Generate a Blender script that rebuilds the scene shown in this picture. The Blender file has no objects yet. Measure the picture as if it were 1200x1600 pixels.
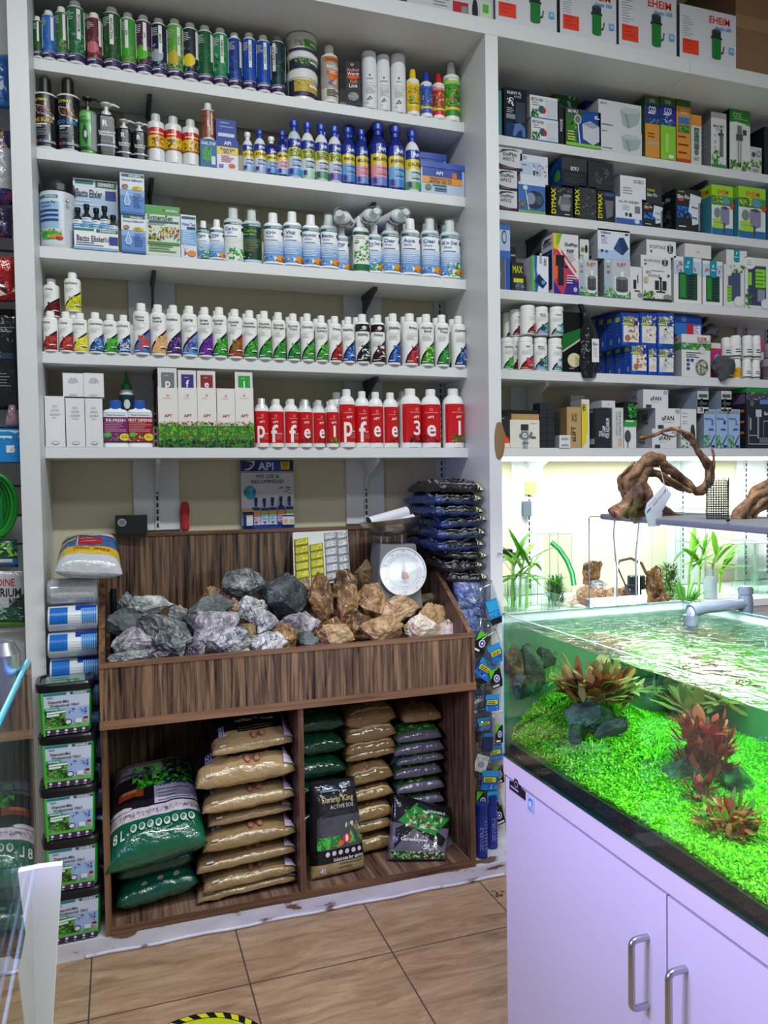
import bpy, bmesh, math, random
from mathutils import Vector, Matrix, noise
import numpy as np
sc = bpy.context.scene
PI = math.pi
# ------------------------------------------------------------------ camera
F = 1213.0; CAM = Vector((0, 0, 1.5))
_y, _p, _r = (math.radians(a) for a in (18.98, 1.87, -0.85))
FWD = Vector((math.sin(_y)*math.cos(_p), math.cos(_y)*math.cos(_p), -math.sin(_p)))
_rt = Vector((math.cos(_y), -math.sin(_y), 0)); _up = _rt.cross(FWD)
RT = math.cos(_r)*_rt + math.sin(_r)*_up; UP = -math.sin(_r)*_rt + math.cos(_r)*_up
cd = bpy.data.cameras.new('camera'); cam = bpy.data.objects.new('camera', cd)
sc.collection.objects.link(cam)
M = Matrix((RT, UP, -FWD)).transposed().to_4x4(); M.translation = CAM
cam.matrix_world = M
cd.sensor_fit = 'VERTICAL'; cd.sensor_height = 32.0; cd.lens = 32.0*F/1600.0; cd.clip_start = .02
sc.camera = cam
# ------------------------------------------------------------------ light and exposure
vs = sc.view_settings
sc.display_settings.display_device = 'sRGB'
vs.view_transform = 'Standard'; vs.look = 'None'; vs.gamma = 1; vs.use_curve_mapping = False; vs.exposure = 0.12
w = bpy.data.worlds.new('shop_ambience'); sc.world = w; w.use_nodes = True
w.node_tree.nodes['Background'].inputs[0].default_value = (.80, .88, 1.0, 1)
w.node_tree.nodes['Background'].inputs[1].default_value = 0.19
def area(name, loc, rot, sx, sy, power, color=(1, 1, 1), spread=PI):
    l = bpy.data.lights.new(name, 'AREA'); l.shape = 'RECTANGLE'; l.size = sx; l.size_y = sy
    l.energy = power; l.color = color; l.spread = spread
    o = bpy.data.objects.new(name, l); sc.collection.objects.link(o); o.location = loc; o.rotation_euler = rot
    return o
area('ceiling_light_long', (.75, .95, 3.80), (0, 0, 0), 2.6, .10, 80, (.94, .98, 1.0))
area('ceiling_light_rear', (1.2, -.3, 3.78), (0, 0, 0), 2.4, .5, 36, (.93, .97, 1.0))
area('shelf_led_strip', (2.35, 3.03, 1.600), (0, 0, 0), 1.7, .03, 15, (.93, 1.0, .97))
area('grow_lamp_left', (-.75, 1.2, 1.55), (0, math.radians(-62), 0), .3, .8, 19, (.50, .40, 1.0), math.radians(110))
# ------------------------------------------------------------------ pixel helpers
def ray(x, y): return FWD*F + RT*(x-600) - UP*(y-800)
def at(x, y, X=None, Y=None, Z=None):
    d = ray(x, y)
    t = (X-CAM.x)/d.x if X is not None else (Y-CAM.y)/d.y if Y is not None else (Z-CAM.z)/d.z
    return CAM + d*t
def sx(x, Y, Z):
    k = (x-600)/F; a = RT - k*FWD
    return -(Y*a.y + (Z-CAM.z)*a.z)/a.x
def zc(P): return (Vector(P)-CAM).dot(FWD)
# ------------------------------------------------------------------ colour and materials
def lin(h):
    if not isinstance(h, str): return tuple(h[:3])
    v = [int(h[i:i+2], 16)/255 for i in (0, 2, 4)]
    return tuple(c/12.92 if c <= .04045 else ((c+.055)/1.055)**2.4 for c in v)
def new_mat(name):
    m = bpy.data.materials.new(name); m.use_nodes = True
    return m, m.node_tree.nodes, m.node_tree.links, m.node_tree.nodes['Principled BSDF']
def mat(name, c, rough=.5, metal=0., trans=0., emit=0., alpha=1., coat=0., bump=0., bscale=60., ior=1.45):
    m, n, l, b = new_mat(name)
    b.inputs['Base Color'].default_value = (*lin(c), 1); b.inputs['Roughness'].default_value = rough
    b.inputs['Metallic'].default_value = metal; b.inputs['Transmission Weight'].default_value = trans
    b.inputs['Alpha'].default_value = alpha; b.inputs['Coat Weight'].default_value = coat; b.inputs['IOR'].default_value = ior
    if emit: b.inputs['Emission Color'].default_value = (*lin(c), 1); b.inputs['Emission Strength'].default_value = emit
    if bump: add_bump(n, l, b, bump, bscale)
    return m
def add_bump(n, l, b, s, scale, dist=.01):
    t = n.new('ShaderNodeTexNoise'); t.inputs['Scale'].default_value = scale; t.inputs['Detail'].default_value = 3
    co = n.new('ShaderNodeTexCoord'); l.new(co.outputs['Object'], t.inputs['Vector'])
    bp = n.new('ShaderNodeBump'); bp.inputs['Strength'].default_value = s; bp.inputs['Distance'].default_value = dist
    l.new(t.outputs['Fac'], bp.inputs['Height']); l.new(bp.outputs['Normal'], b.inputs['Normal'])
def colmat(name, rough, metal=0., coat=0., bump=0., bscale=60., trans=0., dist=.01, vary=0.):
    m, n, l, b = new_mat(name)
    a = n.new('ShaderNodeVertexColor'); a.layer_name = 'Col'; l.new(a.outputs['Color'], b.inputs['Base Color'])
    b.inputs['Roughness'].default_value = rough; b.inputs['Metallic'].default_value = metal
    b.inputs['Coat Weight'].default_value = coat; b.inputs['Transmission Weight'].default_value = trans
    if bump: add_bump(n, l, b, bump, bscale, dist)
    return m
PM = colmat('printed_card', .48)
PG = colmat('printed_plastic', .24, coat=.08)
for m_ in (PM, PG): m_.node_tree.nodes['Principled BSDF'].inputs['Specular IOR Level'].default_value = .34
PB = colmat('glossy_film', .16, coat=.5, bump=.55, bscale=22, dist=.02)
PC = colmat('crumpled_film', .22, coat=.4, bump=.9, bscale=38, dist=.02)
PR = colmat('plain_matte', .75)
PL = colmat('leaf_surface', .38)
PLT = colmat('translucent_plastic', .2, trans=.25)
def fres_in(n, l, f, ior):   # one surface reflectance, the same from either side of a thin pane
    g = n.new('ShaderNodeNewGeometry'); q = n.new('ShaderNodeMath'); q.operation = 'MULTIPLY_ADD'
    q.inputs[1].default_value = 1/ior-ior; q.inputs[2].default_value = ior
    l.new(g.outputs['Backfacing'], q.inputs[0]); l.new(q.outputs[0], f.inputs[0])
def thin_glass(name, tint, gloss_col=(1, 1, 1), fres=1.45, extra=0., rough=.0):
    m, n, l, b = new_mat(name); n.remove(b); o = n['Material Output']
    t = n.new('ShaderNodeBsdfTransparent'); t.inputs[0].default_value = (*tint, 1)
    g = n.new('ShaderNodeBsdfGlossy'); g.inputs['Color'].default_value = (*gloss_col, 1); g.inputs['Roughness'].default_value = rough
    f = n.new('ShaderNodeFresnel'); fres_in(n, l, f, fres)
    a = n.new('ShaderNodeMath'); a.operation = 'ADD'; a.use_clamp = True; a.inputs[1].default_value = extra
    mx = n.new('ShaderNodeMixShader'); l.new(f.outputs[0], a.inputs[0]); l.new(a.outputs[0], mx.inputs[0])
    l.new(t.outputs[0], mx.inputs[1]); l.new(g.outputs[0], mx.inputs[2]); l.new(mx.outputs[0], o.inputs['Surface'])
    return m
GLASS = thin_glass('clear_glass', (.95, .985, .965))
FILM = thin_glass('clear_film', (.93, .95, .95), extra=.07, rough=.12)
CLEARP = thin_glass('clear_plastic', (.90, .93, .93), extra=.06, rough=.08)
GEDGE = mat('glass_edge', '4f9a8a', .15, coat=.5)
def stripes_mat(name, dark, mid, light, along='Z', scale=1.0, rough=.38):
    m, n, l, b = new_mat(name)
    co = n.new('ShaderNodeTexCoord'); mp = n.new('ShaderNodeMapping'); l.new(co.outputs['Object'], mp.inputs[0])
    s = [26*scale, 26*scale, 26*scale]; s['XYZ'.index(along)] = 1.1*scale
    mp.inputs['Scale'].default_value = s
    t = n.new('ShaderNodeTexNoise'); t.inputs['Scale'].default_value = 1.0; t.inputs['Detail'].default_value = 4
    t.inputs['Roughness'].default_value = .55; t.inputs['Distortion'].default_value = .7
    l.new(mp.outputs[0], t.inputs['Vector'])
    mp2 = n.new('ShaderNodeMapping'); l.new(co.outputs['Object'], mp2.inputs[0])
    s2 = [130*scale]*3; s2['XYZ'.index(along)] = 3*scale; mp2.inputs['Scale'].default_value = s2
    t2 = n.new('ShaderNodeTexNoise'); t2.inputs['Scale'].default_value = 1; l.new(mp2.outputs[0], t2.inputs['Vector'])
    mul = n.new('ShaderNodeMath'); mul.operation = 'MULTIPLY_ADD'; mul.inputs[1].default_value = .28
    l.new(t2.outputs['Fac'], mul.inputs[0]); l.new(t.outputs['Fac'], mul.inputs[2])
    r = n.new('ShaderNodeValToRGB'); e = r.color_ramp.elements
    e[0].position = .50; e[0].color = (*lin(dark), 1); e[1].position = .80; e[1].color = (*lin(light), 1)
    k = e.new(.60); k.color = (*lin(mid), 1)
    k = e.new(.535); k.color = (*lin(mid), 1)
    k = e.new(.565); k.color = (*[c*.6 for c in lin(mid)], 1)
    l.new(mul.outputs[0], r.inputs[0]); l.new(r.outputs[0], b.inputs['Base Color']); b.inputs['Roughness'].default_value = rough
    return m
ZEB = stripes_mat('dark_striped_veneer', '120c0a', '543e31', '866a50', scale=2.6)
ZEBH = stripes_mat('brown_edge_banding', '39261a', '674935', '86644a', along='X')
ZEBV = stripes_mat('brown_edge_banding_upright', '39261a', '674935', '86644a', along='Z')
WHITE = mat('white_laminate', 'dcdfe0', .38, bump=.03, bscale=8)
WHITE2 = mat('white_melamine', 'd3d6d8', .32)
WALLM = mat('cream_wall_paint', 'c9c3a6', .85, bump=.06, bscale=12)
DARK = mat('black_plastic', '17181b', .35); METAL = mat('brushed_steel', 'b9bcc0', .28, 1.0)
DGREY = mat('grey_metal', '6e7478', .4, .6)
# ------------------------------------------------------------------ mesh builder
class MB:
    def __init__(s): s.v = []; s.f = []; s.c = []; s.s = []; s.m = []
    def add(s, vs, fs, c='ffffff', sm=False, m=0):
        o = len(s.v); s.v += [tuple(p) for p in vs]; c = lin(c)
        for f in fs: s.f.append([i+o for i in f]); s.c.append(c); s.s.append(sm); s.m.append(m)
    def box(s, x0, x1, y0, y1, z0, z1, c='ffffff', cc=None, m=0):
        v = [(x0, y0, z0), (x1, y0, z0), (x1, y1, z0), (x0, y1, z0), (x0, y0, z1), (x1, y0, z1), (x1, y1, z1), (x0, y1, z1)]
        fs = [(0, 1, 5, 4), (3, 0, 4, 7), (4, 5, 6, 7), (1, 2, 6, 5), (2, 3, 7, 6), (0, 3, 2, 1)]  # front left top right back bottom
        cc = cc or [c]*6; cc = (list(cc)+[cc[-1]]*6)[:6]
        for i, f in enumerate(fs): s.add([v[j] for j in f], [(0, 1, 2, 3)], cc[i], m=m)
    def lathe(s, prof, n=32, c='ffffff', dy=1.0, ex=2.0, cx=0, cy=0, cz=0, rib=0, m=0, sm=True, cols=None):
        vs = []
        for r, z in prof:
            for k in range(n):
                a = 2*PI*k/n; ca, sa = math.cos(a), math.sin(a)
                q = (abs(ca)**ex + abs(sa)**ex)**(-1/ex)
                rr = r*(1 - (rib if k % 2 else 0))*q
                vs.append((cx+rr*ca, cy+rr*sa*dy, cz+z))
        for i in range(len(prof)-1):
            c_ = cols[i] if cols else c
            s.add(vs[i*n:(i+2)*n], [(k, (k+1) % n, n+(k+1) % n, n+k) for k in range(n)], c_, sm, m)
        if prof[-1][0] > 1e-6: s.add(vs[-n:], [tuple(range(n))], c if not cols else cols[-1], False, m)
        if prof[0][0] > 1e-6: s.add(vs[:n], [tuple(reversed(range(n)))], c if not cols else cols[0], False, m)
    def tube(s, pts, r, n=8, c='ffffff', m=0, caps=True):
        P = [Vector(p) for p in pts]; vs = []; N = len(P)
        rr = r if isinstance(r, (list, tuple)) else [r]*N
        up = Vector((0, 0, 1))
        for i in range(N):
            d = (P[min(i+1, N-1)]-P[max(i-1, 0)]).normalized()
            if abs(d.dot(up)) > .98: up = Vector((0, 1, .01)) if abs(d.z) > .9 else Vector((0, 0, 1))
            a = d.cross(up).normalized(); b = a.cross(d); up = b
            for k in range(n):
                t = 2*PI*k/n; vs.append(P[i]+rr[i]*(math.cos(t)*a+math.sin(t)*b))
        fs = [(i*n+k, i*n+(k+1) % n, (i+1)*n+(k+1) % n, (i+1)*n+k) for i in range(N-1) for k in range(n)]
        s.add(vs, fs, c, True, m)
        if caps: s.add(vs[:n], [tuple(range(n))], c, False, m); s.add(vs[-n:], [tuple(reversed(range(n)))], c, False, m)
    def build(s, name, mats, parent=None, loc=(0, 0, 0), rz=0., rot=None):
        me = bpy.data.meshes.new(name); me.from_pydata(s.v, [], s.f)
        nl = len(me.loops); at_ = me.color_attributes.new('Col', 'FLOAT_COLOR', 'CORNER')
        arr = np.ones((nl, 4), dtype=np.float32); lt = np.array([len(f) for f in s.f])
        arr[:, :3] = np.repeat(np.array(s.c, dtype=np.float32).reshape(-1, 3), lt, axis=0)
        at_.data.foreach_set('color', arr.ravel())
        me.polygons.foreach_set('use_smooth', s.s); me.polygons.foreach_set('material_index', s.m)
        for m_ in (mats if isinstance(mats, (list, tuple)) else [mats]): me.materials.append(m_)
        me.update()
        o = bpy.data.objects.new(name, me); sc.collection.objects.link(o)
        o.location = loc; o.rotation_euler = rot if rot is not None else (0, 0, rz)
        if parent is not None: o.parent = parent
        return o
def empty(name, loc, rz=0., rot=None):
    o = bpy.data.objects.new(name, None); sc.collection.objects.link(o); o.empty_display_size = .03
    o.location = loc; o.rotation_euler = rot if rot is not None else (0, 0, rz); return o
def tag(o, label, cat, group=None, kind=None):
    o['label'] = label; o['category'] = cat
    if group: o['group'] = group
    if kind: o['kind'] = kind
    return o
def struct(o): o['kind'] = 'structure'; return o
def bevel(o, wd, seg=2):
    b = o.modifiers.new('bevel', 'BEVEL'); b.width = wd; b.segments = seg; b.limit_method = 'ANGLE'; return o
def simple(name, dims, m, parent=None, c='ffffff', bv=0.):
    b = MB(); b.box(*dims, c); o = b.build(name, m, parent)
    if bv: bevel(o, bv)
    return o
_children = {}
def dup(o, loc=None, rz=None, dz=0):
    c = o.copy(); sc.collection.objects.link(c)
    if loc is not None: c.location = loc
    if rz is not None: c.rotation_euler = (0, 0, rz)
    for ch in list(o.children):
        k = ch.copy(); sc.collection.objects.link(k); k.parent = c
        for g in list(ch.children):
            q = g.copy(); sc.collection.objects.link(q); q.parent = k
    return c
ORD = ['first', 'second', 'third', 'fourth', 'fifth', 'sixth', 'seventh', 'eighth', 'ninth', 'tenth', 'eleventh', 'twelfth', 'thirteenth', 'fourteenth', 'fifteenth', 'sixteenth', 'seventeenth', 'eighteenth', 'nineteenth', 'twentieth', 'twenty-first', 'twenty-second', 'twenty-third', 'twenty-fourth']
def label_row(items, where, group=None, cat=None, tail='from left'):
    cnt = {}
    for o, d in items: cnt[d] = cnt.get(d, 0)+1
    seen = {}
    for o, d in items:
        if cnt[d] > 1:
            i = seen.get(d, 0); seen[d] = i+1
            s = f"{d}, {ORD[i]} such {tail}"
        else: s = d
        o['label'] = (s + ' ' + where).strip()
        if group: o['group'] = group
        if cat: o['category'] = cat
# ------------------------------------------------------------------ label art
_txt = {}
def text_mesh(s, bold, res=1):
    k = (s, bold, res)
    if k not in _txt:
        cu = bpy.data.curves.new('t', 'FONT'); cu.body = s; cu.resolution_u = res; cu.fill_mode = 'FRONT'
        if bold: cu.offset = .018
        ob = bpy.data.objects.new('t', cu); me = bpy.data.meshes.new_from_object(ob)
        v = [(p.co.x/.7, p.co.y/.7) for p in me.vertices]; f = [tuple(p.vertices) for p in me.polygons]
        xs = [p[0] for p in v] or [0]; x0, x1 = min(xs), max(xs)
        _txt[k] = ([(a-x0, b) for a, b in v], f, x1-x0)
        bpy.data.objects.remove(ob); bpy.data.curves.remove(cu); bpy.data.meshes.remove(me)
    return _txt[k]
def clip_strip(poly, a, b):
    for lim, sgn in ((a, 1), (b, -1)):
        out = []
        for i in range(len(poly)):
            p, q = poly[i], poly[(i+1) % len(poly)]
            ip, iq = (p[0]-lim)*sgn >= 0, (q[0]-lim)*sgn >= 0
            if ip: out.append(p)
            if ip != iq:
                t = (lim-p[0])/(q[0]-p[0]); out.append((lim, p[1]+t*(q[1]-p[1])))
        poly = out
        if len(poly) < 3: return []
    return poly
def art(mb, shapes, mp, W, H, seg=0., m=0, seed=1, segy=0.):
    rnd = random.Random(seed); k = 0
    def put(poly, c):
        if seg:
            xs = [p[0] for p in poly]; i0 = int(math.floor(min(xs)/seg)); i1 = int(math.ceil(max(xs)/seg))
            for i in range(i0, i1):
                q = clip_strip(poly, i*seg, (i+1)*seg)
                if len(q) < 3: continue
                if segy:
                    w_ = [(b, a) for a, b in q]; ys = [p[0] for p in w_]
                    for j in range(int(math.floor(min(ys)/segy)), int(math.ceil(max(ys)/segy))):
                        u = clip_strip(w_, j*segy, (j+1)*segy)
                        if len(u) >= 3: mb.add([mp(a, b, k) for b, a in u], [tuple(range(len(u)))], c, True, m)
                else: mb.add([mp(a, b, k) for a, b in q], [tuple(range(len(q)))], c, True, m)
        else: mb.add([mp(a, b, k) for a, b in poly], [tuple(range(len(poly)))], c, False, m)
    for sh in shapes:
        k += 1; t = sh[0]
        if t == 'r': x0, y0, x1, y1, c = sh[1:]; put([(x0, y0), (x1, y0), (x1, y1), (x0, y1)], c)
        elif t == 'p': put(sh[1], sh[2])
        elif t == 'e':
            cx, cy, rx, ry, c = sh[1:6]; n = 14
            put([(cx+rx*math.cos(2*PI*i/n), cy+ry*math.sin(2*PI*i/n)) for i in range(n)], c)
        elif t == 'l':   # lines of fine print
            x0, y0, x1, n, pitch, c = sh[1:7]; th = sh[7] if len(sh) > 7 else pitch*.38
            for i in range(n):
                e = x0+(x1-x0)*(rnd.uniform(.55, 1)); yy = y0-i*pitch
                put([(x0, yy), (e, yy), (e, yy+th), (x0, yy+th)], c)
        elif t == 's':   # scattered dabs of a printed photograph
            x0, y0, x1, y1, n, sz, cs = sh[1:]
            for i in range(n):
                x, y = rnd.uniform(x0, x1), rnd.uniform(y0, y1); a = rnd.uniform(0, PI); q = rnd.uniform(.5, 1)*sz
                pts = []
                for j, rr in enumerate((1, .45, 1, .45)):
                    aa = a+j*PI/2; pts.append((min(max(x+q*rr*math.cos(aa), x0), x1), min(max(y+q*rr*math.sin(aa)*W/H, y0), y1)))
                kk = k; k = kk+(i % 4)*.2; put(pts, cs[rnd.randrange(len(cs))]); k = kk
            k += .6
        elif t == 't':
            s, cx, cy, h, c = sh[1:6]; mw = sh[6] if len(sh) > 6 else None; rot = sh[7] if len(sh) > 7 else 0; bold = sh[8] if len(sh) > 8 else 1
            if not s: continue
            v, f, tw = text_mesh(s, bold, 5 if h > .13 and len(s) < 3 else 2)
            if not v: continue
            if rot == 2:   # printed upside down
                sxx = min(h*H/W, (mw or 9)/tw); pts = [(cx-(a-tw/2)*sxx, cy-(b-.5)*h) for a, b in v]
            elif rot == 0:
                sxx = h*H/W
                if mw and tw*sxx > mw: sxx = mw/tw
                pts = [(cx+(a-tw/2)*sxx, cy+(b-.5)*h) for a, b in v]
            else:   # reads downwards (-1) or upwards (1); h is a share of W here, mw of H
                sy = h*W/H
                if mw and tw*sy > mw: sy = mw/tw
                pts = [(cx-rot*(b-.5)*h, cy+rot*(a-tw/2)*sy) for a, b in v]
            if seg and (h > .2 or segy):
                for ff in f: put([pts[i] for i in ff], c)
            else: mb.add([mp(a, b, k) for a, b in pts], f, c, False, m)
def fmap(x0, x1, z0, z1, y, off=.00035):        # a face towards -Y
    return lambda a, b, k: (x0+(x1-x0)*a, y-off*(k+1), z0+(z1-z0)*b)
def lmap(y0, y1, z0, z1, x, off=.00035):        # a face towards -X, a runs from the back to the front
    return lambda a, b, k: (x-off*(k+1), y1-(y1-y0)*a, z0+(z1-z0)*b)
def tmap(x0, x1, y0, y1, z, off=.00035):
    return lambda a, b, k: (x0+(x1-x0)*a, y0+(y1-y0)*b, z+off*(k+1))
def cmap(r, z0, z1, dy=1., ex=2., span=2.8, off=.0003):
    def f(a, b, k):
        t = -PI/2+(a-.5)*span; ca, sa = math.cos(t), math.sin(t); q = (abs(ca)**ex+abs(sa)**ex)**(-1/ex)
        rr = (r+.0006+off*k)*q; return (rr*ca, rr*sa*dy, z0+(z1-z0)*b)
    return f
LEAF = ['2f7a22', '4fa52e', '1e5a1c', '79c53a', '3b8f2a']
# ================================================================== THE SETTING
def floor_mat():
    m, n, l, b = new_mat('marbled_tile')
    co = n.new('ShaderNodeTexCoord')
    mp = n.new('ShaderNodeMapping'); mp.inputs['Scale'].default_value = (2.0, 9, 1); l.new(co.outputs['Object'], mp.inputs[0])
    t = n.new('ShaderNodeTexNoise'); t.inputs['Scale'].default_value = 2.2; t.inputs['Detail'].default_value = 8
    t.inputs['Roughness'].default_value = .68; t.inputs['Distortion'].default_value = .8; l.new(mp.outputs[0], t.inputs['Vector'])
    r = n.new('ShaderNodeValToRGB'); e = r.color_ramp.elements
    e[0].position = .33; e[0].color = (*lin('8a6c50'), 1); e[1].position = .72; e[1].color = (*lin('bea27e'), 1)
    k = e.new(.52); k.color = (*lin('a68868'), 1)
    l.new(t.outputs['Fac'], r.inputs[0])
    sp = n.new('ShaderNodeSeparateXYZ'); l.new(co.outputs['Object'], sp.inputs[0])
    def line(axis, off, pitch):
        a = n.new('ShaderNodeMath'); a.operation = 'SUBTRACT'; a.inputs[1].default_value = off-pitch*50; l.new(sp.outputs[axis], a.inputs[0])
        q = n.new('ShaderNodeMath'); q.operation = 'MODULO'; q.inputs[1].default_value = pitch; l.new(a.outputs[0], q.inputs[0])
        c = n.new('ShaderNodeMath'); c.operation = 'LESS_THAN'; c.inputs[1].default_value = .005; l.new(q.outputs[0], c.inputs[0]); return c
    a = line(0, .3435, .458); c = line(1, 2.316, .46)
    mx = n.new('ShaderNodeMath'); mx.operation = 'MAXIMUM'; l.new(a.outputs[0], mx.inputs[0]); l.new(c.outputs[0], mx.inputs[1])
    cm = n.new('ShaderNodeMix'); cm.data_type = 'RGBA'; l.new(mx.outputs[0], cm.inputs[0]); l.new(r.outputs[0], cm.inputs[6])
    cm.inputs[7].default_value = (*lin('4a3b30'), 1); l.new(cm.outputs[2], b.inputs['Base Color'])
    rr = n.new('ShaderNodeMath'); rr.operation = 'MULTIPLY_ADD'; rr.inputs[1].default_value = .4; rr.inputs[2].default_value = .27
    l.new(mx.outputs[0], rr.inputs[0]); l.new(rr.outputs[0], b.inputs['Roughness'])
    bp = n.new('ShaderNodeBump'); bp.inputs['Strength'].default_value = .3; bp.inputs['Distance'].default_value = .004; bp.invert = True
    l.new(mx.outputs[0], bp.inputs['Height']); l.new(bp.outputs[0], b.inputs['Normal'])
    return m
struct(simple('floor', (-3, 4.4, -2.2, 3.3, -.05, 0), floor_mat()))
struct(simple('wall_back', (-3, 4.4, 3.255, 3.35, 0, 4.0), WALLM))
struct(simple('ceiling', (-3, 4.4, -2.2, 3.35, 4.0, 4.05), mat('ceiling_paint', 'b9bbb8', .9)))
def plinth_mat():
    m, n, l, b = new_mat('worn_white_paint')
    co = n.new('ShaderNodeTexCoord'); mp = n.new('ShaderNodeMapping'); mp.inputs['Scale'].default_value = (6, 8, 14)
    l.new(co.outputs['Object'], mp.inputs[0]); t = n.new('ShaderNodeTexNoise'); t.inputs['Scale'].default_value = 1.1; t.inputs['Detail'].default_value = 5
    l.new(mp.outputs[0], t.inputs['Vector']); r = n.new('ShaderNodeValToRGB'); e = r.color_ramp.elements
    e[0].position = .565; e[0].color = (*lin('c4c3cc'), 1); e[1].position = .60; e[1].color = (*lin('6d5343'), 1)
    k = e.new(.35); k.color = (*lin('d5d3d8'), 1)
    l.new(t.outputs['Fac'], r.inputs[0]); l.new(r.outputs[0], b.inputs['Base Color']); b.inputs['Roughness'].default_value = .55
    return m
b = MB(); b.box(-.33, 1.50, 2.632, 3.25, 0, .055)
# a wavy lip of sealant along the floor
pts = [(-.13+i*.075, 2.628+.004*math.sin(i*1.7), .006) for i in range(21)]
b.tube(pts, .006, 6)
o = b.build('trim_1', plinth_mat()); struct(o); bevel(o, .004)
# left-hand shelving bay
XL, XR, D, SH = -.236, 1.412, 2.8, 3.0
SZ = [3.016, 2.708, 2.365, 1.996, 1.659]        # shelf tops, top to bottom
RZ = [2.987, 2.673, 2.337, 1.996, 1.660]        # the same in the right-hand bay
def bracket(parent, x, z, dark=True):
    b = MB(); c = '3c4044' if dark else 'd9dcdc'
    y0, y1 = 3.06, 3.236
    b.box(x-.008, x+.008, y0, y1, z-.018, z, c)
    b.add([(x-.004, y1, z-.018), (x-.004, y0, z-.018), (x-.004, y0+.03, z-.03), (x-.004, y1-.03, z-.075), (x-.004, y1, z-.14),
           (x+.004, y1, z-.018), (x+.004, y0, z-.018), (x+.004, y0+.03, z-.03), (x+.004, y1-.03, z-.075), (x+.004, y1, z-.14)],
          [(0, 1, 2, 3, 4), (9, 8, 7, 6, 5), (1, 6, 7, 2), (2, 7, 8, 3), (3, 8, 9, 4)], c)
    return b.build('bracket', PR, parent)
def track(parent, x, z0, z1):
    b = MB(); b.box(x-.009, x+.009, 3.231, 3.2395, z0, z1, 'c9cccd')
    z = z0+.01
    while z < z1-.02: b.box(x-.004, x+.004, 3.2303, 3.231, z, z+.018, '2a2c2e'); z += .027
    return b.build('slotted_track', PR, parent)
def panel(name, dims, label, cat):
    o = simple(name, dims, WHITE, bv=.001); return tag(o, label, cat)
panel('shelving_upright', (-.296, XL, D, 3.25, .056, 3.271), 'tall white upright panel at the far left of the bottle shelves', 'shelf panel')
panel('shelving_upright', (XR, 1.467, D, 3.25, .056, 3.271), 'tall white upright panel between the bottle shelves and the boxed goods', 'shelf panel')
panel('top_board', (-.296, 2.395, D, 3.25, 3.272, 3.333), 'long white top board above the bottle shelves, under the boxed filters', 'shelf')
panel('top_board', (2.397, 3.9, D, 3.25, 3.272, 3.333), 'white top board at the right end beyond the joint, below the brown cardboard box', 'shelf')
NM = ['top', 'second', 'third', 'fourth', 'fifth']
for side_, zs, x0, x1, bx in (('left', SZ, XL+.0005, XR-.0005, (.153, 1.03)), ('right', RZ, 1.4675, 3.9, (1.834, 2.716))):
    for nm, z in zip(NM, zs):
        t = tag(empty('wall_shelf', (x0, SH, z-.04)), f'white wall shelf in the {side_} bay, {nm} one from above' if nm != 'top' else f'white wall shelf in the {side_} bay, the highest', 'shelf', f'white wall shelves of the {side_} bay')
        o = simple('shelf_board', (0, x1-x0, 0, .235, 0, .0395), WHITE, t, bv=.001)
        for x in bx:
            o = bracket(t, x, z-.04, dark=z > 1.99 and not (side_ == 'right' and z < 2.1)); o.location = (-x0, -SH, -(z-.04))
for i, (x0, x1, z0) in enumerate(((.063, .24, 1.34), (.943, 1.116, 1.34), (1.372, XR-.001, 1.34), (1.749, 1.916, .98), (2.633, 2.856, .98), (3.07, 3.3, .98))):
    struct(simple('trim_%d' % (i+2), (x0, x1, 3.2395, 3.254, z0, 3.27), WHITE2))
for x, z0, d in ((.153, 1.34, 'behind the left part of the bottle shelves'), (1.03, 1.34, 'behind the weighing scale and bottle shelves'), (1.389, 1.34, 'in the back corner of the bottle shelves'), (1.834, 1.0, 'holding the small wooden cube above the bamboo'), (2.716, 1.0, 'behind the arched driftwood'), (3.121, 1.0, 'left of the rightmost pair'), (3.262, 1.0, 'at the far right')):
    o = track(None, x, z0, 3.26); tag(o, 'vertical slotted metal shelf track ' + d, 'shelf track', 'slotted shelf tracks')
# under-shelf lamp
b = MB(); b.box(1.50, 3.85, 3.006, 3.028, 1.603, 1.6195, 'f4fbf8')
o = b.build('diffuser', mat('lit_diffuser', 'f2fff8', .4, emit=7.0))
l_ = tag(empty('led_strip_light', (1.5, 3.0, 1.62)), 'glowing white light strip fixed under the lowest shelf above the aquarium', 'light')
o.parent = l_; o.location = (-1.5, -3.0, -1.62)
# wall-mounted counter behind the aquarium
ct = tag(empty('counter', (2.7, 3.0, 0)), 'white counter behind the aquarium carrying glass vases and bamboo plants', 'counter')
simple('counter_top', (-1.2, 1.3, -.28, .25, .945, .975), WHITE, ct, bv=.003)
simple('counter_body', (-1.18, 1.3, -.24, .25, 0, .945), WHITE2, ct)
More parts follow.
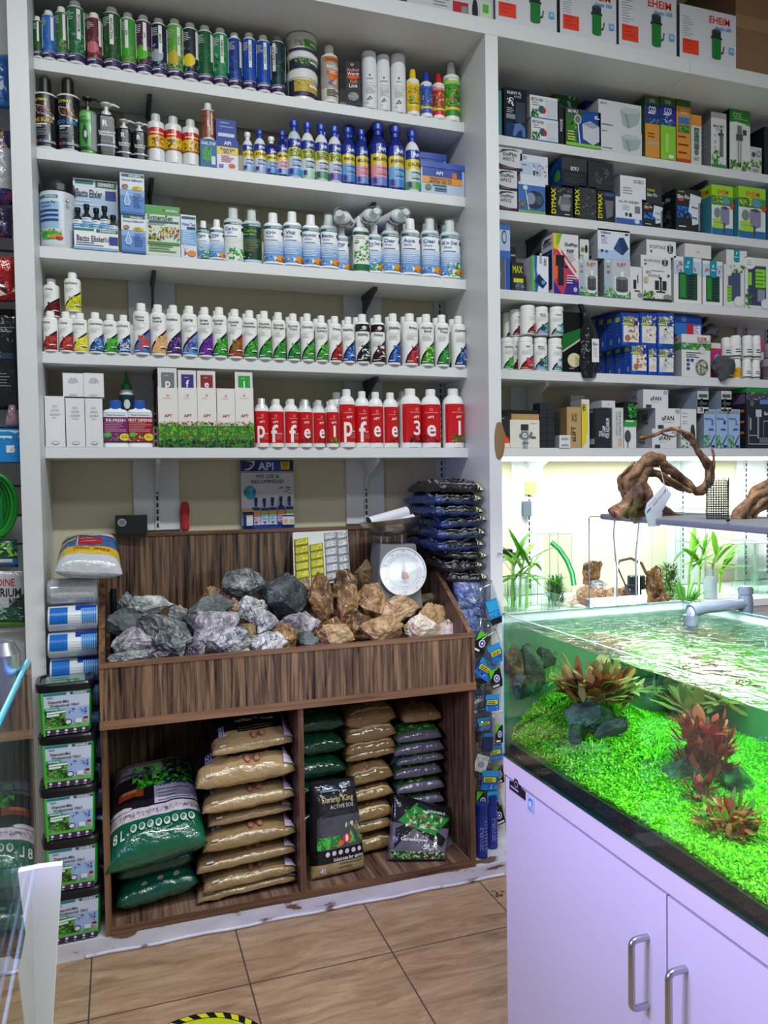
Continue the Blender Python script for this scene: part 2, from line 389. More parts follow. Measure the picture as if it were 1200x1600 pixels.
# ------------------------------------------------------------------ striped rock stand
st = tag(empty('rock_display_stand', (.595, 2.635, .056)), 'dark striped wood display stand with a rock tray over two open compartments', 'display stand')
def part(name, dims, m):
    x0, x1, y0, y1, z0, z1 = dims
    return simple(name, (x0-.595, x1-.595, y0-2.635, y1-2.635, z0-.056, z1-.056), m, st, bv=.0008)
L_, R_ = -.067, 1.252
def side(x0, x1):
    b = MB(); prof = [(0, 0), (.61, 0), (.61, 1.325-.056), (.59, 1.325-.056), (.0, .946-.056)]
    v = [(x0-.595, y, z) for y, z in prof]+[(x1-.595, y, z) for y, z in prof]
    b.add(v, [(4, 3, 2, 1, 0), (5, 6, 7, 8, 9)]+[(i, (i+1) % 5, (i+1) % 5+5, i+5) for i in range(5)])
    b.build('side_panel', ZEB, st)
    b = MB()   # sloping top edging
    b.add([(x0-.596, -.001, .890), (x1-.594, -.001, .890), (x1-.594, .59, 1.2695), (x0-.596, .59, 1.2695),
           (x0-.596, -.001, .893), (x1-.594, -.001, .893), (x1-.594, .59, 1.2735), (x0-.596, .59, 1.2735)],
          [(0, 1, 5, 4), (4, 5, 6, 7), (1, 2, 6, 5), (3, 0, 4, 7), (2, 3, 7, 6)])
    b.build('edge_banding', ZEBV, st)
side(L_, L_+.018); side(R_-.018, R_)
part('edge_banding', (L_-.001, L_+.019, 2.632, 2.635, .057, .74), ZEBV); part('edge_banding', (R_-.019, R_+.001, 2.632, 2.635, .057, .74), ZEBV)
part('bin_front', (L_, R_, 2.62, 2.638, .762, .934), ZEB)
part('edge_banding', (L_, R_+.002, 2.616, 2.642, .934, .948), ZEBH)
part('bin_rail', (L_-.002, R_+.002, 2.614, 2.66, .736, .764), ZEBH)
part('back_panel', (L_+.018, R_-.018, 3.205, 3.225, .06, 1.318), ZEB)
part('edge_banding', (L_+.018, R_-.018, 3.2, 3.23, 1.318, 1.332), ZEBH)
part('divider', (.578, .596, 2.638, 3.2, .08, .74), ZEB); part('edge_banding', (.5775, .5965, 2.632, 2.638, .08, .74), ZEBV)
part('bottom_board', (L_+.018, R_-.018, 2.64, 3.205, .057, .08), stripes_mat('striped_board_top', '33231d', '6b5040', '8f7560', along='Y'))
part('edge_banding', (L_, R_, 2.633, 2.641, .057, .081), ZEBH)
b = MB(); x0, x1 = L_+.018-.595, R_-.018-.595
b.add([(x0, .004, .78), (x1, .004, .78), (x1, .57, .93), (x0, .57, .93), (x0, .004, .70), (x1, .004, .70), (x1, .57, .70), (x0, .57, .70)],
      [(0, 1, 2, 3), (7, 6, 5, 4)])
b.build('bin_floor', ZEB, st)
# ================================================================== BOTTLES OF THE LEFT BAY
# profiles: body (r, z) as shares of radius and height, cap (r, z), label span
PROF = {
 'sea': ([(.0, 0), (.93, 0), (1, .012), (1, .77), (.985, .80), (.9, .83), (.68, .85), (.5, .858), (.48, .87)],
         [(.56, .862), (.56, .985), (.53, 1), (0, 1)], (.045, .79)),
 'tall': ([(0, 0), (.94, 0), (1, .012), (1, .875), (.96, .89), (.6, .90), (.58, .905)],
          [(.62, .90), (.61, .985), (.56, 1), (0, 1)], (.035, .87)),
 'api': ([(0, 0), (.94, 0), (1, .012), (1, .64), (.97, .68), (.85, .74), (.62, .79), (.38, .82), (.36, .83)],
         [(.42, .825), (.44, .88), (.60, .91), (.62, .985), (.58, 1), (0, 1)], (.03, .66)),
 'den': ([(0, 0), (.95, 0), (1, .012), (1, .74), (.97, .77), (.8, .80), (.5, .815), (.48, .83)],
         [(.5, .815), (.48, .985), (.44, 1), (0, 1)], (.02, .745)),
 'apt': ([(0, 0), (.95, 0), (1, .012), (1, .74), (.95, .79), (.8, .845), (.58, .88), (.46, .89), (.46, .9)],
         [(.5, .888), (.5, .992), (.47, 1), (0, 1)], (.09, .735)),
 'pump': ([(0, 0), (.95, 0), (1, .012), (1, .70), (.95, .73), (.6, .75), (.45, .76)],
          [(.5, .75), (.5, .83), (.3, .85), (0, .85)], (.06, .68)),
 'can': ([(0, 0), (.97, 0), (1, .01), (1, .80)], [(.985, .80), (.985, .97), (.93, .99), (.8, 1), (0, 1)], (.02, .795)),
 'soap': ([(0, 0), (.94, 0), (1, .012), (1, .78), (.97, .81), (.8, .83), (.6, .84)],
          [(.56, .84), (.54, .985), (.5, 1), (0, 1)], (.05, .775)),
 'shampoo': ([(0, 0), (.94, 0), (1, .012), (1, .745), (.97, .765), (.8, .775), (.56, .78)],
             [(.54, .775), (.53, .985), (.48, 1), (0, 1)], (.03, .74)),
 'food': ([(0, 0), (.94, 0), (1, .02), (1, .72), (.95, .76), (.7, .79), (.5, .80)],
          [(.52, .79), (.5, .90), (.42, .97), (.38, 1), (0, 1)], (.08, .70)),
}
def bottle(name, x, Y, z, h, r, kind='sea', body='f1f1ee', cap='f4f4f2', lab=None, base=None, dy=1., ex=2., rz=0., rib=.04,
           matb=None, extra=None, labmat=None, span=2.8, lz=None):
    root = empty(name, (x, Y, z), rz)
    pb, pc, (l0, l1) = PROF[kind]
    if lz: l0, l1 = lz
    b = MB(); b.lathe([(q*r, t*h) for q, t in pb], 36, body, dy, ex); b.build('body', matb or PG, root)
    b = MB(); b.lathe([(q*r, t*h) for q, t in pc], 30, cap, 1 if dy > .8 else dy*1.15, 2, rib=rib); b.build('cap', PG, root)
    if lab is not None:
        mp = cmap(r, l0*h, l1*h, dy, ex, span); b = MB(); n = 20
        if base:
            for i in range(n): b.add([mp(i/n, 0, 0), mp((i+1)/n, 0, 0), mp((i+1)/n, 1, 0), mp(i/n, 1, 0)], [(0, 1, 2, 3)], base, True)
        art(b, lab, mp, r*span, (l1-l0)*h, .07, seed=int(abs(x)*1000)+7)
        b.build('label', labmat or PG, root)
    if extra: extra(root, h, r)
    return root
def swoosh(n1, n2, c1, c2, c3=None, top=None, dx=0.):
    A, B, n = [], [], 9
    for i in range(n+1):
        t = i/n; A.append((.06+.9*t, .03+.62*t**.62)); B.append((.13+.83*t, .02+.565*t**.66))
    s = []
    if top: s.append(('r', 0, .80, 1, 1, top)); s.append(('e', .5, .9, .12, .05, 'd8d8d8')); s.append(('l', .3, .84, .7, 1, .03, 'd8d8d8'))
    s += [('p', A+[(.96, .0), (.06, .0)], '1d1a24'), ('p', B+[(.96, .0), (.13, .0)], c1)]
    s.append(('s', .36, .05, .95, .44, 60, .12, [c2, c1, c3 or c2, c2]))
    s += [('e', .70, .15, .16, .022, 'e8eaf0'), ('p', [(.52, .12), (.85, .1), (.94, .13), (.7, .145)], '20242c'),
          ('r', .16, .035, .42, .055, 'e0e0ea')]
    ty = .72 if top else .89
    if n2: s += [('t', n1, .42+dx, ty+.02, .06, '16161a', .62), ('t', n2, .44+dx, ty-.065, .06, '16161a', .62)]
    else: s.append(('t', n1, .44+dx, ty, .065, '16161a', .66))
    s += [('l', .16, ty-.15, .8, 1, .03, '9a9aa0', .006), ('l', .16, ty-.20, .62, 4, .034, 'a4a4aa', .009)]
    return s
row4, it = [], []
G4 = 'white swoosh-label bottles on the fourth shelf'
def seabottle(cx, wpx, top, n1, n2, c1, c2, desc, rz=0, top_c=None, body='f1f1ee', zb=SZ[3], oh=.010, c3=None, dx=0.):
    r = wpx*zc((0, 3.03, 1.9))*.97/F/2; 
    r = wpx*zc((sx(cx, 3.0, 1.9), 3.0, 1.9))/F/2
    Y = 3.0-oh+r; X = sx(cx, Y, zb+.1); h = at(cx, top, Y=Y).z-zb
    o = bottle('supplement_bottle', X, Y, zb, h, r*.99, 'sea', body, 'f4f4f2', swoosh(n1, n2, c1, c2, c3, top_c, dx), 'f1f1ee', rz=rz)
    o['category'] = 'bottle'; o['group'] = G4; it.append((o, desc)); return o
GR, GR2 = '2a8a34', '5cbf3c'
short = [(79, 22, 487, 'Prime', '', '8e1c26', 'c04a3a', 'short white bottle with dark red swoosh', -.3),
 (103, 21, 488, 'Prime', '', '8e1c26', 'c04a3a', 'short white bottle with dark red swoosh', -.1),
 (125, 22, 490, 'ParaGuard', '', 'd9cf2a', 'f0e860', 'short white bottle with yellow swoosh', -.15),
 (149, 23, 489, 'Cupramine', '', '24508f', '7aa2d8', 'short white bottle with blue striped swoosh', .25),
 (172, 21, 492, 'Flourish', '', GR, GR2, 'short white bottle with green swoosh', -.1),
 (193, 21, 493, 'KanaGuard', '', '1d4d8c', 'c8d8ec', 'short white bottle with dark blue swoosh', -.2)]
for cx, wd, tp, a, b_, c1, c2, d, rz in short: seabottle(cx, wd, tp, a, b_, c1, c2, d, rz)
tallr = [(221, 25, 475, 'Discus', 'Trace', '3a72b8', 'd0452c', 'tall white bottle with orange-red and blue swoosh', -.06, 'e06a3a'),
 (247, 24, 477, 'Garlic', 'Guard', 'e0b070', 'f0c890', 'tall white bottle with pale orange swoosh', 0, 'c89058'),
 (271, 23, 478, 'Pristine', '', '45286a', '8a62a0', 'tall white bottle with dull purple swoosh', -.1, '2a1c46'),
 (296, 24, 479, 'Clarity', '', '5aa0dc', '2c3f90', 'tall white bottle with sky blue swoosh and red fish', -.1, 'c03040'),
 (320, 23, 481, 'Stress', 'Guard', '5b2a90', '8038a8', 'tall white bottle with bright violet swoosh', 0, '401c70'),
 (343, 23, 481, 'Flourish', 'Excel', GR, '6fcf3a', 'tall white bottle with green swoosh', -.12, '1f6a26'),
 (367, 23, 484, 'Flourish', 'Iron', 'a83420', '3c8a34', 'tall white bottle with rusty red and green swoosh', -.1, 'd06038'),
 (390, 23, 486, 'Flourish', 'Potassium', GR, GR2, 'tall white bottle with green swoosh', -.05, '1f6a26'),
 (413, 22, 487, 'Flourish', 'Phosphorus', GR, '4aa83a', 'tall white bottle with green swoosh', .05, '1f6a26'),
 (435, 22, 489, 'Flourish', 'Nitrogen', GR, '4aa83a', 'tall white bottle with green swoosh', .05, '1f6a26'),
 (458, 21, 491, 'Flourish', 'Trace', '1f7a34', '49b048', 'tall white bottle with green swoosh', 0, '1f6a26'),
 (480, 21, 491, 'Flourish', '', GR, GR2, 'tall white bottle with green swoosh', 0, '1f6a26'),
 (502, 20, 494, 'Flourish', 'Advance', '2e8a30', '78c848', 'tall white bottle with green swoosh', .05, '1f6a26'),
 (523, 21, 495, 'Prime', '', '9e2026', 'd05040', 'tall white bottle with dark red swoosh', .25, '6a1018'),
 (544, 20, 496, 'Stability', '', '1e4ba0', '6f9be0', 'tall white bottle with royal blue swoosh', -.1, '123070'),
 (566, 23, 492, 'Stability', '', '1a1c24', '3c4048', 'black and white bottle with grey-blue swoosh', 0, 'e8e8e8', '20222a'),
 (590, 23, 493, 'Prime', '', '2a1418', '5a2026', 'black and white bottle with brownish swoosh', 0, 'e8e8e8', '2a1418'),
 (614, 23, 491, 'Stability', '', '1e4ba0', '5f8bd0', 'tall white bottle with royal blue swoosh', .1, '123070'),
 (640, 26, 491, 'Prime', '', '9e2026', 'd05040', 'tall white bottle with dark red swoosh', .3, '6a1018'),
 (666, 24, 492, 'Flourish', 'Excel', '2a8a30', '9fdc50', 'tall white bottle with green swoosh', 0, '1f6a26'),
 (690, 23, 493, 'Flourish', 'Trace', '1f7a34', '49b048', 'tall white bottle with green swoosh', .1, '1f6a26'),
 (716, 23, 495, 'Cupramine', '', '1c3f86', '7fa4dc', 'tall white bottle with dark blue striped swoosh', .3, '12285c')]
for t in tallr:
    cx, wd, tp, a, b_, c1, c2, d, rz, c3 = t[:10]
    seabottle(cx, wd, tp, a, b_, c1, c2, d, rz, top_c=t[10] if len(t) > 10 else None, c3=c3, oh=.014 if wd > 0 else 0)
label_row(it, 'on the fourth shelf')
front4 = [o for o, d in it]
for i, (o, d) in enumerate(list(it)):       # second rank behind
    if i < 6: continue
    c = dup(o); c.location.y += .062; c.location.x += random.Random(i).uniform(-.006, .006)
    k = {12: 3, 13: 3}.get(i, i); nm = d.replace('tall white bottle with ', '').replace('black and white bottle with ', '')
    c['label'] = 'mostly hidden white bottle right behind the ' + (ORD[i-6] + ' tall bottle from the left' if i < 19 else ORD[27-i] + ' tall bottle from the right') + ', fourth shelf'
    c['category'] = 'bottle'; c['group'] = 'second rank of swoosh-label bottles'
# short bottles behind, each carrying one more on top
for cx, tp, a, c1, c2, d in ((81, 437, 'Prime', '7a1a1e', '4a1014', 'white bottle with dark red swoosh raised behind the short ones at the far left'),
                             (114, 427, 'ParaGuard', 'dfe02a', 'b8b020', 'white bottle with yellow swoosh raised above the short bottles')):
    Y = 3.10 if cx == 81 else 3.06; r = .026; zb = at(cx, 497 if cx == 81 else 489, Y=Y).z; h = at(cx, tp, Y=Y).z-zb
    X = sx(cx, Y, zb+.05); zb0 = SZ[3]
    k = bottle('supplement_bottle', X, Y, zb0, zb-zb0-.001, r, 'sea', lab=swoosh(a, '', c1, c2), base='f1f1ee')
    tag(k, 'white swoosh bottle carrying the raised ' + ('dark red' if cx == 81 else 'yellow') + ' one behind the short bottles', 'bottle', 'stacked pairs behind the short bottles')
    o = bottle('supplement_bottle', X, Y, zb, h, r*1.08, 'sea', lab=swoosh(a, '', c1, c2), base='f1f1ee', rz=-.05)
    tag(o, d, 'bottle', 'stacked pairs behind the short bottles')
# ---------------------------------------------------------------- top shelf
it = []; z = SZ[0]
def dims(cx, wpx, top, z, oh=.006, yo=0.):
    Y0 = 3.0+yo; r = wpx*zc((sx(cx, Y0, z+.08), Y0, z+.08))/F/2; Y = Y0-oh+r
    return sx(cx, Y, z+.08), Y, r, at(cx, top, Y=Y).z-z
def tallart(c1, c2, cs, txt, sxp=.6, band='3a2a5c', low=None):
    s = [('r', 0, .0, 1, .13, band), ('r', 0, .125, 1, .133, 'cfc8e0')]
    s += [('s', .05, .15, .95, .62, 40, .14, cs)]
    if low: s += [('e', .42, .36, .26, .13, low)]
    s += [('l', .16, .9, .5, 5, .035, 'c8d0cc', .014), ('l', .16, .07, .72, 1, .03, 'd8cfe6', .03),
          ('r', sxp, .40, sxp+.13, .96, 'ecebe6'), ('t', txt, sxp+.065, .70, .085, '22222a', .5, -1), ('r', .84, .25, .92, .95, 'e0dfda')]
    return s
T = [(59, 13, 27, '1f5a30', ['2f7a3a', '174020'], '', .5, 'small dark green bottle with white cap', None),
 (77, 21, 19, '2f6fc0', ['3c80d0', '2a60b0'], '', .6, 'light blue bottle with white cap', None),
 (97, 19, 13, '3a6a3c', ['8a7a50', '4a8a3a', '6a9a60'], '', .6, 'mottled green and brown bottle', None),
 (119, 27, 5, '2a6a44', ['1d5a38', '4f9a6a', '2f7a50'], 'POTASSIUM', .58, 'large teal green bottle with white cap', None),
 (148, 23, 23, '6a2a38', ['c86878', '8a3a48', '3a5a30'], '', .68, 'dark red and pink bottle', 'd0707e'),
 (176, 28, 15, '24502c', ['1c4a24', '3a7a2c', '2a6a28'], 'ANTI-NITRAN', .45, 'large dark green bottle with white text strips', None),
 (201, 23, 23, '3c9a3c', ['c87a4a', '3aa83a', '2f9a2f'], 'GH+', .4, 'orange and bright green bottle', '39a82c'),
 (225, 24, 27, '4a2a48', ['8a4a6a', '3aa02c', '6a3a5a'], 'pH+', .48, 'purple bottle with a green hill', '53b82c'),
 (249, 24, 32, '1e2440', ['8aa0b8', '20305a', '5a6a8a'], 'MINUS', .5, 'navy bottle with silver striped fish', '9fb0b8'),
 (274, 24, 33, '5aa83c', ['2c3f9a', 'd8b82a', '7ac83c', '3a8a2a'], 'TRACE', .6, 'blue, yellow and lime bottle', 'c8b030'),
 (298, 24, 39, '20303a', ['1c2830', '6a8ab0', '2a3a30'], '', .7, 'black bottle with bright yellow fish', 'e8d020'),
 (321, 24, 43, '165a34', ['1a6a3c', '14502c'], '', .72, 'plain deep green bottle', None),
 (345, 23, 47, '2f8a5a', ['1c5a34', '5fc08a', '2a7a4a'], 'REMINERALIS', .5, 'pale and dark green speckled bottle', None),
 (367, 21, 54, '1f3f8a', ['2a5ab0', '1c3070'], '', .7, 'dark blue bottle with small white bubbles', None),
 (390, 21, 54, '1c50b0', ['1a48a8', '2058b8'], 'AQUA CLEAN', .45, 'bright blue bottle with vertical white strip', None),
 (412, 22, 58, '1c4ca8', ['1a48a8', '2058b8'], 'AQUA CLEAN', .5, 'bright blue bottle with vertical white strip', None),
 (434, 23, 59, '16303a', ['1f5a60', '142430'], 'pH BUFFER 7.5', .25, 'dark teal bottle with grey cap', None)]
for i, (cx, wd, tp, c, cs, txt, sp, d, low) in enumerate(T):
    X, Y, r, h = dims(cx, wd, tp, z)
    o = bottle('treatment_bottle', X, Y, z, h, r, 'tall', 'eceee8', 'e9ebe4' if i != 16 else '8d938f', tallart(c, c, cs, txt, sp, low=low), c, rz=-.1+.05*math.sin(i*2), span=3.1)
    o['category'] = 'bottle'; o['group'] = 'tall printed bottles on the top shelf'; it.append((o, d))
label_row(it, 'on the top shelf')
X, Y, r, h = dims(137, 18, 24, z, yo=.055)
tag(bottle('treatment_bottle', X, Y, z, h, r, 'tall', 'eceee8', 'e9ebe4', tallart('2a6a44', '', ['1d5a38', '4f9a6a'], '', .6), '2a5a3c', span=3.1), 'green bottle half hidden behind the large teal green one on the top shelf', 'bottle')
# three stacked tubs
zz = z; tops = (120, 94, 63)
for i, (tp, c1, d) in enumerate(zip(tops, ('c8a83a', '3a6a4a', '3fa63c'), ('bottom white tub of the top-shelf stack, coral picture on its label', 'middle white tub of the top-shelf stack, dark label', 'top white tub of the top-shelf stack, green label'))):
    X, Y, r, _ = dims(472, 49, tp, zz); h = at(472, tp, Y=Y).z-zz
    root = empty('powder_tub', (X-.004*(i == 2), Y, zz), .05*i)
    b = MB(); b.lathe([(0, 0), (.9*r, 0), (.96*r, h*.7), (.96*r, h*.72)], 40, 'e8e9e4'); b.build('body', PG, root)
    b = MB(); b.lathe([(r, h*.70), (r*1.02, h*.72), (r*1.02, h*.96), (r*.97, h), (0, h)], 40, 'e6e8e2', rib=.0); b.build('lid', PG, root)
    mp = cmap(r*.955, h*.1, h*.66, span=2.6); b = MB()
    for q in range(18): b.add([mp(q/18, 0, 0), mp((q+1)/18, 0, 0), mp((q+1)/18, 1, 0), mp(q/18, 1, 0)], [(0, 1, 2, 3)], '2c3048' if i < 2 else 'dfe2dc', True)
    art(b, [('r', .45 if i == 2 else .2, .25, 1, 1, c1 if i != 1 else '2c4a48'), ('s', .2, .3, .6, .9, 22, .05, [c1, '58904a', 'd8c84a']), ('r', 0, 0, 1, .22, '352a52'), ('r', .6, .55, .95, .72, 'f0f0ee'), ('l', .62, .8, .95, 2, .1, 'e0e4e0')], mp, r*2.6, h*.56, .07)
    b.build('label', PG, root); tag(root, d, 'tub', 'stacked white tubs on the top shelf'); zz += h
# orange and grey bottle
X, Y, r, h = dims(515, 27, 74, z)
s = [('r', .0, .0, 1, 1, 'a8a49c'), ('r', 0, .0, 1, .25, 'd8d0c4'), ('r', .2, .87, 1, .98, 'd06a1c'), ('t', 'Aquarium', .56, .925, .05, '3a2a20', .6), ('t', 'AmQuel', .58, .76, .085, 'f4f4f4', .6),
     ('r', .3, .56, .9, .66, 'd8702c'), ('e', .56, .5, .2, .08, 'd8702c'), ('l', .42, .63, .8, 2, .04, 'f4ddc0', .02), ('e', .52, .38, .16, .05, '6a5ab0'), ('p', [(.5, .36), (.72, .5), (.66, .3)], 'e8c08a'), ('l', .3, .2, .85, 5, .035, '3a3a3a', .015)]
tag(bottle('treatment_bottle', X, Y, z, h, r, 'soap', 'e9e9e4', 'e9e9e4', s, 'a8a49c'), 'white bottle with grey and orange label beside the black carton on the top shelf', 'bottle')
# box helper ------------------------------------------------------------------------------------
def carton(name, x0, x1, ytop, zb, label, cat='box', front='e6e7e6', sd=None, Y=3.0, depth=.12, a=None, sa=None, group=None, ybase=None, top=None, m=None, tilt=0., bot=None):
    """x0,x1: photo columns of the front face; ytop: photo row of its top edge; zb: height of what carries it"""
    zm = zb+.05; X0, X1 = sx(x0, Y, zm), sx(x1, Y, zm); h = at((x0+x1)/2, ytop, Y=Y).z-zb
    W = X1-X0; root_loc = ((X0+X1)/2, Y, zb)
    b = MB(); sd = sd or front
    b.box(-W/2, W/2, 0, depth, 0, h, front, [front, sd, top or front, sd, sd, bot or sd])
    if a: art(b, a, fmap(-W/2, W/2, 0, h, 0), W, h, seed=int(x0))
    if sa: art(b, sa, lmap(0, depth, 0, h, -W/2), depth, h, seed=int(x0)+1)
    o = b.build(name, m or PM, None, root_loc, tilt)
    tag(o, label, cat, group); o['_top'] = zb+h; return o
carton('medicine_carton', 541, 563, 96, z, 'slim black and blue carton with orange lettering on the top shelf', 'box', '15151a', '2b2b8a', depth=.045, tilt=-.28,
       a=[('t', "'O'", .45, .92, .05, 'f0e0d0', .4), ('t', 'Anchor', .5, .81, .075, 'f08a8a', .85), ('t', 'Worm', .5, .72, .075, 'f4f0ee', .8), ('e', .5, .64, .42, .05, 'd84a1c'), ('t', 'Fish', .55, .54, .08, 'e8903c', .7), ('t', 'Lice', .5, .45, .085, 'f4f0ee', .7), ('e', .5, .2, .36, .1, '8c9292'), ('s', .2, .12, .8, .28, 26, .08, ['3a3e40', 'b0b4b4'])],
       sa=[('t', '', .5, .6, .5, 'e8e8f0', .7, 1), ('p', [(.8, 0), (1, 0), (1, 1), (.86, 1), (.95, .8), (.82, .6), (.95, .4), (.82, .2)], '9a9ad0')])
it = []
for cx, wd, tp, t, d in ((577, 24, 84, 'propel', 'tallest and leftmost of the three plain white cylinders'), (599, 21, 89, 'synthesis', 'middle one of the three plain white cylinders'), (622, 24, 88, 'envy', 'rightmost of the three plain white cylinders')):
    X, Y, r, h = dims(cx, wd, tp, z)
    s = [('e', .42, .70, .05, .028, '2f7a4a'), ('t', t, .42, .63, .035, '2a2e30', .45), ('l', .25, .53, .75, 1, .02, 'a0a4a6', .006), ('r', .2, .46, .75, .50, 'd2d5d8'), ('l', .22, .42, .75, 7, .022, 'a8acb0', .006),
         ('p', [(.3, .17), (.42, .23), (.54, .17), (.5, .165), (.42, .2), (.34, .165)], '3a6a4a'), ('e', .42, .22, .03, .016, '2f8a5a'), ('l', .26, .15, .5, 1, .02, '70767a', .012), ('l', .2, .09, .4, 2, .02, 'a8acb0', .006)]
    o = bottle('dosing_cylinder', X, Y, z, h, r, 'can', 'e4e6e8', 'e8eaec', s, 'e6e8ea', rib=0, labmat=PM); it.append((o, d))
label_row(it, 'on the top shelf', 'plain white cylinders on the top shelf', 'bottle')
it = []
for cx, wd, tp, cc, lc, lo, hi, d in ((645, 21, 110, 'e8c81c', 'e8b81c', 'e0b420', 'f0d040', 'small bottle with yellow cap and yellow tropical label'), (666, 19, 115, '2440b0', '2a58c0', '3a5ac8', '2a60c8', 'small bottle with blue cap and blue tropical label'),
                            (685, 20, 117, 'c81c24', 'c82430', 'd02028', 'e88a90', 'small bottle with red cap and red tropical label'), (705, 27, 100, 'eef0ee', '3c9a34', '2c8a2c', 'a8d85c', 'large bottle with white cap and green tropical label')):
    X, Y, r, h = dims(cx, wd, tp, z)
    s = [('r', 0, 0, 1, .16, lo), ('r', 0, .16, 1, .28, 'e8d83a'), ('s', .12, .3, .88, .78, 44, .12, ['2f8a2c', '1c5a20', 'c8382c', '58b83c', 'e8a02c', hi]), ('r', 0, .84, 1, .98, hi), ('l', .25, .93, .8, 1, .05, 'f4f4e8', .05), ('l', .2, .23, .85, 1, .05, '4a6a20', .04)]
    o = bottle('tonic_bottle', X, Y, z, h, r, 'food', 'f0f0ee', cc, s, lc); it.append((o, d))
label_row(it, 'on the top shelf', 'bottles with coloured caps at the right end of the top shelf', 'bottle')
# ---------------------------------------------------------------- second shelf
z = SZ[1]
for cx, tp, big, bc, d in ((72, 125, 'THE BLACK', 'e0b030', 'leftmost tall black bottle with yellow lettering on the second shelf'), (108, 127, 'BOO GLUE', '2a90e0', 'tall black bottle with large blue lettering on the second shelf')):
    X, Y, r, h = dims(cx, 35, tp, z, -.001)
    s = [('t', 'DYMAX', .40, .89, .05, 'd0d020', .5), ('p', [(.18, .80), (.45, .76), (.78, .60), (.80, .54), (.5, .60), (.3, .62), (.2, .70)], 'e8e6e2'), ('p', [(.2, .79), (.45, .745), (.76, .60), (.74, .57), (.5, .61), (.3, .635), (.22, .70)], '2a1c18'),
         ('s', .24, .61, .72, .76, 26, .07, ['8a4a2c', '6a3018', 'a85a34']), ('t', big, .44, .50, .075, bc, .62), ('r', .22, .40, .55, .43, 'd8d8d8'), ('r', .22, .36, .4, .385, 'b0b0b0'), ('l', .22, .31, .65, 5, .028, '8a8c90', .009),
         ('r', .2, .06, .3, .12, 'a83a2c'), ('r', .32, .06, .42, .12, '3a6a9a'), ('r', .44, .06, .8, .11, '8a8e92')]
    o = bottle('conditioner_bottle', X, Y, z, h, r, 'shampoo', 'dcdcd8', '1b1416', s, '151519', rib=0)
    PROFX = None; tag(o, d, 'bottle', 'tall black bottles at the left end of the second shelf')
def pump_head(c):
    def f(root, h, r):
        b = MB(); b.lathe([(r*.22, h*.84), (r*.22, h*.93), (r*.5, h*.95), (r*.6, h*.965), (r*.6, h*.985), (0, h)], 20, c)
        b.tube([(0, 0, h*.965), (r*.8, -r*.2, h*.975), (r*1.35, -r*.3, h*.93)], [r*.2, r*.15, r*.1], 8, c); b.build('pump_head', PG, root)
    return f
PUMPS = [(138, 27, 153, 1.0, '1a1c1c', '3f9a3a', [('r', 0, 0, .62, 1, '46a040'), ('r', 0, .82, .62, 1, '7ab86a'), ('p', [(.32, .62), (.38, .72), (.46, .5), (.5, .3), (.42, .12), (.3, .3), (.26, .45)], '2a4a3a'), ('e', .4, .42, .06, .1, 'd8dcd8'), ('l', .08, .9, .55, 5, .04, '2a5a2a', .012), ('r', 0, 0, 1, .08, '2a3a3a'), ('r', .64, .0, 1, 1, '98a0a0')], 'green pump bottle with black pump head', 2.),
 (167, 29, 162, 1., 'dfe2e2', '101318', [('t', 'R', .45, .83, .16, 'e8e8e8', .2), ('t', 'Specialised', .5, .58, .065, 'e8e8e8', .8), ('t', 'Nutrition', .5, .50, .065, 'e8e8e8', .8), ('r', .15, .16, .9, .21, 'b8c4d4'), ('l', .3, .3, .8, 2, .04, '8a94a0', .015)], 'larger square black pump bottle with white pump head', 5.),
 (194, 24, 188, 1., 'dfe2e2', '101318', [('t', 'R', .45, .8, .18, 'e8e8e8', .25), ('t', 'Specialised', .5, .48, .07, 'e8e8e8', .8), ('t', 'Nutrition', .5, .39, .07, 'e8e8e8', .8), ('r', .15, .08, .9, .14, 'b8c4d4')], 'left one of the two small black pump bottles', 2.6),
 (218, 23, 193, 1., 'dfe2e2', '101318', [('t', 'R', .45, .8, .18, 'e8e8e8', .25), ('t', 'Specialised', .5, .48, .07, 'e8e8e8', .8), ('t', 'Nutrition', .5, .39, .07, 'e8e8e8', .8), ('r', .15, .08, .9, .14, 'b8c4d4')], 'right one of the two small black pump bottles', 2.6)]
for cx, wd, tp, q, cc, bc, s, d, ex in PUMPS:
    X, Y, r, h = dims(cx, wd, tp, z, -.002)
    o = bottle('pump_bottle', X, Y, z, h, r, 'pump', bc if cx > 140 else '5aa84a', cc, s, bc, ex=ex, rib=0, extra=pump_head(cc))
    tag(o, d + ' on the second shelf', 'bottle', 'pump bottles on the second shelf')
it = []
for cx, tp in ((244, 180), (271, 184), (298, 189)):
    X, Y, r, h = dims(cx, 26, tp, z, .004)
    s = [('r', 0, .62, 1, 1, 'c02a28'), ('r', 0, .0, 1, .62, 'e8c030'), ('t', '', .44, .88, .09, 'f4f0e8', .6), ('l', .2, .72, .8, 1, .05, 'f0d8a0', .06), ('s', .15, .1, .9, .55, 30, .1, ['6a2a1c', '2a4a20', 'c86a1c', 'a8881c']), ('r', 0, 0, 1, .07, '8a5a1c')]
    o = bottle('treatment_bottle', X, Y, z, h, r, 'soap', 'e2e4e2', 'c9cccb', s, 'e8c030', lz=(.26, .68), rz=.1)
    it.append((o, 'white bottle with silvery cap and red-yellow label'))
label_row(it, 'on the second shelf', 'white bottles with red and yellow labels', 'bottle')
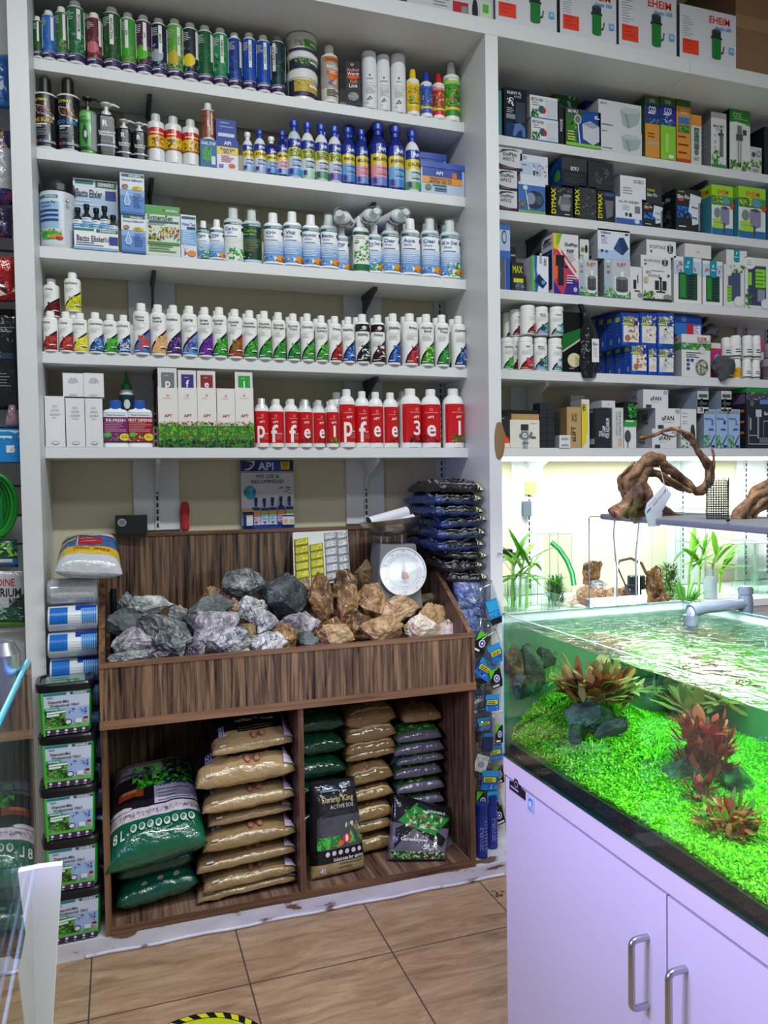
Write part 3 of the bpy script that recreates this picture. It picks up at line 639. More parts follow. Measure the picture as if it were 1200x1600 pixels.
o = carton('snail_treatment_carton', 313, 339, 218, z, 'blue-green carton with leaf picture under the reddish bottle, second shelf', 'box', '2f6aa0', depth=.05,
       a=[('t', 'SNAIL STOP', .5, .86, .11, 'f0f0f0', .85), ('e', .4, .45, .28, .3, '3aa04a'), ('s', .15, .2, .7, .7, 18, .12, ['2a7a3a', '58c060']), ('r', .66, .1, .9, .4, 'd8e0e0')], bot='1e4a70')
X, Y, r, h = dims(325, 20, 163, o['_top'])
tag(bottle('treatment_bottle', X, Y, o['_top'], h, r, 'soap', 'e6e4e0', 'e6e6e2', [('r', 0, 0, 1, 1, '8a4a34'), ('s', .1, .1, .9, .9, 40, .14, ['a8543a', '5a3a2c', 'c87a50']), ('r', .62, .1, .7, .9, 'e0d8cc'), ('t', '', .3, .5, .1, 'f0e0d0', .6, -1)], '8a4a34'),
    'slim reddish-brown bottle with white cap standing on the snail carton', 'bottle')
o = carton('salt_carton', 339, 372, 218, z, 'lower blue and yellow salt carton on the second shelf', 'box', 'dfe4ee', depth=.05,
       a=[('r', 0, .74, 1, 1, '2444a0'), ('r', 0, .50, 1, .74, 'e8d040'), ('t', 'API', .5, .87, .12, 'f4f4f4', .4), ('t', 'Aquarium', .5, .67, .09, '2444a0', .8), ('t', 'SALT', .5, .57, .09, '2444a0', .6), ('l', .2, .42, .8, 4, .06, 'd88a9a', .03), ('e', .7, .12, .16, .07, 'c86a3a'), ('r', .08, .04, .3, .14, '8a6ac0')])
carton('salt_carton', 337, 369, 187, o['_top'], 'upper dark blue carton lying on the salt carton', 'box', '26409a', depth=.05, a=[('l', .2, .8, .9, 2, .2, '8aa0d8', .06), ('r', .1, .12, .9, .3, 'c8d0e8')])
def api(n1, n2, low, lowb, red=0):
    s = [('r', 0, .76, 1, 1, '20389a'), ('r', 0, .50, 1, .76, 'e0c828' if not n2 else 'c8cc34'), ('r', 0, .0, 1, .5, low), ('r', 0, 0, 1, .2, lowb)]
    s += [('p', [(.36, .92), (.44, .92), (.42, .80), (.3, .80), (.40, .83)], 'f4f4f8'), ('t', 'API', .56, .87, .085, 'f8f8f8', .28)]
    s += [('t', n1, .48, .68 if n2 else .63, .085, '1c2c5a', .66)] + ([('t', n2, .5, .57, .085, '1c2c5a', .66)] if n2 else [])
    pc = 'c85a6a' if red else '3a5a9a'
    return s+[('r', .3, .40, .8, .44, pc), ('l', .26, .35, .8, 2, .04, 'a0aac0', .012), ('r', .3, .25, .7, .285, pc), ('r', .16, .05, .34, .17, '5a3a90')]
API_ = [(387, 16, 208, 'pH UP', '', 'f0f0f0', 'e8eaec', 'c8dcf0', '8ab8e0', 'small white bottle with white cap and pale label'),
 (406, 18, 205, 'STRESS', '', '2848b0', 'dfe6ee', 'd0dce8', 'a0b8d8', 'small white bottle with blue cap'),
 (424, 17, 215, 'PIMAFIX', '', 'f0f0f0', '16206a', '9ac4ec', '5a90d0', 'small blue bottle with white cap'),
 (441, 17, 206, 'MELAFIX', '', '2040b0', '16206a', 'e8c0c8', '8ab0e0', 'small blue bottle with blue cap and pinkish label'),
 (460, 22, 190, 'ACCU', 'CLEAR', '2040b0', 'c8d4e0', 'c0d0e4', '4a90d8', 'white-shouldered bottle with blue cap and blue label foot'),
 (481, 21, 193, 'NITRO', 'QUOTE', '2040b0', 'e0e8e4', 'd0e4dc', 'a8d8c0', 'white-shouldered bottle with blue cap and pale green label foot'),
 (502, 21, 196, 'SLUDGE', 'DESTROY', '2040b0', 'e4e8e4', 'e0dcd8', '4a9a5a', 'white-shouldered bottle with blue cap and darker green label foot'),
 (523, 21, 199, 'QUICK', 'START', '2040b0', 'e0e4ea', 'd4d8e4', '6a70b8', 'white-shouldered bottle with blue cap and violet label foot'),
 (544, 21, 201, 'PIMAFIX', '', '2040b0', '1c2c80', '6aa8e0', '4a80c8', 'medium blue bottle with light blue label'),
 (565, 20, 204, 'MELAFIX', '', '2040b0', '1c2c80', 'e0a0b0', '6a90d0', 'medium blue bottle with pink label'),
 (591, 27, 195, 'MELAFIX', '', '2040b0', '182878', 'e89aa8', '6a80c8', 'large blue bottle with pink label'),
 (618, 26, 199, 'PIMAFIX', '', '2040b0', '182878', '70b4e8', '4a88d0', 'large blue bottle with light blue label'),
 (644, 24, 206, 'CALFIX', '', '2040b0', 'e8eae8', 'd8e4d4', '58a860', 'white bottle with blue cap, yellow-green band and green foot')]
it = []; bk = []
for cx, wd, tp, n1, n2, cc, bc, lo, lb, d in API_:
    X, Y, r, h = dims(cx, wd, tp, z, .003)
    o = bottle('water_care_bottle', X, Y, z, h, r, 'api', bc, cc, api(n1, n2, lo, lb, 'pink' in d), lo, rz=.12, rib=.06); it.append((o, d))
    if cx in (441, 502, 523, 544, 565, 591, 618, 644): bk.append((o, d))
label_row(it, 'on the second shelf', 'yellow-banded bottles on the second shelf', 'bottle')
for i, (o, d) in enumerate(bk):
    c = dup(bk[(i*3+4) % 5+2][0] if i else o); c.location = (o.location.x+.028, o.location.y+.065, z)
    c['label'] = 'blue-capped back-rank bottle behind the ' + d.replace('white-shouldered bottle with blue cap and ', 'one with ').replace(' with blue cap,', ' with').replace('bottle with blue cap and', 'bottle with'); c['group'] = 'back rank of blue-capped bottles'; c['category'] = 'bottle'
kit = [('r', 0, .62, 1, 1, '2444a0'), ('r', 0, .40, 1, .66, 'e09a2c'), ('t', 'API', .42, .83, .14, 'f0f0f4', .3), ('t', 'FRESHWATER', .46, .58, .10, '2a2a3a', .7), ('t', 'MASTER TEST KIT', .46, .46, .08, '2a2a3a', .7), ('r', .74, .66, .86, .9, 'd86a3a'), ('r', .25, .3, .6, .35, '3a7a8a'), ('r', .3, .18, .6, .23, '3a7a8a'), ('e', .14, .22, .08, .12, '6a8a5a'), ('l', .3, .1, .8, 1, .05, '6a70a0', .04)]
for x0, x1, yt, zb_, Yk, d in ((657, 727, 255, z, 3.0, 'lower boxed water test kit at the right end of the second shelf'), (659, 706, 231, None, 3.06, 'upper boxed water test kit standing behind the lower one')):
    if zb_ is None: zb_ = z+.075; o2 = simple('test_kit_box', (1.19, 1.36, 3.115, 3.22, z, z+.0745), mat('kit_box_blue', '2a4a9a', .3)); tag(o2, 'blue test kit box hidden behind the front kit and carrying the upper one', 'box')
    X0, X1 = sx(x0, Yk, zb_+.04), sx(x1, Yk, zb_+.04); hh = at((x0+x1)/2, yt, Y=Yk).z-zb_; W = X1-X0
    root = empty('test_kit_case', ((X0+X1)/2, Yk+(.0 if Yk == 3. else .055), zb_))
    b = MB(); b.box(-W/2*.96, W/2*.96, .002, .09, 0, hh*.86, 'b4c4dc'); art(b, kit, fmap(-W/2*.9, W/2*.86, .003, hh*.8, .001), W, hh); b.build('case', PG, root)
    b = MB(); b.box(-W/2, W/2, -.002, .095, hh*.82, hh, '2f52b0'); o = b.build('lid', PG, root); bevel(o, .006, 3)
    tag(root, d, 'test kit', 'water test kits')
# ---------------------------------------------------------------- third shelf
z = SZ[2]
X, Y, r, h = dims(91, 54, 290, z, 0)
root = empty('powder_tub', (X, Y, z), -.1)
b = MB(); b.lathe([(0, 0), (.95*r, 0), (.97*r, .01), (.97*r, h*.84)], 44, 'cfd3d2'); b.build('body', PG, root)
b = MB(); b.lathe([(r*.99, h*.84), (r*1.02, h*.85), (r*1.02, h*.95), (r*.98, h), (0, h)], 60, '17181c', rib=.015); b.build('lid', PG, root)
mp = cmap(r*.97, h*.05, h*.82, span=3.0); b = MB()
for q in range(24): b.add([mp(q/24, 0, 0), mp((q+1)/24, 0, 0), mp((q+1)/24, 1, 0), mp(q/24, 1, 0)], [(0, 1, 2, 3)], 'c9d0d6' if q > 15 else 'd0dce8', True)
art(b, [('r', .12, .3, .58, .82, 'a0c0dc'), ('r', .14, .88, .56, .94, '1f7a70'), ('t', 'DENNERLE', .42, .91, .035, 'f0f0f0', .22), ('t', 'Osmose Re', .34, .80, .05, '2c5c9c', .4), ('t', 'mineral+', .32, .73, .045, '2c5c9c', .3), ('r', .14, .62, .56, .66, '23408a'), ('r', .14, .53, .56, .57, '23408a'), ('r', .14, .44, .56, .48, '23408a'), ('e', .40, .17, .22, .08, '3aa83c'), ('s', .16, .08, .62, .28, 26, .05, ['4fb83c', '2a8a30', 'e8c030']), ('e', .52, .14, .12, .04, 'e0882c'), ('e', .57, .11, .07, .03, 'b8281c'), ('p', [(.74, .9), (.78, .86), (.74, .82), (.70, .86)], '3a3a3a'), ('p', [(.74, .89), (.77, .86), (.74, .83), (.71, .86)], 'e8e8e8'), ('l', .7, .77, .78, 3, .03, '6a6a6a', .012)], mp, r*3, h*.77, .06)
b.build('label', PG, root); tag(root, 'big white tub with black lid at the left end of the third shelf', 'tub')
# display tray with five little dropper bottles
Xa, Xb = sx(115, 3.0, z+.03), sx(186, 3.0, z+.03); W = Xb-Xa; hf = at(150, 357, Y=3.0).z-z; hb = at(150, 281, Y=3.07).z-z
root = tag(empty('display_tray', ((Xa+Xb)/2, 3.0, z)), 'printed blue and white card display tray holding five small dropper bottles', 'display tray')
b = MB(); b.box(-W/2, W/2, 0, .002, 0, hf, 'eceef0'); b.box(-W/2, -W/2+.002, 0, .07, 0, hf, 'dfe2e6'); b.box(W/2-.002, W/2, 0, .07, 0, hf, 'dfe2e6'); b.box(-W/2, W/2, .0, .07, 0, .002, 'dfe2e6')
art(b, [('r', 0, .86, .45, .97, '1f7a70'), ('r', .5, .82, .98, .97, '2a6a4c'), ('t', 'DENNERLE', .76, .895, .10, 'f0f4f0', .4), ('t', 'Bacto Elixier', .38, .52, .26, '3a4048', .62), ('t', 'Bio', .73, .52, .22, '9aa0a8', .1), ('r', .78, .28, .98, .66, '23408a'), ('l', .06, .3, .7, 2, .1, '2c5c9c', .03), ('r', 0, 0, 1, .12, '8ab4dc')], fmap(-W/2, W/2, 0, hf, 0), W, hf)
b.build('tray', PM, root)
b = MB(); b.box(-W/2, W/2, .07, .073, 0, hb, '8ab0d8')
art(b, [('r', 0, .8, 1, 1, 'e0e6ec'), ('r', 0, .5, 1, .8, 'b4cce4'), ('r', 0, .3, 1, .5, '5a90c8'), ('r', 0, 0, 1, .3, '3a70b0'), ('r', .05, .93, .45, .98, '1f7a70'), ('r', .5, .90, .97, .98, '2a6a4c'), ('t', 'DENNERLE', .74, .94, .05, 'f0f4f0', .36), ('t', 'Bacto Elixier', .36, .81, .10, '2f3a48', .58), ('r', .72, .74, .96, .86, '23408a'), ('l', .06, .7, .6, 2, .05, 'e8f0f8', .012), ('e', .82, .4, .18, .10, 'd88a1c'), ('e', .86, .36, .1, .08, 'b83a1c'), ('p', [(.62, .4), (.5, .5), (.5, .3)], 'e8b030')], fmap(-W/2, W/2, 0, hb, .07), W, hb)
b.build('back_card', PM, root)
it = []
for cx, tp in ((122, 325), (136, 320), (151, 326), (164, 323), (177, 337)):
    Y = 3.03; X = sx(cx, Y, z+.08); h = at(cx, tp, Y=Y).z-z-.002; r = .0175
    o = bottle('dropper_bottle', X, Y, z+.002, h, r, 'api', '1c2a30' if cx != 177 else '18484a', '14161a', [('r', 0, .25, 1, 1, '5aa0d0'), ('r', 0, .8, 1, 1, 'e4eaf0'), ('l', .3, .9, .7, 1, .05, '3a4a5a', .03), ('l', .2, .7, .8, 4, .1, 'd8e8f4', .03)], '3a80b8', lz=(.25, .7)); it.append((o, 'tiny dark bottle with black dropper cap'))
label_row(it, 'in the display tray', 'dropper bottles in the display tray', 'bottle')
osm = [('r', 0, 0, 1, .45, '5a8acc'), ('r', 0, .45, 1, .6, '90b4dc'), ('r', 0, .6, 1, .9, 'dfe8f0'), ('r', .08, .90, .98, .97, '2a6a4c'), ('t', 'DENNERLE', .62, .935, .045, 'f0f4f0', .5), ('t', 'Osmose ReMineral+', .5, .83, .06, '6a7a90', .86), ('e', .2, .66, .14, .06, 'a87a58'), ('s', .08, .6, .3, .72, 12, .06, ['6a4a3a', 'd0a890']), ('e', .7, .64, .22, .05, 'e8c020'), ('l', .55, .65, .85, 2, .03, '7a5a10', .012),
       ('p', [(.28, .56), (.42, .3), (.36, .21), (.2, .21), (.14, .3)], 'c8dcf2'), ('p', [(.28, .5), (.37, .3), (.33, .24), (.23, .24), (.19, .3)], '8ab0e0'), ('l', .52, .5, .95, 8, .045, '2a4a8a', .012), ('r', 0, 0, 1, .06, '3a6ab0')]
o = carton('mineral_carton', 190, 228, 336, z, 'lower one of the two stacked pale blue cartons with water-drop picture, third shelf', front='b8cce0', depth=.09, a=osm, top='3a80c0')
carton('mineral_carton', 188, 226, 271, o['_top'], 'upper one of the two stacked pale blue cartons with water-drop picture, third shelf', front='b8cce0', depth=.09, a=osm, bot='1c60b0')
carton('plant_care_pouch', 228, 282, 322, z, 'upright green pouch with large red flower picture on the third shelf', 'pouch', 'd0dccc', depth=.03, m=PG,
       a=[('r', 0, .82, 1, 1, '4a9a3c'), ('r', .5, .88, .97, .94, '2a6a3c'), ('t', 'DENNERLE', .76, .91, .045, 'f0f4f0', .36), ('t', 'SystemSet', .42, .76, .10, '2a5a30', .74), ('r', .1, .66, .96, .695, '2a5a8a'), ('l', .06, .64, .6, 2, .03, '5a7a5a', .01), ('s', .05, .3, .98, .58, 60, .085, ['3a9a34', '8a2c24', 'c03a24', '58b83c', 'e8b83c', '5a2a2a']), ('t', 'E15', .4, .42, .08, 'f4f0e0', .2), ('r', .05, .22, .98, .27, '5a8a50'), ('l', .08, .18, .95, 3, .05, '6a9a60', .02)])
carton('test_carton', 283, 307, 336, z, 'slim blue and white water test carton with orange fish, third shelf', front='d4e2f0', depth=.03,
       a=[('r', .05, .90, .97, .96, '2a5a5c'), ('t', 'Water Test', .5, .78, .07, '2a5a9a', .9), ('r', .4, .66, .96, .72, '2a3a6a'), ('r', 0, .3, 1, .64, '7ab0e0'), ('l', .1, .6, .9, 6, .05, 'e8f0f8', .012), ('e', .28, .24, .14, .07, 'e8e8e8'), ('e', .28, .24, .10, .05, '1a1a1e'), ('e', .28, .24, .08, .04, 'e8e8e8'), ('e', .68, .10, .28, .07, 'e08a20'), ('p', [(.4, .1), (.2, .16), (.2, .04)], 'c8401c')])
def den(n1, n2='', badge='202c5a', fish=True, pl=False, dark=False):
    w_ = 'eef0f2' if not dark else '14361c'
    s = [('r', 0, .58, 1, .9, w_)]
    for i, c in enumerate(('5f96d6', '6fa2dc', '86b2e2', 'a4c4e8', 'c4d8ee')): s.append(('r', 0, i*.11 if 0 else .06+i*.105, 1, .06+(i+1)*.105+.004, c if not dark else '163a1e'))
    s += [('r', .06, .905, .96, .965, '1f5a4c'), ('t', 'DENNERLE', .58, .935, .04, 'e8f0ee', .5), ('t', n1, .38, .80, .085, '2a5a9c' if not dark else '6ab83c', .58)]
    if n2: s.append(('t', n2, .34, .70, .05, '6a8ab0' if not dark else '8ac83c', .5))
    else: s += [('l', .16, .71, .5, 1, .03, '9ab0c8', .03)]
    s += [('r', .76, .76, .94, .84, badge), ('l', .14, .56, .78, 8, .042, 'eaf2fa' if not dark else '8a9a70', .012), ('r', .14, .60, .6, .615, '3a6ab0')]
    s += [('s', .1, .08, .4, .2, 10, .05, ['2a3a6a', 'dfe8f4'])]
    if fish: s += [('e', .72, .14, .18, .075, 'e8981c'), ('p', [(.58, .14), (.46, .2), (.48, .06)], 'f4e8d8'), ('e', .8, .12, .08, .045, 'c8501c'), ('r', 0, 0, 1, .045, 'eef2f6')]
    if pl: s += [('s', .3, .02, .98, .36, 46, .09, ['3aa83c', '58c040', '2a8a30', 'e8f0e0'])]
    return s
D_ = [(318, 19, 346, 'Plant', '', 'pale', '1c3a2c', 'small dark green bottle with thin white dropper'), (339, 21, 344, 'Vital', '', 'w', 'eef0f2', 'small white bottle with blue label and orange fish'),
 (365, 30, 327, 'Carbo', 'BIO', 'g', 'eef0ee', 'white bottle with green plant label under clear dosing cup'), (394, 28, 330, 'Carbo', 'Elixier MAX', 'd', 'e6eae6', 'black and green bottle under clear dosing cup'),
 (427, 30, 334, 'KH+', 'Elixier', 'w', 'f0f2f4', ''), (457, 29, 332, 'Vital', 'Elixier', 'w', 'f0f2f4', ''), (486, 28, 337, 'Humin', 'Elixier', 'w', 'f0f2f4', ''), (514, 27, 337, 'Bacto', 'Elixier', 'w', 'f0f2f4', ''),
 (534, 21, 355, 'Vital', '', 'w', 'e4e8ec', 'short bottle tucked behind its taller neighbours'), (564, 26, 340, 'Plant', '', 'p', 'eef0ee', 'white bottle with leafy bush label and dark green foot'),
 (585, 23, 352, 'All in One!', '', 'wp', 'f0f2f4', 'short bottle with blue label and green leaves'), (610, 28, 345, 'Clear', 'Water', 'w', 'f0f2f4', ''), (641, 31, 343, 'Aqua', 'Elixier', 'w', 'f0f2f4', ''),
 (672, 29, 343, 'Clear', 'Water', 'w', 'f0f2f4', ''), (703, 32, 346, 'All in One!', 'Elixier', 'wp', 'f0f2f4', 'white bottle with green leaves beside an orange fish')]
def cup(root, h, r):
    b = MB(); b.lathe([(r*.98, h*.74), (r*.92, h*.80), (r*.66, h*.99), (r*.64, h*1.01), (r*.0, h*1.012)], 24, 'ffffff'); b.build('dosing_cup', CLEARP, root)
it = []
for i, (cx, wd, tp, n1, n2, k, bc, d) in enumerate(D_):
    yo = {318: 0, 534: .03, 585: .012}.get(cx, 0)
    X, Y, r, h = dims(cx, wd, tp, z, .008, yo)
    s = den(n1, n2, pl=('p' in k or k == 'g'), fish=k in ('w', 'wp'), dark=(k == 'd'))
    if k == 'p': s = [('r', 0, .88, 1, .96, '1f5a4c'), ('l', .2, .82, .8, 2, .04, '3a3a3a', .012), ('s', .08, .2, .95, .76, 90, .1, ['2f8a34', '58b040', '1c5a20', 'e4ece0']), ('r', 0, .0, 1, .16, '1c6a3a')]
    if k == 'g': s = s[:1]+[('r', 0, 0, 1, .6, 'e4e8e0')]+s[6:]
    o = bottle('elixir_bottle', X, Y, z, h, r, 'den', bc, 'f2f4f4', s, 'b0ccea' if k not in 'gp' else 'e8ece6', dy=.72, ex=2.5, extra=cup if cx in (365, 394, 514, 610, 672, 703) else None, span=2.7)
    it.append((o, d or 'white bottle with blue label and orange fish'))
label_row(it, 'on the third shelf', 'blue-labelled bottles on the third shelf', 'bottle')
for j, i in enumerate((4, 5, 6, 7, 9, 11, 12, 13, 14)):
    o = it[i][0]; c = dup(o, dz=0); c.location.y += .062; c.location.x += .012
    c['label'] = f'white-capped bottle half hidden in the back rank of the third shelf, {ORD[j]} from the left'; c['group'] = 'back rank of white-capped bottles on the third shelf'
# bottles lying on top of the back rank
for j, (cx, cy) in enumerate(((481, 345), (574, 343), (614, 343))):
    cx = (537, 573, 614)[j]; Y = 3.03; P = at(cx, cy, Y=Y)
    src = it[7][0]; c = dup(src); c.location = (P.x, Y-.02, P.z); c.rotation_euler = (math.radians(90), 0, (-.5, .1, .25)[j])
    c.location = P+Vector((math.sin((-.5, .1, .25)[j])*-.13, .13, 0)); c.location.y = 3.14
    c['label'] = ('leftmost', 'middle', 'rightmost')[j] + ' white bottle lying on its side on top of the back rank, cap forward'; c['group'] = 'white bottles lying on top of the back rank'
# ---------------------------------------------------------------- fifth shelf
z = SZ[4]
ada = [('t', 'ADA', .5, .80, .05, '9a9ea2', .3, 0, 0), ('t', 'NATURE', .5, .72, .05, '9a9ea2', .4, 0, 0), ('t', 'AQUARIUM', .5, .64, .05, '9a9ea2', .5, 0, 0), ('l', .36, .57, .66, 1, .03, 'a8acb0', .01), ('e', .5, .08, .2, .035, 'a0a4a8'), ('e', .5, .08, .17, .022, 'e0e1e4')]
it = []
for x0, x1, yt, tl in ((71, 102, 619, 0), (103.5, 133, 622, 0), (134, 161, 622.5, 0)):
    o = carton('plain_carton', x0, x1, yt, z, '', front='e2e3e6', sd='cfd1d6', depth=.07, a=ada); it.append((o, 'tall plain white carton'))
label_row(it, 'in the lower layer, fifth shelf', 'plain white cartons', 'box')
ada2 = [(a[0], a[1], a[2], .5+(a[3]-.5)*.9, a[4]*1.7, *a[5:]) if a[0] == 't' else a for a in ada]
zt = max(o['_top'] for o, d in it)
for x0, x1, d in ((98, 130, 'left one of the two squat white cartons lying on the tall plain cartons'), (130.5, 162, 'right one of the two squat white cartons lying on the tall plain cartons')):
    carton('plain_carton', x0, x1, 583, zt, d, front='e2e3e6', sd='cfd1d6', depth=.07, a=ada2, group='plain white cartons')
for cx, n1, c1, d in ((181, 'RE-FRESH', '7a2a6a', 'wide white bottle with blue cap and purple label, fifth shelf'), (219, 'FIRST DEFENSE', '9a2a30', 'wide white bottle with blue cap and maroon label, fifth shelf')):
    X, Y, r, h = dims(cx, 37, 626, z, .004)
    s = [('r', 0, .84, 1, .98, 'dfe6ee'), ('t', 'Reef Solutions', .5, .91, .06, '1c5a9a', .75), ('r', 0, 0, 1, .84, c1), ('t', n1, .5, .74, .09, 'f4f0e8', .86), ('l', .12, .64, .9, 6, .055, 'd8a8b8', .015), ('s', .05, .05, .6, .3, 26, .07, ['4aa83c', '2a6a3a', 'c8d8b0', '3a8a5a']), ('e', .24, .26, .1, .08, '58b84a'), ('e', .78, .18, .16, .12, 'e8d83a'), ('l', .68, .2, .9, 2, .05, '6a5a10', .02), ('r', 0, 0, 1, .02, '2a1a1a')]
    o = bottle('conditioner_bottle', X, Y, z, h, r, 'den', 'f0f2f4', '2a5ab0', s, 'c0c0c8', dy=.55, ex=5, lz=(.10, .74), span=2.1)
    o.scale = (1, 1, 1); tag(o, d, 'bottle', 'wide white bottles with blue caps')
# green-topped bottle behind, standing on a small carton
X = sx(198, 3.12, z+.2); zb = z+.12
b = MB(); b.box(-.04, .04, -.03, .03, 0, .12, 'd8d4cc'); tag(b.build('plain_carton', PM, None, (X, 3.12, z)), 'small carton behind the wide white bottles carrying the green-nozzled bottle', 'box')
h = at(198, 581, Y=3.12).z-zb; r = .027
root = empty('glue_bottle', (X, 3.12, zb)); b = MB(); b.lathe([(0, 0), (r, 0), (r, h*.52), (r*.8, h*.58), (r*.6, h*.6)], 24, 'e0e2e0'); b.build('body', PG, root)
b = MB(); b.lathe([(r*.75, h*.6), (r*.7, h*.72), (r*.35, h*.74), (r*.12, h), (0, h)], 20, '1c7a3c', rib=.05); b.build('nozzle', PG, root)
b = MB(); mp = cmap(r, h*.06, h*.48); [b.add([mp(q/12, 0, 0), mp((q+1)/12, 0, 0), mp((q+1)/12, 1, 0), mp(q/12, 1, 0)], [(0, 1, 2, 3)], '1f3a44', True) for q in range(12)]
art(b, [('e', .5, .5, .15, .25, 'd8e0e0')], mp, r*2.8, h*.42, .07); b.build('label', PG, root)
tag(root, 'dark-labelled bottle with pointed green nozzle behind the wide white bottles', 'bottle')
# red-sided plant food cartons with coloured letters
A5 = [(248, 279, 'p', '707478', 575, 'grey letter p header'), (279.5, 309, 'f', '3a2a7a', 579, 'violet letter f header'), (309.5, 339, 'e', '8a1c1c', 580, 'dark red letter e header'), (340, 368, '', 'd0883a', 607, 'no raised header and an orange lid flap'), (368.5, 397, '1', '2a9a3a', 582, 'green number 1 header')]
for x0, x1, t, c, yt, d in A5:
    s = [('e', .5, .87, .07, .022, 'd89a96'), ('l', .25, .82, .75, 1, .02, 'd8b0ac', .008), ('t', 'APT', .5, .53, .05, 'b8342c', .6), ('s', .0, .36, 1, .44, 30, .09, ['c04a3a', 'e0b0a8', 'a86a3a', 'e6e4de']), ('r', 0, 0, 1, .36, '3a7a28'), ('s', .0, .1, 1, .42, 80, .12, ['4fa52e', '79c53a', '2f6a22', '8a5a2c', '58b830']), ('s', 0, 0, 1, .13, 24, .14, ['1a2a1c', '22301e', '2a3a3a'])]
    Y = 3.004; zt_ = 606 if t else 607
    o = carton('plant_food_carton', x0, x1, zt_, z, 'white carton with red sides and plant picture, ' + d, front='e4e1dd', sd='b81c1c', depth=.06, a=s, group='white cartons with red sides on the fifth shelf')
    if t:
        W = o.dimensions.x; hz = at((x0+x1)/2, yt, Y=3.01).z-o['_top']; b = MB(); h0 = o['_top']-z
        b.box(-W/2*.96, W/2*.96, .004, .006, h0-.012, h0+hz, 'd8d6d4')
        mpf = fmap(-W/2*.96, W/2*.96, h0-.012, h0+hz, .004)
        art(b, [('r', .18, .0, .86, .8, c), ('t', t, .52, .36, .34, 'f4f4f4', .4), ('l', .35, .65, .7, 1, .05, 'e0e0e0', .02)], mpf, W, hz+.012)
        b.build('header_card', PM, o)
def aptart(t, big):
    s = [('e', .5, .86, .055, .038, 'e8a0a0'), ('e', .5, .86, .035, .024, 'c41c20'), ('l', .25, .775, .75, 1, .02, 'e8b0b0', .012), ('t', 'APT', .48, .66, .065, 'f8f4f4', .32)]
    if t in 'pf': s += [('t', t, .42, .44 if t == 'p' else .30, .54, 'f4f2f2', .34), ('l', .52, .28, .82, 1, .03, 'f0d0d0', .022), ('l', .5, .22, .84, 4, .035, 'd88080', .01)]
    elif t == 'e': s += [('s', .2, .0, .85, .2, 26, .09, ['8a1c18', 'a83a2c', '6a1414']), ('t', 'e', .5, .38, .42, 'f4f2f2', .3), ('e', .6, .2, .04, .03, 'f4f2f2')]
    elif t == '3': s += [('t', '3', .5, .38, .36, 'f4f2f2', .3), ('s', .25, .0, .85, .2, 30, .09, ['3a1420', '5a1c30', '2a1018'])]
    else: s += [('t', '1', .5, .38, .36, 'f4f2f2', .26), ('s', .25, .0, .85, .2, 34, .09, ['2f8a2c', '58b83c', '1c5a20'])]
    return s
it = []
AP = [(409, 23, 623, 'p', -.05), (432, 23, 624, 'f', -.25), (455, 23, 624, 'f', .25), (477, 22, 625, 'e', .05), (498, 20, 626, 'e', .3), (519, 20, 625, '1', .1),
      (542, 27, 609, 'p', .1), (566, 24, 612, 'f', .0), (587, 24, 613, 'e', -.1), (610, 25, 614, 'e', .25), (641, 35, 608, '3', .3), (673, 32, 609, 'e', -.3), (708, 34, 608, '1', .2)]
nm = {'p': 'white letter p', 'f': 'white letter f', 'e': 'white letter e', '1': 'white numeral one', '3': 'white numeral three'}
for i, (cx, wd, tp, t, rz) in enumerate(AP):
    X, Y, r, h = dims(cx, wd, tp, z, .012 if i < 7 else .002)
    o = bottle('plant_food_bottle', X, Y, z, h, r, 'apt', 'eeeeec', 'eceeec', aptart(t, i > 9), 'c81c20', rz=rz, extra=None if i not in (0, 3, 4) else cup)
    sz_ = 'small' if i < 6 else 'medium' if i < 10 else 'large'; it.append((o, f'{sz_} red-labelled white bottle with {nm[t]}'))
label_row(it, 'on the fifth shelf', 'red-labelled white bottles on the fifth shelf', 'bottle')
for j, i in enumerate((1, 2, 3, 4, 5, 6, 10)):
    o = it[i][0]; c = dup(o); c.location.y += .06 if i < 10 else .085; c.location.x += .006
    if i == 6: c.location.x -= .02; c.location.y += .04
    c['label'] = f'red-labelled white bottle half hidden in the back rank, {ORD[j]} from left, fifth shelf'; c['group'] = 'back rank of red-labelled bottles'
# ================================================================== RIGHT-HAND BAY
def printl(c='707478', n=6): return [('l', .1, .8, .8, n, .08, c, .02)]
# boxes on the top board
zt = 3.334
def filt(mod, red=True):
    return [('l', .05, .78, .25, 9, .045, '9a9ea6', .012), ('r', .05, .10, .33, .37, 'e8402a'), ('l', .09, .32, .28, 3, .07, 'c83020', .02), ('t', 'EHEIM', .70, .83, .13, 'd83a24', .42), ('t', 'classic '+mod, .76, .69, .065, '4a8ac8', .40),
            ('r', .56, .50, .72, .62, '2a3436'), ('r', .54, .47, .74, .51, '20282a'), ('r', .56, .12, .72, .48, '1f7a34'), ('e', .64, .12, .08, .03, '1f7a34'), ('e', .64, .62, .08, .03, '3a4648'), ('p', [(.72, .2), (.76, .22), (.78, .35), (.76, .35), (.75, .25), (.72, .23)], '2a3436'), ('r', .86, .24, .95, .36, '6ab0d8'), ('r', .88, .28, .93, .32, 'a8d4ec')]
EB = [(774, 870, -40, '350', 'white canister filter box furthest left on the top board, beside the upright'), (875, 963, -22, '350', 'white canister filter box second from left on the top board'), (967, 1057, -12, '350', 'white canister filter box third from left, numbered 350, on the top board'), (1062, 1150, 15, '600', 'white canister filter box numbered 600 beside the brown cardboard box')]
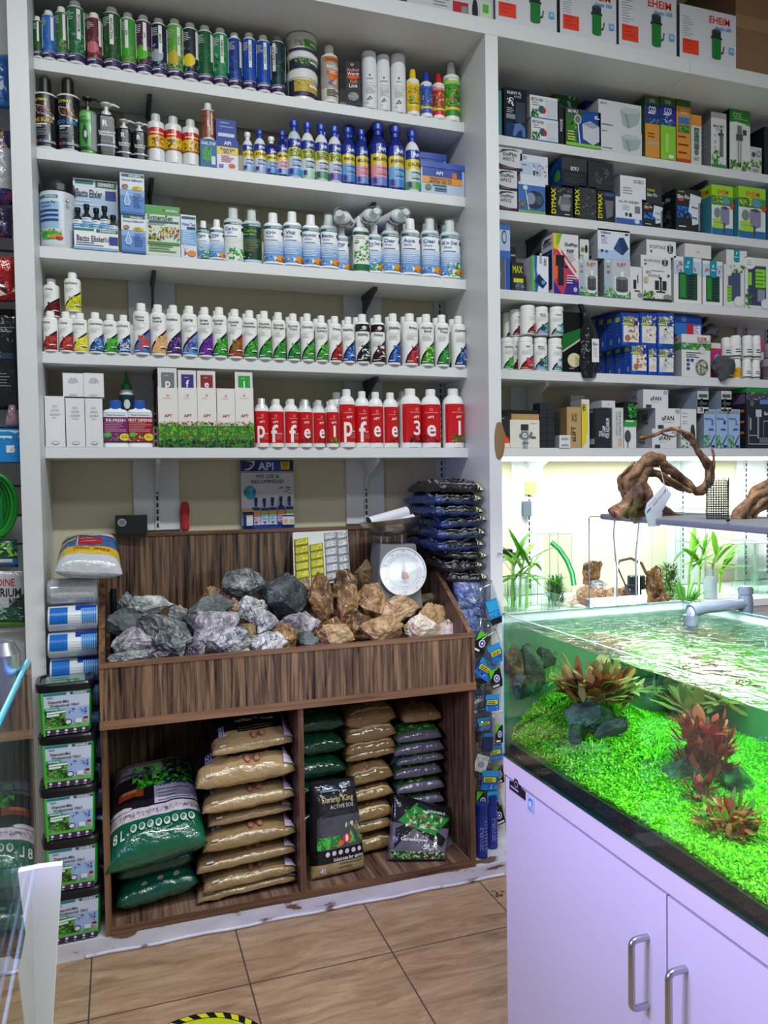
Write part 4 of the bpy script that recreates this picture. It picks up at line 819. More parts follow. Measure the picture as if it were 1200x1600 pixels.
for x0, x1, yt, m_, d in EB:
    Y = 2.802; X0, X1 = sx(x0, Y, zt+.02), sx(x1, Y, zt+.02); h = .245 if m_ == '600' or x0 > 870 else .26
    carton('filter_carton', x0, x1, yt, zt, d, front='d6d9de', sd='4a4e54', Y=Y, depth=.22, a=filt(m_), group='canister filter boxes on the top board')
X0 = sx(1152, 2.81, 3.4)
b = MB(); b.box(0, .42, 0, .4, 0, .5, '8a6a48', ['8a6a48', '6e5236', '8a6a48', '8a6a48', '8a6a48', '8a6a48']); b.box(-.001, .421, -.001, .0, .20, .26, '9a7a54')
tag(b.build('cardboard_box', PR, None, (X0+.01, 2.83, zt)), 'large brown cardboard box at the right end of the top board', 'box')
X0 = sx(636, 2.82, zt); X1 = sx(771, 2.82, zt)
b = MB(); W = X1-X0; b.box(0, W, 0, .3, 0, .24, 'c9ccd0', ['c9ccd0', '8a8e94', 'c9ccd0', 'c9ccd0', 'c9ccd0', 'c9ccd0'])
art(b, [('r', .52, .0, .70, .22, 'b8242c'), ('r', .62, .02, .69, .16, '8a9098'), ('e', .78, .12, .035, .2, '1a1c20'), ('r', .84, .03, .98, .3, 'c8dcc0'), ('r', .87, .12, .94, .26, '5ab04a'), ('l', .3, .3, .5, 5, .05, '9aa0a6', .012)], fmap(0, W, 0, .24, 0), W, .24)
tag(b.build('filter_carton', PM, None, (X0, 2.82, zt)), 'white box with small red panel over the upright, left of the canister boxes', 'box', 'canister filter boxes on the top board')
b = MB(); X0 = sx(440, 2.84, zt); X1 = sx(585, 2.84, zt); b.box(0, X1-X0, 0, .3, 0, .05, 'd8dade'); b.box(-.05, .13, .02, .3, .05, .15, '9a7a54')
tag(b.build('flat_carton', PR, None, (X0, 2.84, zt)), 'flat white and brown carton above the stacked white tubs on the top board', 'box')
# ---- first row
z = RZ[0]; G = 'boxed gear on the highest shelf of the right bay'
def C(x0, x1, yt, d, front, sd=None, a=None, sa=None, zb=None, depth=.12, Y=3.0, name='accessory_carton', tilt=0., m=None, top=None, g=None):
    o = carton(name, x0, x1, yt, z if zb is None else zb, d, 'box', front, sd, Y, depth, a, sa, g or G, top=top, m=m, tilt=tilt); return o
C(774, 784, 141, 'teal-fronted narrow box peeking past the upright on the highest right shelf', '4a8a90', Y=3.01)
C(788, 823, 138, 'dark blue box with silent flow lettering on the highest right shelf', '1b2230', '14181f', m=PG,
  a=[('t', 'SILENT FL', .45, .90, .055, 'e8ecf0', .74), ('t', '& LINE', .6, .83, .04, 'c0c8d0', .4), ('s', .12, .62, .42, .8, 14, .09, ['e8ecf0', 'c0c8d0']), ('l', .1, .57, .5, 3, .04, 'c8d0d8', .014), ('r', .08, .36, .48, .46, '8a9098'), ('r', .5, .3, .92, .72, '3a4454'), ('r', .05, 0, .95, .28, '1c3a6a'), ('p', [(.35, .02), (.45, .26), (.7, .3), (.9, .2), (.92, .02), (.8, .02), (.75, .16), (.6, .12), (.5, .02)], '5a7aa8')])
bet = [('t', 'BETTA FISH', .26, .82, .13, '3a3c40', .42), ('l', .08, .66, .4, 2, .1, '6a7076', .03), ('r', .58, .14, .96, .86, 'cdd2da'), ('e', .42, .4, .12, .17, '2a5a6a'), ('e', .50, .36, .07, .13, 'b03038'), ('s', .02, .02, .3, .38, 34, .07, LEAF), ('r', 0, 0, 1, .04, '4a90c8')]
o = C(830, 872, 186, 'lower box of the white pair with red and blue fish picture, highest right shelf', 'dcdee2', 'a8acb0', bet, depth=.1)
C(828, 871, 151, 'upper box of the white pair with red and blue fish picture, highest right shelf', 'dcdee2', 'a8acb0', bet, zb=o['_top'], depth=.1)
C(873, 881, 166, 'narrow black box edge between the fish pair and the green box', '1c1e20', '141618', [('t', 'MODE', .5, .5, .5, 'd8d8d8', .4, 1)])
C(884, 939, 172, 'green and blue box with white hexagon picture', '1d4a9a', '20282c', m=PM,
  a=[('p', [(0, 0), (.34, 0), (.3, .3), (.36, .62), (.5, .9), (.5, 1), (0, 1)], '3a6a34'), ('s', .02, .05, .3, .7, 40, .08, LEAF), ('r', 0, .86, .5, 1, '3c4440'), ('t', 'BOYU', .2, .92, .08, 'f0f0f0', .3), ('p', [(.46, .62), (.68, .72), (.94, .60), (.94, .2), (.76, .08), (.48, .22)], 'c8ccd6'), ('p', [(.48, .62), (.68, .7), (.92, .60), (.74, .52)], '9aa0b0'), ('e', .33, .72, .1, .13, 'dfe4e8'), ('e', .33, .72, .08, .105, '6a7a80'), ('p', [(.32, .6), (.35, .6), (.4, .08), (.37, .08)], 'dfe4e8'), ('r', 0, 0, 1, .08, '8ac83c'), ('l', .8, .84, .96, 2, .05, 'e8f0f8', .03), ('l', .04, .35, .3, 4, .07, 'd8e070', .03)])
C(866, 902, 139, 'red box with pink and green front standing behind the green and blue box', '3a7a3a', '9a1c34', Y=3.13, depth=.1,
  a=[('s', .0, .5, 1, 1, 30, .16, ['58b83c', '2a6a2c', 'e0e8e0']), ('r', 0, 0, 1, .5, 'c86a8a'), ('r', .1, .1, .5, .55, 'e8e4e4'), ('s', .4, .1, 1, .5, 12, .16, ['8a3a6a', 'e8a0b0'])])
C(915, 938, 155, 'plain deep blue box behind the white breeding boxes', '1a2a9a', '14207a', Y=3.14, depth=.08)
brd = [('t', 'BOYU', .12, .88, .07, '4a4e54', .18), ('p', [(.5, .75), (.62, .88), (.92, .84), (.98, .7), (.92, .3), (.7, .12), (.56, .22)], 'a4b4b4'), ('p', [(.5, .75), (.62, .62), (.98, .7), (.92, .84), (.62, .88)], 'b8c6c6'), ('p', [(.6, .62), (.66, .62), (.72, .14), (.68, .12)], '8a9a9a'), ('l', .06, .12, .35, 1, .04, '6a7076', .03)]
o = C(937, 1003, 204, 'lower of the two white boxes with a clear breeding box picture', 'd2d5da', 'a8acb0', brd)
C(935, 1002, 160, 'upper of the two white boxes with a clear breeding box picture', 'd2d5da', 'a8acb0', brd, zb=o['_top'])
def co2(c1, c2, sub, extra=None): return [('r', 0, .88, 1, 1, '3a6a34'), ('r', .3, .91, .7, .97, '8ab08a'), ('r', 0, .56, 1, .88, c1), ('t', 'CO2', .5, .80, .09, 'f0f0f0', .5), ('l', .2, .72, .8, 1, .03, 'e0e0e0', .025), ('s', 0, .55, 1, .66, 20, .12, ['3a8a34', '6a9ac8', '2a5a9a']), ('r', 0, 0, 1, .55, c2)]+(extra or [])
C(1008, 1030, 152, 'tall slim box, blue top over orange, carbon dioxide lettering', 'd88a2c', '3a5a2c', co2('28348a', 'd8923c', '', [('r', .1, .2, .9, .26, 'a8a49c'), ('l', .15, .38, .8, 2, .05, '7a4a1c', .02)]), g='slim gas kit boxes')
C(1032, 1055, 154, 'tall slim box, blue top over lime green, carbon dioxide lettering', '7ac030', '3a5a2c', co2('24309a', '8ac83a', '', [('e', .35, .5, .0, .0, 'ffffff'), ('s', .1, .6, .9, .7, 10, .08, ['e8f0f8']), ('r', .3, .12, .5, .42, 'a8d870'), ('e', .68, .05, .2, .03, 'e0e8e0')]), g='slim gas kit boxes')
C(1057, 1079, 157, 'tall slim orange box with small green pictures', 'd8923c', '7a4a1c', [('r', 0, .9, 1, 1, '3a6a34'), ('t', 'CO2', .5, .82, .07, 'e8e0d0', .45), ('r', .12, .62, .92, .73, '3a7ab0'), ('r', .12, .48, .92, .6, '3a8a3c'), ('s', .15, .48, .9, .6, 14, .1, ['a8d870', '2a6a2c']), ('l', .1, .4, .95, 3, .13, '7a2a1c', .02), ('r', 0, 0, 1, .05, 'b8481c')], g='slim gas kit boxes')
C(1080, 1096, 180, 'slim whitish box with orange top and dark tube picture', 'd4d4d0', '9a9a98', [('r', 0, .78, 1, 1, 'd8923c'), ('r', .28, .3, .76, .74, '56605e'), ('s', .3, .32, .74, .7, 20, .18, ['3aa878', '70c8a0']), ('e', .5, .24, .22, .06, '6a7270'), ('l', .2, .12, .8, 2, .04, '8a8e90', .015)])
C(1111, 1135, 176, 'white and grey slim box with max mix diffuser picture', 'd8dad8', '7c7f80', [('t', 'MAX MIX', .5, .75, .05, '3a3c40', .7), ('l', .3, .7, .9, 2, .03, '8a8e90', .01), ('r', .55, .2, .78, .6, '6a7470'), ('r', .45, .58, .8, .63, '4a5450'), ('r', .6, .63, .72, .7, '4a5450'), ('e', .24, .58, .07, .025, 'b0b4b4'), ('e', .24, .46, .07, .025, 'b0b4b4'), ('e', .24, .35, .07, .025, 'b0b4b4'), ('r', 0, 0, 1, .05, '2a9a4a'), ('s', 0, .0, .6, .3, 30, .14, LEAF)], sa=printl('9a9ea0'), depth=.09)
C(1140, 1172, 170, 'green and white box with carbon dioxide lettering and clear counter picture', 'dcdedc', '1c2424', [('r', 0, .74, 1, 1, '3aa038'), ('p', [(0, .76), (.3, .78), (.7, .76), (1, .72), (1, .68), (0, .68)], 'dcdedc'), ('t', 'CO2', .36, .89, .07, 'f4f4f4', .4), ('l', .18, .82, .9, 1, .03, 'c8e8c0', .012), ('r', .36, .08, .58, .5, 'b8c0c0'), ('r', .4, .1, .43, .48, '707a7a'), ('r', .51, .1, .54, .48, '707a7a'), ('r', .3, .48, .62, .58, '4a5656'), ('r', .36, .58, .56, .72, '6a7676'), ('r', .62, .58, .8, .66, '3a4446'), ('s', 0, 0, 1, .16, 44, .11, LEAF+['c8d8a0'])], depth=.09)
C(1172, 1190, 230, 'small plant box with dark ring picture beside the green and white box', 'c8ccc0', '6a6e68', [('e', .3, .7, .18, .1, '5a4a54'), ('e', .75, .75, .2, .12, '6a7078'), ('e', .75, .75, .14, .08, 'b8bcc0'), ('s', .0, .2, 1, .5, 26, .14, LEAF), ('r', .2, .05, .7, .14, '9a9a9a')])
C(1194, 1225, 200, 'dark box at the right frame edge of the highest right shelf', '23282c', '14181a')
# ---- second row
z = RZ[1]; G = 'boxed pumps and filters on the second right shelf'
dol = [('p', [(.15, .72), (.3, .92), (.7, .95), (.9, .88), (.6, .9), (.35, .84)], '22242a'), ('t', 'DolPhin', .56, .72, .16, '2a2c34', .6), ('t', 'AF012', .5, .50, .16, '5a5c66', .5), ('p', [(0, 0), (1, 0), (1, .14), (.7, .12), (.3, .2), (0, .34)], '3a2234'), ('r', .3, .06, .7, .14, '6a5a66')]
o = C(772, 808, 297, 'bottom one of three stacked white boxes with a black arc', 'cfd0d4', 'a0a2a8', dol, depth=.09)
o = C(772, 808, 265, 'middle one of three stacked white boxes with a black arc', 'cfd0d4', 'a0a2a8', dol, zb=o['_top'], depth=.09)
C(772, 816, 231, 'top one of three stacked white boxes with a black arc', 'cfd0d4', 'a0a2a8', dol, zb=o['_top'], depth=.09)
o = C(810, 852, 286, 'blue box with round black pump picture and green foot', '3a6ab0', '1c3460', [('r', 0, .92, 1, 1, 'd0dcea'), ('r', 0, 0, 1, .08, '7aa84a'), ('e', .6, .45, .34, .3, '2a3444'), ('e', .45, .48, .18, .2, '8090a4'), ('e', .76, .45, .12, .16, '46586e'), ('e', .25, .82, .09, .08, 'c8d4e0'), ('p', [(.24, .74), (.27, .74), (.4, .1), (.36, .1)], 'c8d4e0'), ('s', .0, .1, .3, .4, 12, .08, ['3a9a4a', 'c86a3a'])])
C(813, 856, 243, 'white box with pale blue picture lying on the round pump box', 'd6dae4', 'a8acb8', [('r', 0, .3, .8, .75, 'b8c8e0'), ('s', .45, .25, .95, .75, 30, .1, ['8a94ac', 'a8b4cc', 'e0e4ee']), ('t', 'SOBO', .14, .88, .12, '8a94a8', .2), ('r', .04, .6, .22, .64, '5a7ab0')], zb=o['_top'], m=PG)
dy = [('r', 0, 0, .2, 1, '1a1b1e'), ('t', 'DYMAX', .11, .5, .2, 'd8d820', .86, 1), ('e', .62, .45, .3, .26, '6a6c74'), ('r', .45, .2, .85, .42, '8a8e9a'), ('p', [(.3, .4), (.4, .7), (.46, .68), (.4, .4)], '8a8e98'), ('r', .55, .66, .9, .76, '8a8a8e'), ('s', .3, .8, .95, .95, 16, .09, ['54565c', '76787e']), ('l', .6, .06, .9, 1, .05, 'c8ccd4', .03)]
C(861, 895, 292, 'left one of three black boxes with yellow upright lettering', '2b2c31', '17181b', dy, g='black boxes with yellow lettering')
C(898, 932, 291, 'middle, shiniest one of three black boxes with yellow upright lettering', '3a3c40', '17181b', dy[:2]+[('s', .3, .1, 1, .9, 20, .12, ['4a4c52', '54585e', '62666c'])], m=PB, g='black boxes with yellow lettering')  # grey dabs are muted film glare painted on the front
o = C(934, 961, 299, 'right one of three black boxes with yellow upright lettering', '2b2c31', '17181b', [('t', 'DYMAX', .13, .5, .24, 'd8d820', .86, 1), ('r', .36, .84, .95, .94, '3a5a8a'), ('p', [(.4, .7), (.9, .7), (.85, .2), (.5, .1)], '6a6e78')], g='black boxes with yellow lettering')
zz = max(bpy.data.objects[n.name]['_top'] for n in [o])+.004
o1 = C(878, 917, 247, 'shiny black box with white lettering lying left on the yellow-lettered boxes', '26282c', '1c4a8a', [('r', 0, .55, 1, 1, '3a3d42'), ('t', 'BOYU', .5, .62, .14, 'e8e8ea', .3), ('l', .1, .4, .9, 6, .06, '4a4e54', .02)], zb=zz, m=PB, sa=[('e', .7, .4, .2, .2, '4aa03c')])
C(919, 958, 254, 'shiny black box lying right on the yellow-lettered boxes', '303236', '17181b', [('s', .2, .2, .9, .8, 16, .12, ['4a4c52', '585c62', '3c3e44'])], zb=zz, m=PB)  # dabs paint a muted glare into the black front
aio = [('t', 'ALL IN ONE', .4, .84, .09, '4a4e54', .6), ('t', 'BIO', .8, .84, .09, '4a4e54', .2), ('l', .25, .68, .6, 3, .07, '9aa4b4', .02), ('r', .35, .3, .45, .42, '2a5a3a'), ('r', .5, .28, .6, .42, '2a2c30'), ('r', .72, .45, .92, .7, '7a7e84'), ('r', 0, 0, 1, .2, '3a62b0'), ('e', .8, .12, .1, .09, 'c8d8f0')]
o = C(962, 1003, 309, 'white and blue all-in-one box under the white carton', 'dfe3ea', 'a8acb4', aio)
C(969, 1009, 276, 'white carton lying on the white and blue all-in-one box', 'e2e4ea', '8a8c92', [('t', 'SOBO', .72, .78, .16, '6a6e76', .4), ('l', .1, .42, .55, 3, .12, '9aa0aa', .05)], zb=o['_top'])
slim = [('t', 'DYMAX', .22, .93, .035, 'e0d020', .3), ('t', 'Slim Flo', .28, .81, .09, 'f0f0f0', .46), ('r', .08, .7, .3, .75, 'c8502c'), ('s', .04, .3, .62, .58, 60, .07, ['2a7ad8', '4a9af0', '1c5ab0']), ('p', [(.55, .9), (.98, .84), (.9, .5), (.92, .2), (.62, .14), (.6, .4), (.48, .45)], 'd4dae4'), ('p', [(.6, .6), (.84, .58), (.84, .54), (.6, .56)], '5a6878'), ('p', [(.6, .35), (.82, .33), (.82, .29), (.6, .31)], '5a6878'), ('p', [(.86, .7), (.93, .7), (.93, .02), (.86, .02)], '7a8a98'), ('l', .1, .08, .4, 1, .03, 'd8dce0', .025)]
o = C(1004, 1036, 317, 'smaller dark box with slim filter picture over blue ripples', '2a2c30', '17181b', slim, g='slim filter boxes')
C(1010, 1034, 282, 'plain dark box with yellow lettering lying behind the white carton', '3a3c3c', '1c1e20', [('t', 'DYMAX', .3, .6, .1, 'd8d020', .5), ('t', 'Slim Flo', .36, .42, .13, 'e0e0e0', .66)], zb=o['_top'], Y=3.03)
C(1056, 1096, 296, 'larger dark box with slim filter picture over blue ripples', '2a2c30', '14161a', slim, sa=[('t', 'Slim Flo', .5, .8, .1, 'c0b8b8', .8), ('s', .3, .1, .8, .6, 14, .12, ['5a5e64', '3a3c42'])], depth=.16, g='slim filter boxes')
ehg = [('r', 0, .78, 1, 1, '9ad428'), ('t', 'EHEIM', .52, .87, .09, 'e0402a', .52), ('l', .45, .79, .85, 1, .03, '6ab0a0', .015), ('r', 0, .6, 1, .78, '4a8a3a'), ('s', .0, .6, .5, .78, 24, .08, ['e8d03a', 'a8d84a', '2a6a2c']), ('e', .66, .69, .18, .08, '5a9aa8'), ('r', 0, 0, 1, .14, '2a70a8'), ('r', .05, .12, .58, .22, 'a8d43a'), ('r', .05, .24, .5, .32, 'a8d43a'), ('e', .24, .44, .14, .1, '7a8a84'), ('p', [(.4, .55), (.6, .58), (.8, .54), (.8, .24), (.6, .2), (.4, .28)], '8a84a0'), ('p', [(.4, .55), (.6, .5), (.8, .54), (.6, .58)], '5a4a5c'), ('r', .52, .02, .6, .24, '46505c'), ('e', .92, .6, .09, .06, 'd8481c')]
C(1112, 1145, 290, 'left one of two lime green and white filter boxes', 'd8e4e0', '3a8094', ehg, sa=[('r', 0, .78, 1, 1, '8ac424'), ('t', 'EHEIM', .5, .88, .1, 'c83a24', .7)], depth=.12, g='lime green and white filter boxes')
C(1154, 1196, 293, 'right one of two lime green and white filter boxes', 'd8e4e0', '3a8094', ehg, sa=[('r', 0, .78, 1, 1, '8ac424')], depth=.12, g='lime green and white filter boxes')
C(1200, 1230, 298, 'blue edged box cut off by the right frame edge, second right shelf', '3a80b0', '2a6080')
# ---- third row
z = RZ[2]; G = 'boxed pumps and sponges on the third right shelf'
o = C(770, 797, 403, 'lower pale blue box with device picture beside the upright, third right shelf', '7a90b8', '4a5a80', [('p', [(.2, 1), (.7, 1), (.7, 0), (.3, 0), (.5, .5)], '5a5e6a'), ('r', .75, 0, 1, 1, '2a58a8')], Y=3.0)
C(770, 797, 350, 'upper pale blue box with device picture beside the upright, third right shelf', 'b0c4e0', '4a5a80', [('r', 0, .84, 1, 1, '3a6ab0'), ('e', .66, .62, .14, .2, '1a1c22'), ('e', .66, .62, .1, .15, 'b0c4e0'), ('r', 0, .0, 1, .22, '3a6ab8')], zb=o['_top'])
dk = [('r', .15, .55, .8, .8, 'd8d020'), ('e', .55, .3, .3, .28, '4a5a78'), ('s', .1, .05, .9, .5, 18, .1, ['8a9ab8', '2a3448'])]
o = C(799, 822, 430, 'bottom box of the small dark stack with yellow marks', '23262a', '141618', dk, Y=3.02)
o = C(799, 818, 410, 'second box of the small dark stack with yellow marks', '23262a', '141618', [('t', 'MAX', .5, .5, .5, 'd8d020', .8)], zb=o['_top'], Y=3.04)
C(796, 806, 385, 'topmost narrow dark box of the small dark stack', '1c1e22', '141618', [('r', .2, .4, .9, .5, 'a0a4aa')], zb=o['_top'], Y=3.05)
ds = [('p', [(.1, .86), (.3, .95), (.9, .93), (.5, .9)], '2a2c34'), ('t', 'DolPhin', .5, .86, .08, '2a2c3c', .7), ('r', .05, .08, .9, .74, '232a68'), ('l', .15, .68, .8, 10, .05, '6a74b0', .01)]
for i, (x0, x1, yt, Y, d) in enumerate(((849, 865, 386, 3.12, 'middle'), (832, 848, 392, 3.18, 'rearmost'))):
    o = C(x0+14, x1+22, yt-4, f'{d} of the tall boxes with navy side panels queued behind the long pump box', 'd8d8dc', 'cfd0d6', sa=ds, depth=.055, Y=Y)
C(865, 904, 366, 'tall box with black pump over rainbow splashes and white letters', 'dcdadc', 'cfd0d6', a=[('p', [(0, 1), (.35, 1), (.1, .6), (0, .5)], 'e8c030'), ('p', [(.12, .98), (.34, 1), (.22, .84), (.12, .8)], '6ab83a'), ('p', [(0, .75), (.2, .72), (.6, .45), (1, .25), (1, 0), (0, 0)], 'c03a5a'), ('p', [(0, .6), (.1, .7), (.3, .5), (.2, .3), (0, .2)], 'e8642c'), ('p', [(0, .2), (.3, .0), (0, 0)], '3a2a8a'), ('p', [(.6, .3), (1, .2), (1, 0), (.4, 0)], '3a2f8c'), ('p', [(.3, .74), (.9, .4), (.9, .36), (.3, .70)], 'e04a3a'), ('t', 'DolPhin', .7, .83, .055, '24242c', .5), ('t', '950F', .66, .72, .06, '3a3a44', .3), ('l', .5, .66, .9, 4, .035, '9a9aa4', .008), ('r', .08, .46, .42, .64, '1c1e26'), ('r', .16, .14, .38, .46, '22242e'), ('r', .42, .44, .56, .47, '1c1e26'), ('l', .5, .3, .92, 4, .04, 'f0e8f0', .014), ('e', .84, .08, .08, .04, 'b8c0e8')], sa=ds, depth=.1)
C(832, 857, 400, 'slim white box with green and blue swirl and dark blue pump picture', 'dfe3ea', 'c4c8d0', a=[('p', [(0, 0), (0, 1), (.2, 1), (.1, .5), (.2, 0)], '5ab83c'), ('p', [(.12, 1), (.3, 1), (.26, .6), (.4, .3), (.3, 0), (.16, 0), (.14, .5)], '2a5ac0'), ('p', [(.1, .28), (.4, .5), (.9, .26), (.64, .1)], '1c2c54'), ('e', .66, .27, .12, .06, '4aa0d8'), ('t', 'SOBO', .78, .84, .16, '6a6e78', .2, 1), ('l', .44, .8, .6, 1, .3, 'a0a8b8', .28)], sa=[('r', .8, 0, 1, 1, 'a8c8b0')], depth=.12)
jet = [('r', 0, 0, .3, 1, 'a8b8c4'), ('t', 'E-JET', .66, .88, .09, 'b8202c', .46), ('e', .15, .94, .08, .035, 'd8e0e4'), ('e', .15, .8, .07, .035, '8a8e94'), ('e', .15, .66, .07, .035, 'a86a6e'), ('r', 0, 0, 1, .1, '3a8a4a'), ('s', 0, 0, 1, .26, 40, .1, ['6ab06a', '9ac89a', '3a8a4a', 'c8dcc0']), ('p', [(.38, .56), (.94, .56), (.94, .18), (.8, .08), (.5, .08), (.38, .2)], 'e8ecee'), ('r', .43, .2, .89, .52, '57585e'), ('e', .66, .52, .23, .045, '8a8c92'), ('e', .66, .2, .23, .05, '4a4b50'), ('r', .6, .56, .72, .7, 'e8ecee'), ('r', .55, .2, .57, .5, '3c3d42'), ('r', .72, .2, .74, .5, '3c3d42')]
o = C(904, 934, 406, 'left grey-green box with round dark filter picture and red lettering', 'c0c6ca', '8a8e92', jet, g='grey-green boxes with red lettering')
C(906, 920, 374, 'small white box with brown dots standing on the left grey-green box', 'd8d8d4', '8a8a88', [('e', .3, .5, .2, .12, '8a7a5a'), ('e', .7, .55, .16, .2, '2a2c30'), ('s', 0, 0, .7, .35, 12, .12, LEAF)], zb=o['_top'], Y=3.01)
o = C(944, 985, 406, 'right grey-green box with round dark filter picture and red lettering', 'c0c6ca', '6e7276', jet, g='grey-green boxes with red lettering')
C(934, 984, 359, 'pale blue-white box with dark pyramid pump picture', 'dce4f0', 'a2a6ac', a=[('r', 0, 0, 1, .3, 'b0c8e8'), ('t', 'Vulkanus', .24, .88, .08, '3a3e46', .44), ('r', .1, .74, .22, .78, '2a4a8a'), ('l', .1, .7, .4, 4, .06, 'a0a8b4', .015), ('p', [(.48, .36), (.66, .74), (.8, .76), (.96, .4), (.76, .16)], '24406a'), ('p', [(.48, .36), (.66, .74), (.76, .16)], '32527e'), ('r', .84, .84, .94, .9, '3a3e46'), ('r', .08, .22, .16, .3, '2a2c34'), ('r', .22, .22, .3, .28, '3a6ab0')], sa=[('l', .2, .6, .9, 5, .08, '70747a', .03), ('r', .3, .1, .7, .2, '3a3c40')], zb=o['_top'], depth=.16)
bs2 = [('l', .3, .9, .9, 1, .04, '8a8e90', .03), ('t', 'SPONGE', .4, .76, .08, '2a2a2c', .6, 0, 0), ('t', 'BIO', .2, .86, .08, '2a2a2c', .3, 0, 0), ('r', .42, .34, .56, .62, '2e2e32'), ('r', .68, .34, .82, .62, '2e2e32'), ('r', .46, .26, .78, .3, '2e2e32'), ('r', .59, .28, .65, .7, '3a3a3e'), ('r', .55, .68, .65, .73, '2e2e32'), ('e', .1, .62, .09, .1, 'c8b8a0'), ('s', 0, .08, .4, .3, 30, .07, LEAF+['c87a5a']), ('e', .84, .14, .14, .08, '8a9088'), ('r', 0, 0, 1, .06, '24341e'), ('r', .84, .76, .92, .82, '3a3a3e')]
o = C(1004, 1049, 419, 'white box with twin sponge picture, bottom of the sponge box pile', 'e4e4e4', 'a8aaac', bs2)
C(985, 1003, 417, 'narrow white sponge filter box left of the sponge box pile', 'e0e0e2', 'a8aaac', [('r', .25, .32, .5, .6, '2e2e32'), ('r', .6, .5, .68, .75, '2e2e32'), ('r', .35, .24, .8, .28, '2e2e32'), ('e', .8, .14, .2, .08, '8a9088')])
bs1 = [('t', 'BIOSPONGE', .38, .58, .22, '2a2a2c', .54, 0, 0), ('r', .70, .34, .77, .72, '2e2e32'), ('r', .83, .34, .90, .72, '2e2e32'), ('r', .72, .24, .88, .3, '2e2e32'), ('r', .79, .28, .81, .84, '3a3a3e'), ('r', .12, .2, .18, .34, '3a3a3e')]
o = C(1001, 1048, 400, 'middle white sponge carton lying on the twin sponge box', 'e0e0e2', '8a8c90', bs1, zb=o['_top'], depth=.16)
C(1010, 1056, 376, 'topmost white sponge carton of the pile, shifted right', 'e6e6e8', '9a9ca0', bs1, zb=o['_top'], depth=.17)
win = lambda: [('r', 0, .62, 1, .92, 'b8d0e4'), ('s', 0, .66, 1, .9, 12, .14, ['8ab0d0', 'd0e0ec', 'c8705a']), ('r', .16, .08, .84, .66, '1f4a34'), ('r', .2, .12, .8, .62, '2a4a40'), ('r', .2, .12, .42, .62, '2f8a3a'), ('l', .5, .58, .78, 8, .065, '1a2a26', .03), ('r', .34, .68, .68, 1, '1c90a8'), ('e', .51, .68, .17, .06, '1c90a8'), ('t', 'P', .51, .87, .08, 'e8f4f8', .2), ('l', .4, .77, .62, 1, .05, 'c8e8f0', .03)]
o1 = C(1053, 1096, 402, 'wider window box with teal tab and green filter inside', 'e4e6e4', 'b0b2b0', win(), g='window boxes with teal tabs')
o2 = C(1098, 1129, 408, 'narrower window box with teal tab and green filter inside', 'e4e6e4', 'b0b2b0', win(), g='window boxes with teal tabs')
C(1070, 1111, 382, 'plain white carton lying across the wide window box', 'dcdad6', 'bdbbb6', [('t', 'ISTA', .5, .42, .14, 'a8a6a2', .3)], zb=max(o1['_top'], o2['_top'])+.002, depth=.16)
o = C(1131, 1163, 414, 'window box with blue-grey sponge and lime slats under the tabbed carton', 'd8dcd8', 'a0a4a0', [('s', .3, .8, 1, 1, 20, .1, LEAF), ('r', .2, .14, .8, .82, '4a5470'), ('r', .16, .12, .36, .5, '8ac83c'), ('l', .16, .44, .36, 5, .08, '5a8a2c', .02), ('e', .22, .82, .16, .1, 'd8e0dc'), ('e', .72, .14, .24, .12, 'dfe4e0')])
C(1135, 1167, 391, 'white carton with teal tab standing on the lime-slatted window box', 'e0e2e0', '9aa4a0', [('r', .36, .3, .64, 1, '1c90a8'), ('e', .5, .3, .14, .12, '1c90a8'), ('t', 'P', .5, .78, .2, 'e8f4f8', .2), ('l', .38, .5, .62, 1, .05, 'c8e8f0', .06)], zb=o['_top'], depth=.16)
C(1164, 1202, 403, 'large window box with lime green sponge rings at the right frame edge', 'dfe2de', 'a0a4a0', [('r', .12, .06, .86, .84, '46506a'), ('r', .2, .08, .86, .84, '3a4560'), ('r', .42, .42, .84, .78, '8ad838'), ('l', .42, .7, .9, 5, .075, '4a8a1c', .02), ('r', .5, .14, .8, .38, '8a94a8'), ('r', .12, .45, .26, .7, '8ad838'), ('s', 0, 0, .3, .4, 20, .08, LEAF), ('e', .82, .1, .18, .1, 'dfe4e8'), ('e', .16, .88, .26, .12, 'e6e8e6'), ('l', .05, .92, .3, 3, .04, '8a8e90', .01)])
# ---- fourth row
z = RZ[3]; G = 'round tubs on the fourth right shelf'
def tub(cx, wpx, top, n1, n2, c1, c2, d, zb, yo=0., rz=0.):
    Y0 = 3.0+yo; r = wpx*zc((sx(cx, Y0, zb+.05), Y0, zb+.05))/F/2; Y = Y0-.004+r; X = sx(cx, Y, zb+.05); h = at(cx, top, Y=Y).z-zb
    root = empty('filter_media_tub', (X, Y, zb), rz)
    b = MB(); b.lathe([(0, 0), (.95*r, 0), (r, .01*h), (r, .80*h), (.93*r, .83*h), (.93*r, .87*h)], 32, 'ecece9'); b.build('body', PG, root)
    b = MB(); b.lathe([(.97*r, .86*h), (.97*r, .97*h), (.93*r, h), (0, h)], 40, 'f2f2f0', rib=.02); b.build('cap', PG, root)
    mp = cmap(r, .04*h, .79*h); s = swoosh(n1, n2, c1, c2)
    if 'M' in n1 or 'Pur' in n1: s.append(('e', .42, .25, .12, .11, '3a3e40' if 'M' in n1 else 'd8d4c4'))
    b = MB(); [b.add([mp(q/16, 0, 0), mp((q+1)/16, 0, 0), mp((q+1)/16, 1, 0), mp(q/16, 1, 0)], [(0, 1, 2, 3)], 'ecece9', True) for q in range(16)]
    art(b, s, mp, r*2.8, .75*h, .07); b.build('label', PG, root)
    root['_top'] = zb+h; return tag(root, d, 'tub', G)
